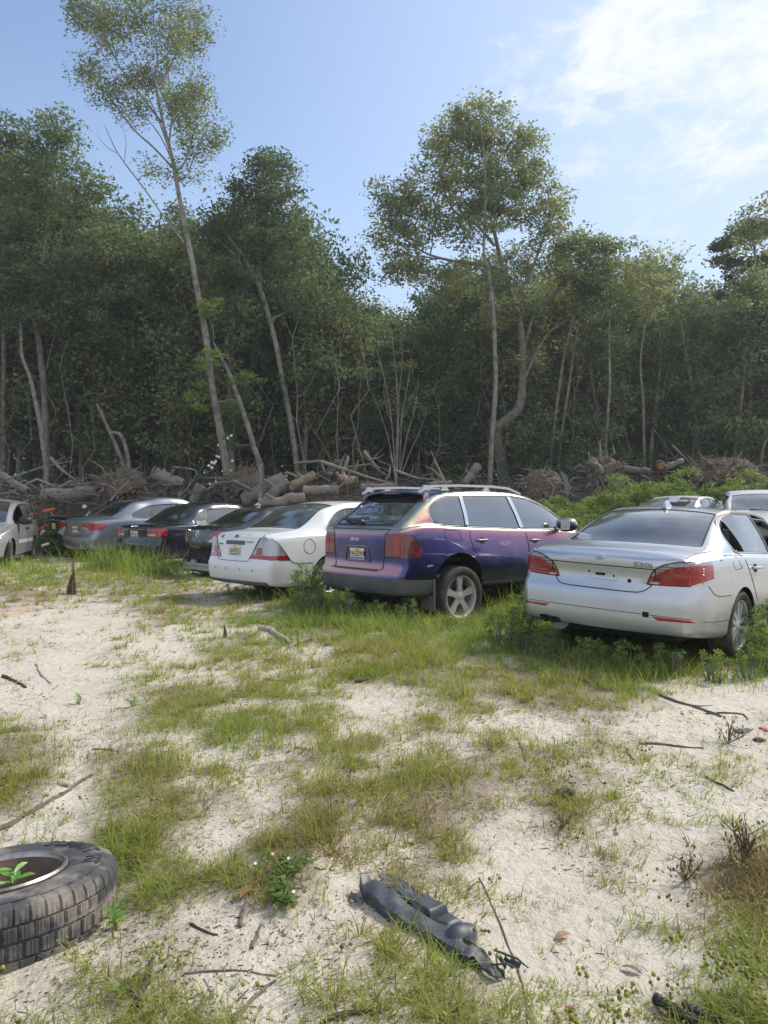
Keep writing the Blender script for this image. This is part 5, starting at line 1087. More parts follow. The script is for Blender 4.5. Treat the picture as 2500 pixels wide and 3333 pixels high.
    for sd in (-1, 1):
        w1 = well(c, 0, .40, sd, .45, .895, .34); w2 = well(c, 2.888, .40, sd, .45, .89, .34)
        w1.build('wheel_housing', M['under'], c.root); w2.build('wheel_housing', M['under'], c.root)
        wheel(c, 0, sd, .335, .235, .235, .795, .335, 'star'); wheel(c, 2.888, sd, .335, .235, .235, .79, .335, 'star')
    underbody(c, -.85, 3.3, .62, .22, .42); cabin(c, .05, 2.5, .78, .40, shelf=(-.25, 1.0))
    # curtain air bag hanging inside, seen through the rear window
    ab = MB(); ab.tube([(1.5, -.25, 1.30), (1.25, -.28, 1.15), (1.05, -.25, 1.02), (.95, -.3, .95)], [.02, .05, .06, .03], 8); ab.build('hanging_airbag', M['plate_white'], c.root, smooth=True)
    return c
M['plate_white'] = mat('white_cloth', (.62, .62, .60), .8)
silver_sedan()
# ---------------------------------------------------------------- purple colour-shift SUV (centre)
def purple_suv():
    body = paint('colour_shift_paint', (.1, .05, .3), .9, .32, .09, (.38, .34, .32), lining=(.02, .02, .022))
    t = body.node_tree; b = t.nodes['Principled BSDF']
    b.inputs['Thin Film Thickness'].default_value = 0
    # colour-shift pigment by view angle; sky light on upturned panels painted in by tilt
    mixn = [n for n in t.nodes if n.type == 'MIX'][0]
    lw = N(t, 'ShaderNodeLayerWeight'); lw.inputs['Blend'].default_value = .5
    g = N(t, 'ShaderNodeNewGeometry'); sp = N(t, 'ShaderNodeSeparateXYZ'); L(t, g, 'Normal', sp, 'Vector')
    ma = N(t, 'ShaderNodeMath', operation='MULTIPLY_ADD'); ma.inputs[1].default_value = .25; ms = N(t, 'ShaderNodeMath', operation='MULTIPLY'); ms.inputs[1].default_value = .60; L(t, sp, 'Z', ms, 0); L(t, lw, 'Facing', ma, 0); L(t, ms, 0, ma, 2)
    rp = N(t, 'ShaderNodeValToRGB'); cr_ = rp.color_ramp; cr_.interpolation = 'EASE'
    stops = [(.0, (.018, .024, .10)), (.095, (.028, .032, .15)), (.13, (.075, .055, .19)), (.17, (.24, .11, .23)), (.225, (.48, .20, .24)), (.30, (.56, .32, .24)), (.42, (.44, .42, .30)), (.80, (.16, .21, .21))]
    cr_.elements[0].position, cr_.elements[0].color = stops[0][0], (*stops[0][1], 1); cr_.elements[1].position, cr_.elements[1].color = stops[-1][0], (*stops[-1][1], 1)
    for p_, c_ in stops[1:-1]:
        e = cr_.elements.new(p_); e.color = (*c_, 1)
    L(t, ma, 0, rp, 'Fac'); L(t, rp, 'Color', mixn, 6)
    xr, xf = -.93, 3.62
    P = dict(
        W=[(xr, .83), (xr + .05, .875), (xr + .14, .90), (xr + .32, .925), (-.3, .94), (0, .95), (.6, .945), (2.2, .945), (2.855, .955), (3.2, .92), (3.5, .80), (xf, .68)],
        zb=[(xr, .31), (-.6, .29), (-.3, .33), (.4, .36), (2.4, .36), (3.2, .30), (xf, .34)],
        zs=[(xr, 1.14), (-.8, 1.165), (-.5, 1.19), (0, 1.165), (1.2, 1.12), (2.2, 1.09), (2.855, 1.03), (3.3, .94), (xf, .82)],
        zr=[(xr, 1.165), (-.88, 1.20), (-.70, 1.31), (-.54, 1.42), (-.40, 1.505), (-.26, 1.57), (-.08, 1.612), (.2, 1.645), (.8, 1.662), (1.3, 1.652), (1.7, 1.60), (2.1, 1.47), (2.5, 1.24), (2.65, 1.13), (2.9, 1.09), (3.3, .99), (xf, .87)],
        wr=[(xr, .775), (-.86, .745), (-.55, .70), (-.28, .668), (-.1, .655), (.8, .655), (1.4, .65), (1.8, .655), (2.3, .70), (2.65, .77), (3.2, .70), (xf, .58)],
        zt=[(xr, 1.17), (xr + .02, 1.19), (-.88, 1.215), (-.68, 1.34), (-.50, 1.47), (-.34, 1.58), (-.25, 1.645), (-.15, 1.668), (.1, 1.69), (.4, 1.70), (1.0, 1.70), (1.5, 1.675), (1.75, 1.62), (2.2, 1.42), (2.6, 1.19), (2.8, 1.15), (3.3, 1.06), (xf, .90)],
        crown_r=.055, crown_f=.10, zm=.66, sh=.935, tuck=.95, xs=list(np.arange(-.90, -.20, .035)) + [1.5, 1.75, 2.6], reach=.30, sl=(.982, .955))
    P['prof_r'] = [(.28, .03), (.36, -.03), (.52, -.055), (.605, -.048), (.635, -.022), (.665, .0), (.80, .0), (.95, -.005), (1.10, .0), (1.16, .02), (1.3, 0), (1.7, 0)]
    c = Car('parked_suv', 'purple to pink colour-shift SUV with silver roof rails, between white and silver sedans', 'suv', yaw_matrix(50, (.405, 10.48, 0)), P, body)
    for sd in (-1, 1):
        c.cut(arch_poly(0, .37, .465, .0), 'side', 'arch', sd); c.cut(arch_poly(2.855, .37, .45, .0), 'side', 'arch', sd)
        q = rnd([(-0.370, 1.255), (-0.400, 1.38), (-0.270, 1.50), (-0.050, 1.565), (0.200, 1.575), (0.200, 1.195), (-0.170, 1.215)], [.06, .09, .10, .08, .015, .015, .08])
        w2 = rnd([(0.285, 1.19), (0.285, 1.585), (1.190, 1.59), (1.330, 1.145)], .02); w3 = rnd([(1.430, 1.145), (1.300, 1.59), (1.680, 1.545), (2.080, 1.42), (2.410, 1.24), (2.550, 1.13)], [.02, .02, .15, .15, .1, .03])
        fr = rnd([(-0.390, 1.235), (-0.425, 1.38), (-0.280, 1.525), (-0.050, 1.59), (0.230, 1.605), (1.280, 1.612), (1.710, 1.565), (2.130, 1.43), (2.460, 1.24), (2.610, 1.11), (1.380, 1.12), (0.230, 1.17), (-0.190, 1.19)], [.06, .1, .1, .1, .1, .1, .2, .2, .1, .02, .1, .1, .1])
        c.cut(fr, 'side', 'frame', sd)
        for nm, pl in (('q', q), ('m', w2), ('d', w3)): c.cut(pl, 'side', nm + 'RL'[sd > 0], sd)
        c.cut([(0.210, 1.195), (0.275, 1.19), (0.275, 1.585), (0.210, 1.58)], 'side', 'pilC', sd); c.cut([(1.345, 1.145), (1.420, 1.145), (1.285, 1.59), (1.205, 1.59)], 'side', 'pilB', sd)
        lamp = rnd([(-.545, 1.095), (-.53, .795), (-1.2, .775), (-1.2, 1.09)], [.02, .03, .0, .0])
        clad = [(-1.0, .20), (-1.0, .525), (0, .525), (0, .20)]
        if sd > 0: lamp = mirror_y(lamp); clad = mirror_y(clad)
        c.cut(rnd([(-1.2, .79), (-1.2, 1.10), (-.80, 1.085), (-.70, 1.0), (-.635, .86), (-.66, .79)], [0, 0, .05, .1, .05, .03]), 'side', 'lamp' + 'RL'[sd > 0], sd, lim=.42); c.cut(lamp, 'rear', 'lamp' + 'RL'[sd > 0], lim=.5, rng_x=(-1.2, -.70)); c.cut(clad, 'rear', 'clad', lim=.3, rng_x=(-1.2, -.5))
        c.cut([(-1.1, .2), (-1.1, .525), (-.47, .50), (-.40, .2)], 'side', 'clad', sd, rng_x=(-1.2, -.3)); c.cut([(.4, .2), (.46, .42), (2.38, .42), (2.45, .2)], 'side', 'clad', sd)
    gl = rnd([(-.60, 1.215), (.60, 1.215), (.52, 1.575), (-.52, 1.575)], .03); c.cut(grow(gl, .03), 'rear', 'rframe', lim=.05, rng_x=(-1.1, -.22)); c.cut(gl, 'rear', 'rglass', lim=.05, rng_x=(-1.1, -.22))
    wsd = rnd([(1.80, -.58), (2.58, -.70), (2.58, .70), (1.80, .58)], .04, 3); c.cut(wsd, 'top', 'wglass', rng_x=(1.6, 2.8))
    gt = M['glass_dark']; gs = glass('privacy_glass', (.10, .11, .12), 2.1, .05)
    spec = {'arch': None, 'frame': ('window_frame', M['black_trim'], .004, None), 'rframe': ('window_seal', M['black_trim'], .003, None), 'pilC': ('pillar_trim', M['chrome'], -.004, None), 'pilB': ('pillar_trim', M['chrome'], -.004, None),
            'qR': ('rear_quarter_glass', gs, .007, None), 'mR': ('side_window', gs, .007, None), 'dR': ('side_window', gs, .007, None), 'qL': ('rear_quarter_glass', gs, .007, None), 'mL': ('side_window', gs, .007, None), 'dL': ('side_window', gs, .007, None),
            'rglass': ('rear_window', gt, .005, None), 'wglass': ('windscreen', M['glass_clear'], .005, None), 'lampR': ('tail_light', M['red_dark'], .0, None), 'lampL': ('tail_light', M['red_dark'], 0, None), 'clad': ('lower_cladding', M['cladding'], -.004, None)}
    o = c.finish(spec)
    g_ = MB(); ln = lambda p, ax, r=.005: c.line(p, ax, r=r, mb=g_)
    ln([(-.61, 1.19), (-.60, 1.13), (-.545, 1.09)], 'rear'); ln([(.545, 1.09), (.60, 1.13), (.61, 1.19)], 'rear'); ln([(-.53, .80), (-.50, .625)], 'rear', .005); ln([(.50, .625), (.53, .80)], 'rear', .005); ln([(-.50, .625), (.50, .625)], 'rear', .005)
    ln([(-.60, 1.145), (.60, 1.145)], 'rear', .006)
    ln([(.21, 1.165), (.22, 1.0), (.27, .87), (.38, .75), (.50, .58)], 'side'); ln([(1.38, 1.12), (1.42, .95), (1.45, .43)], 'side', .006)
    ln([(-.70, .80), (-.45, .785), (-.36, .76)], 'side', .003); ln([(.45, .455), (2.4, .44)], 'side', .004)
    fl = rnd([(-.27, 1.14), (.02, 1.125), (.05, .98), (-.24, .99)], .04); ln(fl + fl[:1], 'side', .004)
    g_.build('panel_gap', M['gap'], c.root, smooth=True)
    tr = MB(); c.line([(2.580, 1.11), (1.380, 1.118), (0.230, 1.168), (-0.170, 1.188)], 'side', r=.010, mb=tr); c.line([(-0.170, 1.188), (-0.370, 1.225), (-0.415, 1.30), (-0.415, 1.38), (-0.370, 1.45), (-0.280, 1.527), (-0.170, 1.565), (-0.050, 1.592), (0.230, 1.607), (1.280, 1.614), (1.710, 1.567), (2.130, 1.432), (2.460, 1.24)], 'side', r=.008, mb=tr); tr.build('window_trim', M['chrome'], c.root, smooth=True)
    # inner glow panes of the lamps
    for sd in (-1, 1):
        par = o['lampR' if sd < 0 else 'lampL']; bb = MB()
        for k in range(12):
            z = .815 + k * .0225; y1 = .90 - max(0, k - 6) * .012; a = [c.cast((sd * y, z), 'rear')[0] + Vector((-.003, 0, 0)) for y in np.linspace(.56, y1, 7)]
            bb.tube(a, .0055, 4)
        bb.build('lens_rib', M['red'], par, smooth=True)
        bb = MB()
        for z in np.linspace(.84, 1.03, 10):
            a = [c.cast((sd * y, z), 'rear')[0] + Vector((-.004, -.001 * -sd, 0)) for y in (.70, .74, .78, .80)]; bb.tube(a, .009, 4)
        bb.build('brake_lamp', M['red_bright'], par, smooth=True)
    for sd in (-1, 1):
        bb = MB(); c.line([(sd * .545, 1.093), (sd * .53, .797), (sd * .90, .787)], 'rear', r=.006, mb=bb); c.line([(-.80, 1.087), (-.70, 1.0), (-.64, .87), (-.66, .79), (-.80, .788)], 'side', sd, r=.005, mb=bb); bb.build('lamp_seal', M['gap'], o['lampR' if sd < 0 else 'lampL'], smooth=True)
    add_plate(c, (.0, .815), '19A2EW8')
    rc = MB(); m = c.plaque((0, .82), 'rear'); q = rnd([(-.27, -.105), (.27, -.105), (.22, .10), (-.22, .10)], .03); 
    rc.tube([m @ Vector((x, y, .0)) for x, y in q + q[:1]], .006, 5); rc.build('plate_surround', body, c.root)
    m = c.plaque((.06, 1.015), 'rear'); lettering('script_badge', 'jénne', .085, m, M['chrome'], c.root, .003, shear=.35)
    # bumper step plate, spoiler, brake light, wiper
    sp_ = MB(); R0 = [c.cast((y, .615), 'rear')[0] for y in np.linspace(-.42, .55, 9)]
    for k in range(8):
        a, b2 = R0[k], R0[k + 1]; sp_.add([a + Vector((-.03, 0, .0)), b2 + Vector((-.03, 0, .0)), b2 + Vector((.02, 0, .02)), a + Vector((.02, 0, .02))], [(0, 1, 2, 3)])
    for y in np.linspace(-.41, .54, 36):
        a = c.cast((y, .615), 'rear')[0]; sp_.box((a.x - .006, y, a.z + .010), (.05, .010, .008))
    sp_.build('step_plate', M['steel'], c.root)
    s1 = MB(); n = 14; vs = []; fs = []
    for k in range(n + 1):
        y = -.64 + 1.28 * k / n; e = abs(y / .64); dz = -.055 * e**4; dx = .06 * e**3
        vs += [(-.03, y, 1.685 + dz * .8), (-.22, y, 1.682 + dz), (-.40 + dx, y, 1.655 + dz), (-.40 + dx, y, 1.632 + dz), (-.26, y, 1.61 + dz)]
    for k in range(n):
        for j in range(4): fs.append((k * 5 + j, k * 5 + j + 1, k * 5 + 6 + j, k * 5 + 5 + j))
    fs += [(4, 3, 2, 1, 0), tuple(n * 5 + j for j in range(5))]
    s1.add(vs, fs); sp1 = s1.build('roof_spoiler', body, c.root, smooth=True)
    s1 = MB(); s1.box((-.365, 0, 1.628), (.05, .32, .018)); s1.build('third_brake_light', M['red'], sp1)
    for sd in (-1, 1):                                                 # fins running down from the spoiler beside the glass
        s1 = MB(); s1.tube([(-.31, sd * .62, 1.61), (-.35, sd * .635, 1.57), (-.38, sd * .65, 1.51)], [.035, .032, .012], 8); s1.build('spoiler_fin', body, sp1, smooth=True)
    wp = MB(); h0 = c.cast((.06, 1.235), 'rear')[0] + Vector((-.03, 0, 0)); h1 = c.cast((.50, 1.27), 'rear')[0] + Vector((-.03, 0, 0)); wp.tube([h0, h0.lerp(h1, .4) + Vector((-.02, 0, .012)), h1], [.028, .022, .012], 8); wp.tube([h0 + Vector((.02, 0, 0)), h0 + Vector((-.02, 0, 0))], .04, 12)
    a = c.cast((.04, 1.30), 'rear')[0]; wp.tube([a + Vector((-.015, 0, 0)), h1 + Vector((-.0, .02, -.01))], .008, 6); wp.build('rear_wiper', M['black_trim'], c.root, smooth=True)
    for sd in (-1, 1):
        r = MB(); z0 = 1.70; y = sd * .60; pts = [(-.42, y, 1.655), (-.34, y, 1.70), (-.20, y, 1.732), (.3, y, 1.752), (1.0, y, 1.752), (1.35, y, 1.73), (1.62, y, 1.655)]
        for i in range(len(pts) - 1):
            a, b2 = pts[i], pts[i + 1]
            r.add([(a[0], y - .022, a[2]), (a[0], y + .022, a[2]), (a[0], y + .022, a[2] - .032), (a[0], y - .022, a[2] - .032), (b2[0], y - .022, b2[2]), (b2[0], y + .022, b2[2]), (b2[0], y + .022, b2[2] - .032), (b2[0], y - .022, b2[2] - .032)], [(0, 1, 5, 4), (1, 2, 6, 5), (2, 3, 7, 6), (3, 0, 4, 7)] + ([(3, 2, 1, 0)] if i == 0 else []) + ([(4, 5, 6, 7)] if i == len(pts) - 2 else []))
        for x in (-.33, .02, .85): r.prism([(x - .06, 1.66), (x + .09, 1.66), (x + .05, 1.73), (x - .02, 1.73)], y - .018, y + .018, Matrix(((1, 0, 0, 0), (0, 0, 1, 0), (0, 1, 0, 0), (0, 0, 0, 1))))
        r.build('roof_rail', M['rail'], c.root)
    handle(c, .44, .985, material=body, w=.20); handle(c, 1.58, .96, material=body, w=.20); handle(c, .34, .985, 1, body); handle(c, 1.5, .955, 1, body)
    mirror(c, 2.20, 1.13, -1, body, size=1.25); mirror(c, 2.20, 1.13, 1, body, size=1.25)
    # twin oval exhaust at each side, mud flaps
    for y in (-.56, .56):
        e = MB(); e.tube([(-.98, y, .335), (-.84, y * .97, .325), (-.6, y * .8, .33)], [.052, .056, .06], 18, False); e.tube([(-.98, y, .335), (-.86, y * .97, .325)], [.044, .046], 18, False)
        for i, v in enumerate(e.v): e.v[i] = (v[0], y + (v[1] - y) * 1.35, .335 + (v[2] - .335) * .8)
        e.build('exhaust_tip', M['steel'], c.root, smooth=True)
    for sd in (-1, 1):
        f = MB(); f.prism([(sd * .70, .10), (sd * .945, .10), (sd * .945, .50), (sd * .70, .52)], -.012, .012, Matrix.Translation((-.47, 0, 0)) @ Matrix(((0, 0, 1, 0), (1, 0, 0, 0), (0, 1, 0, 0), (0, 0, 0, 1)))); f.build('mud_flap', M['cladding'], c.root, bevel=.006)
        well(c, 0, .49, sd, .42, .92, .37).build('wheel_housing', M['under'], c.root); well(c, 2.855, .48, sd, .42, .92, .37).build('wheel_housing', M['under'], c.root)
        wheel(c, .05, sd, .405, .275, .28, .80, .245, 'five'); wheel(c, 2.855, sd, .40, .275, .28, .80, .33, 'five')
    underbody(c, -.85, 3.3, .62, .26, .5); cabin(c, -.3, 2.45, .80, .52)
    # scuffs on the quarter and the rear door
    for i, (q, ax) in enumerate([([(.80, .965), (.98, .97), (1.06, .93), (.96, .90), (.84, .905)], 'side'), ([(-.60, .69), (-.50, .70), (-.48, .675), (-.58, .665)], 'side')]):
        mb = MB(); pts = [c.cast(p, ax)[0] + Vector((0, -.0015, 0)) for p in rnd(q, .02, 2)]; mb.add(pts, [tuple(range(len(pts)))]); mb.build('paint_scuff', M['scuff'], c.root)
M['rail'] = mat('satin_silver', (.55, .55, .57), .35, metal=.8)
M['scuff'] = mat('scuffed_paint', (.36, .30, .46), .6, noise=(25, (.20, .12, .32), .4, .6))
purple_suv()
# ---------------------------------------------------------------- the other sedans of the row
def sedan(name, label, matrix, body, P, f, r=.33, rim=.23, zc=None, seats=True):
    """f: features in car metres. keys: dlo, splits, rlamp (rear poly), slamp (side poly), glass names, lid, plate ..."""
    c = Car(name, label, 'car', matrix, P, body); wb = f['wb']; zc = zc or r; sides = f.get('sides', (-1, 1))
    for sd in (-1, 1):
        c.cut(arch_poly(0, zc, r + .035, .0), 'side', 'arch', sd); c.cut(arch_poly(wb, zc, r + .035, .0), 'side', 'arch', sd)
        shared_dlo(c, f['dlo'], sd, f['splits'], frame_w=f.get('fw', .022))
        if 'fuel' in f and sd < 0: c.cut(f['fuel'], 'side', 'fuelR', sd)
        k = 'RL'[sd > 0]; mir = (lambda p: p) if sd < 0 else mirror_y
        for nm, pr, ps in f['lamps']:
            if pr: c.cut(mir(pr), 'rear', nm + k, lim=.45, rng_x=(-1.6, -.6))
            if ps: c.cut(ps, 'side', nm + k, sd, lim=.35)
    b0, b1 = f['bl']; gl = rnd([(b0, -f['gw'][0]), (b1, -f['gw'][1]), (b1, f['gw'][1]), (b0, f['gw'][0])], .04, 3)
    c.cut(grow(gl, .022), 'top', 'rframe', rng_x=(b0 - .15, b1 + .1)); c.cut(gl, 'top', 'rglass', rng_x=(b0 - .15, b1 + .1))
    w0, w1 = f['ws']; wsd = rnd([(w0, -.56), (w1, -.66), (w1, .66), (w0, .56)], .04, 3); c.cut(wsd, 'top', 'wglass', rng_x=(w0 - .15, w1 + .15))
    for nm, pl, ax in f.get('cuts', []): c.cut(pl, ax, nm, lim=.2, rng_x=f.get('cutx'))
    sg = f.get('side_glass', M['glass_dark'])
    spec = {'arch': None, 'hole': None, 'frame': ('window_frame', M['black_trim'], .004, None), 'rframe': ('window_seal', M['black_trim'], .003, None), 'rglass': ('rear_window', f['rear_glass'], .006, None), 'wglass': ('windscreen', M['glass_clear'], .006, None), 'fuelR': ('fuel_flap', body, 0, None), 'lowtrim': ('lower_valance', M['cladding'], -.002, None)}
    ns = len(f['splits'])
    for i in range(1, ns + 2):
        for k in 'RL': spec['win%d%s' % (i - 0, k)] = (('rear_quarter_glass' if i == 1 and ns > 1 else 'side_window'), sg, .008, None)
    for k in 'RL':
        spec['win0' + k] = ('rear_quarter_glass', sg, .008, None)
        for nm, pr, ps in f['lamps']: spec[nm + k] = f['lampmat'][nm] + ((f['lamps'][0][0] + k) if nm != f['lamps'][0][0] else None,)
    o = c.finish(spec)
    g = MB()
    for p, ax in f.get('lines', []): c.line(rno(p, .05) if len(p) > 2 else p, ax, r=.0055, mb=g)
    if 'fuel' in f: c.line(f['fuel'] + f['fuel'][:1], 'side', r=.004, mb=g)
    if g.v: g.build('panel_gap', M['gap'], c.root, smooth=True)
    if f.get('chrome'):
        tr = MB(); d = grow(f['dlo'], .016); c.line(d + d[:1], 'side', r=.010, mb=tr); tr.build('window_trim', M['chrome'], c.root, smooth=True)
    for x in f.get('handles', (.42, 1.35)): handle(c, x, f.get('hz', .90))
    mirror(c, f['ws'][1] - .18, f['mz'], -1, body); mirror(c, f['ws'][1] - .18, f['mz'], 1, body)
    y1 = P['W'][5][1] - .03
    for sd in (-1, 1):
        well(c, 0, r + .06, sd, .45, y1, zc).build('wheel_housing', M['under'], c.root); well(c, wb, r + .06, sd, .45, y1, zc).build('wheel_housing', M['under'], c.root)
        wheel(c, 0, sd, r, rim, .22, y1 - .10, zc, f.get('rimstyle', 'multi')); wheel(c, wb, sd, r, rim, .22, y1 - .10, zc, f.get('rimstyle', 'multi'))
    underbody(c, -.7, wb + .5, .60, .20, .42)
    if seats: cabin(c, -.05, f['ws'][1] - .05, .76, f.get('zf', .36), headrest=f.get('hr', True), shelf=(f['bl'][0] + .2, P['zt'][4][1] - .03), material=M['interior'])
    return c, o
def white_sedan():
    body = paint('white_paint', (.66, .68, .70), .0, .38, .10, (.42, .40, .34))
    P = sedan_P(ro=1.24, wb=2.868, fo=.95, hw=.945, roof=1.605, deck=1.12, belt=1.04, bl=(-.50, .40), wsx=(1.70, 2.55), rw=.60, dw=.72, taper=.84, bot=.235,
                prof=[(.2, .10), (.28, .04), (.45, .0), (.62, .0), (.655, .035), (.70, .05), (.9, .065), (1.03, .085), (1.1, .10)])
    f = dict(wb=2.868, bl=(-.46, .36), gw=(.66, .55), ws=(1.75, 2.5), mz=1.08, fw=.02,
             dlo=rnd([(.03, 1.09), (.02, 1.13), (.22, 1.33), (.48, 1.445), (1.2, 1.48), (1.7, 1.42), (2.15, 1.22), (2.4, 1.06), (1.2, 1.065)], [.02, .03, .15, .15, .1, .1, .1, .02, .2]),
             splits=[(.42, .55, .014), (1.15, 1.08, .03)], fuel=[(-.42 + .115 * math.cos(t), .86 + .115 * math.sin(t)) for t in np.linspace(0, 2 * math.pi, 25)[:-1]],
             lamps=[('lamp', [(-.40, .675), (-.64, 1.035), (-1.2, 1.05), (-1.2, .665)], [(-1.5, .665), (-1.5, 1.05), (-1.10, 1.04), (-.98, .90), (-.80, .66)]),
                    ('redband', [(-.40, .675), (-.425, .735), (-1.2, .725), (-1.2, .665)], [(-1.5, .665), (-1.5, .73), (-.86, .73), (-.80, .66)])],
             lampmat={'lamp': ('tail_light', M['clear_lens'], 0), 'redband': ('red_reflector', M['red'], -.001)}, rear_glass=M['glass_green'], side_glass=M['glass_clear'],
             lines=[([(.60, 1.03), (.585, .80), (.50, .66), (.42, .63), (-.36, .63), (-.40, .67), (-.62, 1.04)], 'rear'), ([(-.80, .66), (-.74, .615), (-.60, .60), (-.37, .60)], 'side'), ([(-.62, 1.04), (-.60, 1.075)], 'rear'), ([(.05, 1.08), (.10, .95), (.30, .70), (.42, .5)], 'side'), ([(1.15, 1.06), (1.18, .3)], 'side')],
             cuts=[('lowtrim', [(-.80, .2), (-.80, .325), (.80, .325), (.80, .2)], 'rear')], chrome=True, handles=(.40, 1.40), hz=.93, rimstyle='multi')
    m = yaw_matrix(45, (-1.52, 12.5, -.02)) @ Matrix.Scale(.99, 4)
    c, o = sedan('parked_sedan', 'white sedan with LIMITED badge and plate 26A0DE2 beside the purple SUV', m, body, P, f, .345, .235)
    add_plate(c, (0, .79), '26A0DE2'); b = MB(); mm = c.plaque((0, .915), 'rear'); b.prism(rnd([(-.26, -.03), (.26, -.03), (.25, .035), (-.25, .035)], .02), -.004, .008, mm); b.build('lid_trim_bar', M['cladding'], c.root, bevel=.004)
    b = MB(); mm = c.plaque((0, 1.015), 'rear'); b.prism([(.062 * math.cos(t), .030 * math.sin(t)) for t in np.linspace(0, 2 * math.pi, 25)[:-1]], -.002, .006, mm); e = b.build('oval_badge', M['blue_badge'], c.root)
    b = MB(); b.tube([mm @ Vector((.060 * math.cos(t), .028 * math.sin(t), .006)) for t in np.linspace(0, 2 * math.pi, 25)], .004, 5, False); b.build('badge_ring', M['chrome'], e, smooth=True)
    b = MB(); mm = c.plaque((.42, 1.01), 'rear'); b.lathe([(0, .003), (.034, .002), (.036, -.003)], 20, mm); b.build('lid_roundel', M['cladding'], c.root, smooth=True)
    lettering('badge_limited', 'LIMITED', .036, c.plaque((-.37, .93), 'rear') @ Matrix.Scale(1.35, 4, (1, 0, 0)), M['steel'], c.root, .002); lettering('badge_model', 'TAURUS', .036, c.plaque((.43, .885), 'rear'), M['steel'], c.root, .002)
    for sd in (-1, 1):
        bb = MB(); c.line([(sd * .40, .675), (sd * .64, 1.035)], 'rear', r=.007, mb=bb); c.line([(-1.10, 1.04), (-.98, .90), (-.80, .66), (-1.0, .662)], 'side', sd, r=.006, mb=bb); bb.build('lamp_seal', M['gap'], o['lampR' if sd < 0 else 'lampL'], smooth=True)
        par = o['lampR' if sd < 0 else 'lampL']; mm = c.plaque((sd * .60, .80), 'rear'); b = MB(); b.prism(rnd([(-.06, -.055), (.065, -.055), (.065, .05), (-.05, .05)], .02), -.01, .003, mm); b.build('lamp_bulb', M['red'], par)
        b = MB()
        for z in np.linspace(.74, .99, 9):
            hh = [c.cast((sd * y, z), 'rear')[0] + Vector((-.002, 0, 0)) for y in np.linspace(.45 + (z - .70) * .55, .72, 4)]; b.tube(hh, .004, 4)
        b.build('lens_rib', M['steel'], par)
        for y in (.20, .52):
            b = MB(); mm = c.plaque((sd * y, .50), 'rear'); b.lathe([(.014, .0), (.011, .002), (0, .002)], 12, mm); b.build('parking_sensor', M['cladding'], c.root, smooth=True)
        fl = MB(); fl.prism([(sd * .70, .12), (sd * .92, .12), (sd * .93, .42), (sd * .70, .42)], -.01, .01, Matrix.Translation((-.40, 0, 0)) @ Matrix(((0, 0, 1, 0), (1, 0, 0, 0), (0, 1, 0, 0), (0, 0, 0, 1)))); fl.build('mud_flap', M['under'], c.root)
    b = MB(); h = c.cast((.75, 0), 'top')[0]; b.prism([(-.09, 0), (.07, 0), (-.0, .045), (-.03, .05)], -.012, .012, Matrix.Translation(h) @ Matrix(((1, 0, 0, 0), (0, 0, 1, 0), (0, 1, 0, 0), (0, 0, 0, 1)))); b.build('roof_antenna', M['black_trim'], c.root, bevel=.005)
M['glass_green'] = glass('green_glass', (.30, .42, .37), 1.1, .13, (.36, .42, .38))
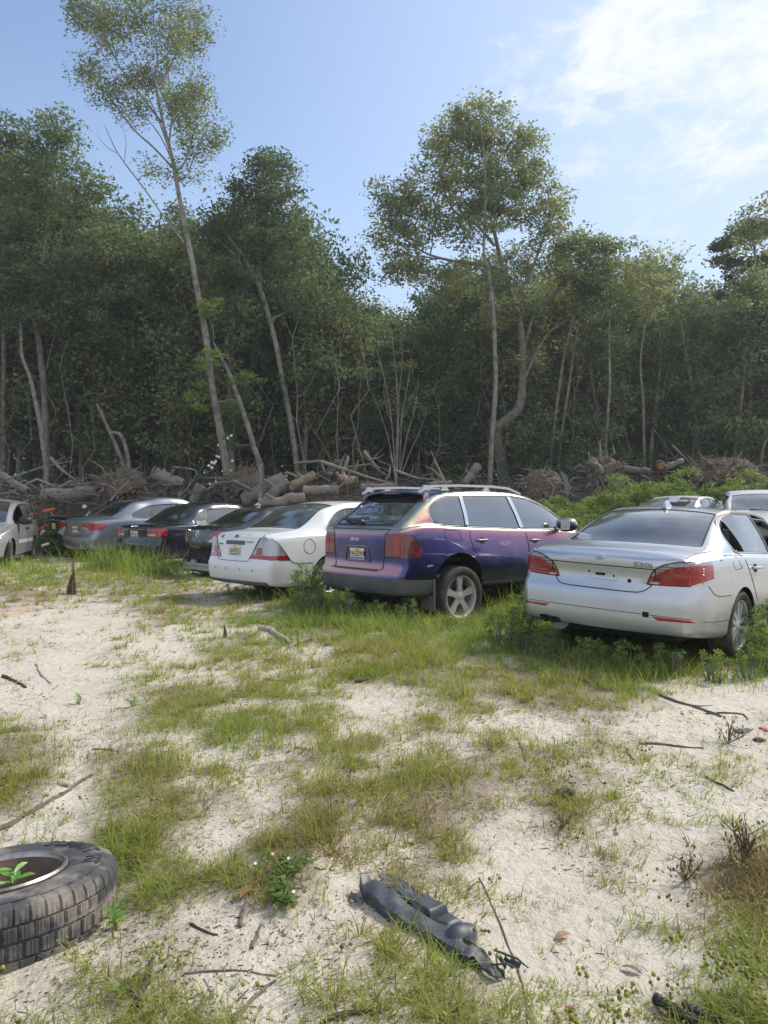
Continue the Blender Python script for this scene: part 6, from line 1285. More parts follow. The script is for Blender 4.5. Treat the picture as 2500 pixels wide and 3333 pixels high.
def wrecked_sedan():
    body = paint('graphite_paint', (.030, .034, .044), .6, .22, .12, (.30, .28, .26))
    P = sedan_P(ro=1.02, wb=2.74, fo=.95, hw=.918, roof=1.49, deck=1.07, belt=.985, bl=(-.40, .36), wsx=(1.6, 2.4), rw=.58, dw=.74, taper=.86, bot=.30,
                prof=[(.2, .12), (.55, .10), (.62, .02), (.70, .012), (.86, .03), (1.0, .035), (1.08, .05)])
    def warp(A):      # crushed tail: the lid is pushed down and creased at its left
        n = np.sin(A[:, 1] * 17 + A[:, 2] * 9) * .012 + np.sin(A[:, 1] * 41 + 3 + A[:, 2] * 23) * .006
        w = np.clip((-.70 - A[:, 0]) / .25, 0, 1) * np.clip((1.0 - A[:, 2]) / .1, .15, 1); A[:, 0] += n * w; A[:, 2] += .5 * n * w
        w2 = np.clip((-.6 - A[:, 0]) / .4, 0, 1) * np.clip((A[:, 1] - .35) / .4, 0, 1); A[:, 1] -= .05 * w2; A[:, 0] += .06 * w2
        return A
    P['warp'] = warp
    f = dict(wb=2.74, bl=(-.38, .33), gw=(.66, .54), ws=(1.65, 2.35), mz=1.02,
             dlo=rnd([(.0, 1.03), (-.03, 1.09), (.16, 1.25), (.42, 1.345), (1.15, 1.38), (1.6, 1.33), (2.0, 1.14), (2.2, 1.0), (1.15, 1.01)], [.02, .03, .15, .15, .1, .1, .1, .02, .2]),
             splits=[(.35, .45, .014), (1.08, 1.02, .03)], lamps=[('lamp', [(-.45, .72), (-.52, .80), (-.62, .94), (-1.2, .97), (-1.2, .74)], [(-1.5, .74), (-1.5, .97), (-.86, .945), (-.74, .80), (-.78, .75)]), ('clr', [(-.45, .72), (-.50, .775), (-1.2, .84), (-1.2, .74)], [(-1.5, .74), (-1.5, .84), (-.76, .84), (-.78, .75)])],
             lampmat={'lamp': ('tail_light', M['red_bright'], 0), 'clr': ('clear_lens', M['clear_lens'], -.001)}, rear_glass=M['glass_dark'], side_glass=M['glass_dark'],
             cuts=[('hole', [(-1.2, .0), (-1.2, .60), (-.60, .60), (-.2, .59), (.05, .575), (.3, .60), (.7, .70), (1.2, .70), (1.2, .0)], 'rear'), ], cutx=(-1.3, -.78), lines=[([(.64, 1.04), (.66, .74), (.4, .62)], 'rear'), ([(-.40, -.76), (-.95, -.72)], 'top')], chrome=False)
    m = yaw_matrix(48, (-3.15, 16.2, 0)) @ Matrix.Scale(1.035, 4)
    P2 = P
    c, o = sedan('wrecked_sedan', 'dark grey sedan with its rear bumper torn off and a bare beam showing', m, body, P, f, .33, .22)
    # what the missing bumper leaves: crumpled rear panel, bare beam, hanging wiring
    n, k = 26, 9; vs = []; fs = []
    for i in range(n + 1):
        for j in range(k + 1):
            y = -.80 + 1.62 * i / n; z = .27 + .38 * j / k; vs.append((-.86 + .03 * math.sin(y * 19 + z * 11) + .025 * math.sin(y * 43 + 2 + z * 31) + .05 * (abs(y) / .8)**4, y, z + .012 * math.sin(y * 31)))
    for i in range(n):
        for j in range(k): fs.append((i * (k + 1) + j, i * (k + 1) + j + 1, (i + 1) * (k + 1) + j + 1, (i + 1) * (k + 1) + j))
    b = MB(); b.add(vs, fs); q = b.build('crumpled_rear_panel', M['crushed'], c.root, smooth=False); md = q.modifiers.new('solid', 'SOLIDIFY'); md.thickness = .01
    b = MB()
    ys = np.linspace(-.62, .88, 14)
    for i in range(13):
        y0, y1 = ys[i], ys[i + 1]; x0, x1 = [-1.02 + .10 * abs(v / .9)**3 for v in (y0, y1)]
        for (za, zb_) in ((.24, .285), (.18, .24), (.145, .18)):
            off = .02 if za == .18 else 0
            b.add([(x0 + off, y0, za), (x1 + off, y1, za), (x1 + off, y1, zb_), (x0 + off, y0, zb_), (x0 + .06, y0, za), (x1 + .06, y1, za), (x1 + .06, y1, zb_), (x0 + .06, y0, zb_)], [(0, 1, 2, 3), (4, 7, 6, 5), (3, 2, 6, 7), (0, 4, 5, 1), (0, 3, 7, 4), (1, 5, 6, 2)])
    for y in (.66, .22): b.box((-.97, y, .315), (.06, .13, .06))
    bm_ = b.build('bumper_beam', M['beam'], c.root)
    b = MB(); b.tube([(-.90, .55, .42), (-1.0, .57, .36), (-1.05, .58, .27), (-1.04, .60, .15), (-.98, .58, .08)], .012, 6); b.build('hanging_cable', M['black_trim'], c.root, smooth=True)
    b = MB(); b.tube([(-.95, .62, .15), (-.93, .2, .13), (-.95, -.3, .11), (-.92, -.6, .12)], [.05, .03, .05, .04], 7); b.tube([(-.9, .75, .10), (-.8, .3, .17), (-.86, -.1, .15)], [.03, .06, .04], 7); b.build('torn_undertray', M['crushed'], c.root)
    b = MB(); mm = c.plaque((.0, .885), 'rear'); b.tube([mm @ Vector((.062 * math.cos(t), .075 * math.sin(t), .006)) for t in np.linspace(0, 2 * math.pi, 25)], .007, 6, False)
    b.tube([mm @ Vector(v) for v in ((-.035, -.05, .006), (-.006, .055, .006))], .008, 6); b.tube([mm @ Vector(v) for v in ((.035, -.05, .006), (.006, .055, .006))], .008, 6); b.tube([mm @ Vector(v) for v in ((-.022, -.01, .006), (.022, -.01, .006))], .007, 6); b.build('badge', M['chrome'], c.root, smooth=True)
    lettering('badge_model', 'TL', .07, c.plaque((-.37, .955), 'rear'), M['chrome'], c.root, .003); lettering('badge_maker', 'ACURA', .052, c.plaque((.42, .945), 'rear'), M['chrome'], c.root, .003)
    b = MB(); h = c.cast((.42, .0), 'top')[0]; b.prism([(-.10, 0), (.09, 0), (.03, .055), (-.0, .075)], -.02, .02, Matrix.Translation(h) @ Matrix(((1, 0, 0, 0), (0, 0, 1, 0), (0, 1, 0, 0), (0, 0, 0, 1)))); b.build('roof_antenna', M['clear_lens'], c.root, bevel=.008)
M['crushed'] = mat('crushed_metal', (.022, .022, .025), .6, metal=.3, noise=(7, (.07, .06, .05), .45, .8), bump=(14, .6, .02))
M['beam'] = mat('grey_beam', (.42, .41, .38), .6, noise=(8, (.28, .25, .21), .4, .8))
def black_sedan():
    body = paint('dark_blue_paint', (.016, .018, .032), .5, .18, .07, (.30, .28, .27))
    P = sedan_P(ro=1.14, wb=2.843, fo=.92, hw=.928, roof=1.56, deck=1.05, belt=.985, bl=(-.42, .40), wsx=(1.7, 2.5), rw=.575, dw=.73, taper=.84, bot=.25,
                prof=[(.2, .07), (.27, .03), (.40, .0), (.58, .0), (.61, .03), (.70, .045), (.88, .035), (.93, .03), (1.0, .05), (1.05, .07)])
    f = dict(wb=2.843, bl=(-.40, .36), gw=(.65, .53), ws=(1.75, 2.45), mz=1.04,
             dlo=rnd([(-.02, 1.035), (-.05, 1.07), (.16, 1.25), (.42, 1.355), (1.2, 1.385), (1.7, 1.33), (2.1, 1.14), (2.3, 1.005), (1.2, 1.01)], [.02, .03, .15, .15, .1, .1, .1, .02, .2]),
             splits=[(.30, .42, .02), (1.12, 1.05, .03)], lamps=[('lamp', [(-.47, .735), (-.50, .925), (-1.2, .93), (-1.2, .745)], [(-1.5, .745), (-1.5, .93), (-.82, .92), (-.84, .755)]), ('clr', [(-.49, .755), (-.495, .80), (-.72, .80), (-.72, .758)], None)],
             lampmat={'lamp': ('tail_light', M['red'], 0), 'clr': ('reversing_lens', M['clear_lens'], -.001)}, rear_glass=M['glass_dark'], side_glass=glass('side_glass', (.2, .2, .2), 1.5, .05),
             lines=[([(.62, 1.0), (.60, .70), (.55, .61), (-.42, .605), (-.46, .70)], 'rear'), ([(-.76, .74), (-.40, .62)], 'side'), ([(.0, 1.03), (.30, .7)], 'side'), ([(1.12, 1.0), (1.15, .3)], 'side')], chrome=True, handles=(.45, 1.4))
    m = yaw_matrix(38, (-5.40, 19.0, 0)) @ Matrix.Scale(1.05, 4)
    c, o = sedan('parked_sedan', 'glossy black sedan with four-ring emblem on its boot lid', m, body, P, f, .33, .23)
    add_plate(c, (0, .79), '3BC16U0'); mm = c.plaque((.03, .965), 'rear'); b = MB()
    for k in range(4): b.tube([mm @ Vector((-.075 + .05 * k + .036 * math.cos(t), .036 * math.sin(t), .006 + .001 * (k % 2))) for t in np.linspace(0, 2 * math.pi, 21)], .006, 6, False)
    b.build('ring_badge', M['chrome'], c.root, smooth=True)
    b = MB(); c.line([(.50, .90), (-.40, .90)], 'rear', r=.011, lift=.003, mb=b); b.build('lid_trim_bar', M['chrome'], c.root, smooth=True)
    mm = c.plaque((.0, 1.0), 'side'); st = c.plaque((.14, 1.08), 'side')
    lettering('window_sticker', 'albiion392', .072, st @ Matrix.Translation((.03, -.012, .002)), M['white_print'], c.root, .001)
    b = MB(); b.prism(rnd([(-.035, -.03), (.035, -.03), (.02, .0), (.022, .035), (-.022, .035), (-.02, .0)], .01), .0, .002, st @ Matrix.Translation((-.20, -.01, .002))); b.build('ghost_sticker', M['white_print'], c.root)
    b = MB(); b.tube([(-1.12, -.42, .27), (-.9, -.42, .27)], .045, 12, False); b.build('exhaust_pipe', M['steel'], c.root, smooth=True)
    b = MB(); h = c.cast((.5, 0), 'top')[0]; b.tube([h, h + Vector((-.03, 0, .07))], [.014, .006], 6); b.build('roof_antenna', M['black_trim'], c.root)
def grey_fastback():
    body = paint('blue_grey_paint', (.20, .225, .27), .6, .28, .08, (.34, .32, .29))
    P = sedan_P(ro=1.12, wb=2.845, fo=.95, hw=.93, roof=1.60, deck=1.08, belt=1.0, bl=(-.45, .62), wsx=(1.75, 2.55), rw=.575, dw=.70, taper=.80, bot=.24, rc=.09,
                prof=[(.2, .08), (.28, .03), (.36, -.01), (.45, -.02), (.56, -.02), (.60, .03), (.72, .05), (.86, .035), (.96, .015), (1.02, .03)])
    f = dict(wb=2.845, bl=(-.42, .55), gw=(.64, .52), ws=(1.8, 2.5), mz=1.04,
             dlo=rnd([(.02, 1.07), (.02, 1.12), (.30, 1.26), (.62, 1.355), (1.3, 1.395), (1.75, 1.35), (2.15, 1.16), (2.35, 1.01), (1.2, 1.0), (.2, 1.01)], [.04, .05, .15, .15, .1, .1, .1, .02, .2, .1]),
             splits=[(.48, .72, .04), (1.22, 1.22, .04)], lamps=[('lamp', [(-.36, .90), (-.42, .80), (-.55, .73), (-1.2, .74), (-1.2, .915)], [(-1.5, .74), (-1.5, .915), (-.80, .905), (-.66, .87), (-.78, .75)]), ('clr', [(-.42, .82), (-.50, .745), (-.68, .745), (-.60, .80)], None)],
             lampmat={'lamp': ('tail_light', M['red'], 0), 'clr': ('reversing_lens', M['clear_lens'], -.001)}, rear_glass=M['glass_dark'], side_glass=glass('side_glass_b', (.2, .2, .2), 1.5, .05),
             lines=[([(.52, 1.0), (.50, .70), (.40, .61), (-.30, .60), (-.42, .72)], 'rear'), ([(-.50, .72), (-.30, .74), (.1, .60)], 'side'), ([(1.2, 1.0), (1.2, .3)], 'side')], chrome=True, handles=(.5, 1.45))
    m = yaw_matrix(43.6, (-7.78, 21.4, .04)) @ Matrix.Scale(1.12, 4)
    c, o = sedan('parked_sedan', 'blue-grey fastback sedan between the two dark cars with almond tail lights', m, body, P, f, .33, .23)
    add_plate(c, (-.05, .76), '60AH1NK', cream=False); b = MB(); mm = c.plaque((0, .93), 'rear'); b.prism([(-.10, .012), (-.02, -.004), (0, .016), (.02, -.004), (.10, .012), (.03, .028), (-.03, .028)], 0, .006, mm); b.build('winged_badge', M['chrome'], c.root)
    b = MB(); b.prism(rnd([(-.24, -.02), (.24, -.02), (.24, .02), (-.24, .02)], .015), -.01, .006, c.plaque((0, .60), 'rear')); b.build('bumper_step', M['cladding'], c.root)
def black_coupe():
    body = paint('black_paint', (.012, .012, .014), .4, .16, .05, (.28, .26, .25))
    P = sedan_P(ro=1.05, wb=2.76, fo=.85, hw=.90, roof=1.40, deck=1.04, belt=.96, bl=(-.40, .50), wsx=(1.6, 2.4), rw=.56, dw=.68, taper=.82, bot=.24)
    f = dict(wb=2.76, bl=(-.38, .45), gw=(.62, .52), ws=(1.65, 2.35), mz=.93, zf=.26, hr=False,
             dlo=rnd([(.05, 1.03), (.05, 1.07), (.35, 1.24), (.70, 1.31), (1.2, 1.33), (1.6, 1.28), (2.0, 1.1), (2.2, .98), (1.1, .99)], [.02, .03, .15, .15, .1, .1, .1, .02, .2]),
             splits=[(.62, .70, .03)], lamps=[('lamp', [(-.36, .90), (-.34, .74), (-1.2, .70), (-1.2, .93)], [(-1.5, .70), (-1.5, .93), (-.76, .91), (-.80, .74)]), ('amb', [(-.52, .72), (-.52, .76), (-1.2, .78), (-1.2, .70)], None)],
             lampmat={'lamp': ('tail_light', M['red_bright'], 0), 'amb': ('amber_lens', M['amber'], -.001)}, rear_glass=M['glass_dark'],
             lines=[([(.50, 1.0), (.48, .72), (.40, .60), (-.30, .60), (-.34, .74)], 'rear'), ([(-.80, .44), (.80, .44)], 'rear')], chrome=True, handles=(1.2,))
    m = yaw_matrix(50, (-9.2, 23.4, .02)) @ Matrix.Scale(1.18, 4)
    c, o = sedan('parked_coupe', 'black coupe with a lip spoiler, farthest car of the row at the left', m, body, P, f, .33, .23)
    add_plate(c, (.02, .78), '', cream=False); b = MB(); mm = c.plaque((.12, .95), 'rear'); b.lathe([(0, .005), (.03, .005), (.036, 0)], 18, mm); b.build('round_badge', M['chrome'], c.root, smooth=True)
    lettering('model_number', '328i', .06, c.plaque((-.18, .955), 'rear'), M['chrome'], c.root, .003)
    b = MB(); n = 12; vs = []; fs = []
    for k in range(n + 1):
        y = -.62 + 1.24 * k / n; h = c.cast((-.93 + .04 * (y / .6)**2, y), 'top')[0]; vs += [h + Vector((.12, 0, .0)), h + Vector((-.05, 0, .055)), h + Vector((-.06, 0, .035)), h + Vector((.05, 0, -.02))]
    for k in range(n):
        for j in range(3): fs.append((k * 4 + j, k * 4 + j + 1, k * 4 + 5 + j, k * 4 + 4 + j))
    fs += [(3, 2, 1, 0), tuple(n * 4 + j for j in range(4))]; b.add(vs, fs); b.build('lip_spoiler', M['black_trim'], c.root, smooth=True)
white_sedan(); wrecked_sedan(); black_sedan(); grey_fastback(); black_coupe()
# ---------------------------------------------------------------- minivan at the left edge, facing the camera's left
def minivan():
    body = paint('pale_silver_paint', (.36, .38, .38), .45, .36, .14, (.40, .38, .33))
    xr, xf = -.93, 3.60
    P = dict(
        W=[(xr, .86), (xr + .05, .90), (xr + .15, .94), (xr + .4, .97), (0, .985), (1.5, .995), (2.4, .99), (2.88, .985), (3.2, .93), (3.45, .82), (xf, .70)],
        zb=[(xr, .33), (-.3, .27), (.4, .25), (2.4, .25), (3.2, .24), (xf, .30)],
        zs=[(xr, 1.12), (0, 1.13), (1.2, 1.10), (2.0, 1.06), (2.5, 1.02), (2.88, .96), (3.3, .84), (xf, .70)],
        zr=[(xr, 1.15), (-.90, 1.25), (-.80, 1.50), (-.70, 1.60), (-.45, 1.64), (.5, 1.66), (1.0, 1.64), (1.4, 1.585), (1.8, 1.47), (2.2, 1.28), (2.5, 1.10), (2.6, 1.06), (2.88, 1.00), (3.3, .88), (xf, .73)],
        wr=[(xr, .80), (-.80, .75), (-.5, .72), (1.0, .715), (1.6, .715), (2.1, .74), (2.5, .80), (2.9, .78), (3.3, .70), (xf, .58)],
        zt=[(xr, 1.16), (-.90, 1.30), (-.82, 1.55), (-.74, 1.66), (-.5, 1.72), (.4, 1.755), (.9, 1.745), (1.2, 1.70), (1.7, 1.56), (2.3, 1.26), (2.62, 1.09), (2.9, 1.04), (3.3, .93), (xf, .77)],
        crown_r=.05, crown_f=.14, zm=.62, sh=.96, xs=[1.2, 2.62] + list(np.arange(-.92, -.70, .03)), reach=.3)
    P['prof_f'] = [(.2, -.05), (.32, .04), (.55, .07), (.62, .02), (.75, -.02), (.9, 0)]
    c = Car('parked_minivan', 'pale silver minivan cut by the left edge, front missing its hood corner', 'minivan', yaw_matrix(164.5, (-11.02, 21.0, .0)), P, body)
    tag(c.root, 'pale silver minivan with black mirror, cut off by the left edge', 'minivan')
    for sd in (-1, 1):
        c.cut(arch_poly(0, .34, .37, 0), 'side', 'arch', sd); c.cut(arch_poly(2.88, .34, .38, 0), 'side', 'arch', sd)
        fr = rnd([(-.74, 1.18), (-.62, 1.52), (-.45, 1.57), (.9, 1.585), (1.35, 1.52), (1.8, 1.38), (2.15, 1.20), (2.25, 1.09), (1.2, 1.13)], [.05, .08, .1, .1, .1, .1, .05, .04, .2])
        c.cut(grow(fr, .015), 'side', 'frame', sd)
        for i, (a, b) in enumerate(((-9, .12), (.18, 1.02), (1.10, 9))):
            pl = clip_poly(fr, (a, a, 0) if a > -9 else (-9, -9, 0), (b, b, 0) if b < 9 else (99, 99, 0), 1, 2); c.cut(grow(pl, -.012), 'side', 'w%d' % i + 'RL'[sd > 0], sd)
        hl = rnd([(.48, .60), (.50, .74), (.70, .78), (1.2, .77), (1.2, .62)], .03); hl = hl if sd > 0 else mirror_y(hl)
        c.cut(hl, 'front', 'hl' + 'RL'[sd > 0], lim=.2); 
    wsd = rnd([(1.28, -.62), (2.52, -.74), (2.52, .74), (1.28, .62)], .08, 3); c.cut(wsd, 'top', 'wglass', rng_x=(1.0, 2.7))
    vg = glass('van_glass', (.16, .18, .18), 1.0, .08); spec = {'arch': None, 'frame': ('window_frame', M['black_trim'], .004, None), 'wglass': ('windscreen', M['glass_clear'], .005, None)}
    for k in 'RL':
        for i in range(3): spec['w%d%s' % (i, k)] = ('side_window', vg, .007, None)
        spec['hl' + k] = ('headlight', M['clear_lens'], 0, None)
    spec['w2L'] = None
    c.finish(spec); g = MB()
    c.line([(1.06, 1.10), (1.08, .30)], 'side', 1, r=.006, mb=g); c.line([(2.22, 1.06), (2.20, .75), (2.32, .50)], 'side', 1, r=.006, mb=g); c.line([(.20, 1.12), (.22, .85), (.36, .62)], 'side', 1, r=.005, mb=g); c.line([(2.2, .99), (1.2, 1.03), (-.8, 1.05)], 'side', 1, r=.003, mb=g)
    g.build('panel_gap', M['gap'], c.root, smooth=True)
    for x0, x1 in ((.42, 1.03), (1.12, 2.28)):
        b = MB(); a = c.cast((x0, .60), 'side', 1)[0]; d = c.cast((x1, .60), 'side', 1)[0]; b.box(((x0 + x1) / 2, (a.y + d.y) / 2 + .004, .60), (x1 - x0, .025, .10)); b.build('door_moulding', M['van_trim'], c.root, bevel=.008)
    for x in (.92, 1.20): handle(c, x, .93, 1, M['black_trim'], w=.16)
    mirror(c, 2.12, 1.10, 1, M['black_trim'], size=1.35); mirror(c, 2.12, 1.10, -1, M['black_trim'], size=1.3)
    b = MB(); h = [c.cast((x, y), 'top')[0] + Vector((0, 0, .012)) for x, y in ((2.56, .62), (2.45, .3), (2.3, -.1))]; b.tube(h, .012, 6); b.tube([c.cast((2.57, .1), 'top')[0] + Vector((0, 0, .012)), c.cast((2.4, -.4), 'top')[0] + Vector((0, 0, .012))], .012, 6); b.build('windscreen_wiper', M['black_trim'], c.root)
    for sd in (-1, 1):
        well(c, 0, .42, sd, .5, .96, .34).build('wheel_housing', M['under'], c.root); well(c, 2.88, .43, sd, .5, .96, .34).build('wheel_housing', M['under'], c.root)
        wheel(c, 0, sd, .335, .20, .22, .86, .335, 'multi', M['steel']); wheel(c, 2.88, sd, .335, .20, .22, .86, .335, 'multi', M['steel'], steer=rad(8))
    b = MB(); b.prism(rnd([(-.16, -.03), (.16, -.05), (.16, .05), (-.16, .05)], .03), -.01, .012, c.plaque((.62, .44), 'front')); b.build('fog_lamp_recess', M['gap'], c.root)
    underbody(c, -.75, 3.3, .66, .22, .42); cabin(c, -.5, 2.5, .84, .46, material=M['interior'])
M['van_trim'] = mat('grey_moulding', (.33, .34, .34), .6)
minivan()
# ---------------------------------------------------------------- two cars on the rise behind, right
def back_cars():
    body = paint('pale_white_paint', (.70, .71, .72), .0, .42, .10)
    P = sedan_P(ro=1.1, wb=2.7, fo=.85, hw=.88, roof=1.42, deck=1.0, belt=.93, bl=(-.45, .45), wsx=(1.5, 2.3), rw=.56, dw=.72, taper=.86)
    f = dict(wb=2.7, bl=(-.42, .40), gw=(.64, .54), ws=(1.55, 2.25), mz=.90, zf=.28, hr=False,
             dlo=rnd([(-.02, .97), (.0, 1.05), (.25, 1.25), (.5, 1.31), (1.0, 1.34), (1.5, 1.28), (1.85, 1.1), (2.05, .94)], .06), splits=[(.25, .40, .012), (1.02, .95, .045)],
             lamps=[('lamp', [(-.50, .70), (-.50, .88), (-1.2, .88), (-1.2, .70)], [(-1.5, .70), (-1.5, .88), (-.76, .88), (-.78, .72)])], lampmat={'lamp': ('tail_light', M['red'], 0)}, rear_glass=glass('broken_rear_glass', (.42, .48, .46), 1.2, .22, (.5, .5, .48)), side_glass=M['glass_clear'], chrome=False, handles=(.4, 1.2))
    c, o = sedan('parked_sedan', 'white sedan with a shattered rear window, half hidden behind the silver roof', yaw_matrix(40, (6.80, 17.6, .36)), body, P, f, .32, .21)
    b = MB(); hs = [c.cast((x, y), 'top')[0] + Vector((0, 0, .006)) for x, y in ((-.20, -.42), (-.0, -.50), (.20, -.40), (.26, -.18), (.15, .02), (-.05, .0), (-.18, -.15))]
    b.add([tuple(v) for v in hs], [tuple(range(7))]); b.build('glass_hole', M['gap'], c.root)
    b = MB(); mm = c.cast((-.1, -.15), 'top')[0]; b.add([tuple(mm + Vector(v)) for v in ((-.18, -.12, .01), (.05, -.14, .13), (.1, .10, .16), (-.16, .12, .02))], [(0, 1, 2, 3)]); b.build('glass_shard', M['clear_lens'], c.root)
    body2 = paint('silver_blue_paint', (.56, .58, .61), .15, .38, .12)
    P = sedan_P(ro=1.1, wb=2.75, fo=.95, hw=.92, roof=1.50, deck=1.04, belt=.98, bl=(-.45, .45), wsx=(1.55, 2.45), rw=.62, dw=.74)
    f = dict(wb=2.75, bl=(-.42, .40), gw=(.64, .54), ws=(1.62, 2.38), mz=.95, zf=.32, dlo=rnd([(-.02, 1.02), (.0, 1.1), (.25, 1.30), (.5, 1.38), (1.1, 1.41), (1.6, 1.34), (2.0, 1.15), (2.2, .99)], .06), splits=[(.25, .40, .012), (1.02, .95, .045)],
             lamps=[('lamp', [(-.50, .72), (-.50, .90), (-1.2, .90), (-1.2, .72)], None)], lampmat={'lamp': ('tail_light', M['red'], 0)}, rear_glass=M['glass_clear'], side_glass=M['glass_clear'], chrome=False, handles=(.4, 1.2))
    c, o = sedan('parked_sedan', 'silver-blue car facing the camera at the right edge, seen windscreen first', yaw_matrix(200, (8.62, 17.3, .36)), body2, P, f, .33, .22)
    b = MB(); b.tube([c.cast((2.45, .55), 'top')[0] + Vector((0, 0, .015)), c.cast((2.42, .0), 'top')[0] + Vector((0, 0, .02)), c.cast((2.36, -.3), 'top')[0] + Vector((0, 0, .015))], .012, 6); b.build('windscreen_wiper', M['black_trim'], c.root)
back_cars()
# ================================================================ THINGS ON THE SAND NEAR THE VIEWER
frng = np.random.default_rng(9)
def gpx(X, Y, h=0.0):
    """where the sight line of a photograph pixel meets the ground"""
    x, y = ground_px(X, Y, h)
    for _ in range(6): g = G(x, y) + h; x, y = ground_px(X, Y, g)
    return Vector((x, y, G(x, y)))
def stick(pts, r, label, m='bark', name='stick', lift=.6, taper=.5, fork=0, cat_='stick'):
    r *= .72
    P = [gpx(X, Y) for X, Y in pts]; q = spline([(p.x, p.y, p.z + r * lift, r * (1 - (1 - taper) * i / (len(P) - 1))) for i, p in enumerate(P)], 5); q[1:-1, :2] += frng.normal(0, r * .35, (len(q) - 2, 2)); mb = MB(); mb.tube(q[:, :3], list(q[:, 3] * (1 + .12 * frng.normal(0, 1, len(q)))), 8)
    for k in range(fork):
        j = frng.integers(2, len(q) - 1); s = q[j, :3]; e = s + np.array([frng.normal(0, .08), frng.normal(0, .08), .01]); mb.tube([s, (s + e) / 2 + frng.normal(0, .006, 3), e], [r * .5, r * .4, r * .15], 5)
    o = mb.build(name, M[m], None, smooth=True); tag(o, label, cat_); return o
M['twig'] = mat('grey_twig', (.17, .145, .12), .95, noise=(30, (.08, .065, .05), .4, .7), bump=(60, .8, .004))
M['twig_pale'] = mat('bleached_twig', (.42, .37, .30), .9, noise=(20, (.24, .20, .16), .45, .75), bump=(50, .7, .004))
M['twig_dark'] = mat('dark_twig', (.055, .045, .038), .9, noise=(25, (.12, .10, .08), .5, .8), bump=(50, .8, .004))
stick([(-20, 2715), (60, 2672), (140, 2625), (215, 2580), (300, 2525)], .018, 'long dark root crossing the sand just above the truck tyre', 'twig', 'root', fork=1)
stick([(10, 2203), (45, 2217), (85, 2240)], .020, 'short black stick on the bare sand at the left edge', 'twig_dark')
stick([(868, 2155), (920, 2120), (985, 2090), (1010, 2080)], .035, 'pale bleached branch lying among the grass left of centre', 'twig_pale', 'driftwood', fork=2)
stick([(850, 2050), (890, 2062), (945, 2100)], .05, 'thick pale root stub beside the bleached branch', 'twig_pale', 'driftwood')
stick([(1155, 2222), (1190, 2216), (1235, 2200)], .022, 'curved dark stick in the grass edge at the centre', 'twig_dark')
stick([(775, 2240), (790, 2220), (808, 2200)], .010, 'thin dark twig pointing up left of centre', 'twig_dark')
stick([(860, 2213), (900, 2218), (950, 2220)], .016, 'grey twig lying level left of centre', 'twig')
stick([(2145, 2265), (2200, 2285), (2260, 2302), (2310, 2320), (2350, 2335)], .017, 'long grey stick on the open sand below the silver sedan', 'twig', fork=1)
stick([(2300, 2325), (2370, 2322), (2420, 2328), (2435, 2345)], .010, 'thin dark stick touching the end of the long grey one', 'twig_dark')
stick([(2080, 2422), (2140, 2423), (2210, 2432), (2290, 2438)], .012, 'long thin grey root lying level at the right', 'twig', 'root')
stick([(2040, 2440), (2045, 2455), (2065, 2475)], .010, 'hooked dark root end left of the level root', 'twig_dark', 'root')
stick([(2300, 2532), (2345, 2555), (2390, 2578)], .010, 'thin dark stick slanting down at the right', 'twig_dark')
stick([(1690, 2420), (1705, 2450), (1712, 2480)], .010, 'curved brown root near the middle of the sand', 'twig', 'root')
stick([(2005, 2718), (2016, 2690), (2012, 2668)], .014, 'crooked bleached stick standing out on the right sand', 'twig_pale')
stick([(1560, 2860), (1590, 2920), (1625, 3000), (1655, 3080), (1690, 3170), (1712, 3260), (1718, 3340)], .0045, 'long thin vine root running down past the black plastic piece', 'twig', 'root', taper=.8)
stick([(1520, 2900), (1560, 2870), (1585, 2905)], .004, 'dark side root joining the long thin one', 'twig_dark', 'root')
stick([(780, 3020), (788, 2985), (795, 2950)], .010, 'split brown stick pointing up below the white flowers', 'twig')
stick([(820, 3090), (835, 3050), (850, 3015)], .009, 'flat grey splinter right of the split stick', 'twig')
stick([(620, 3010), (670, 3035), (710, 3045)], .007, 'dark twig lying right of the truck tyre', 'twig_dark')
stick([(440, 3290), (480, 3190), (500, 3120)], .014, 'dark bent stick at the bottom left', 'twig_dark', fork=1)
stick([(760, 3330), (840, 3240), (900, 3195)], .010, 'grey stick slanting at the bottom centre', 'twig', fork=1)
stick([(1050, 3335), (1120, 3305), (1215, 3300)], .013, 'black root half hidden by grass at the bottom edge', 'twig_dark', 'root')
stick([(600, 3170), (760, 3160), (900, 3180)], .005, 'very thin root lying level at the bottom left of centre', 'twig', 'root')
stick([(1045, 2740), (1058, 2765), (1062, 2790)], .008, 'upright broken stalk left of the black plastic piece', 'twig_pale')
stick([(960, 2435), (1005, 2440), (1025, 2440)], .010, 'small pale stick in the middle of the yard', 'twig_pale')
stick([(300, 2440), (350, 2440), (370, 2445)], .008, 'short black twig on the left sand', 'twig_dark')
stick([(560, 2330), (640, 2290), (700, 2265)], .008, 'thin grey twig in the left grass', 'twig')
stick([(120, 2160), (130, 2190), (165, 2225)], .012, 'pale crooked twig on the bare sand at the left', 'twig_pale')
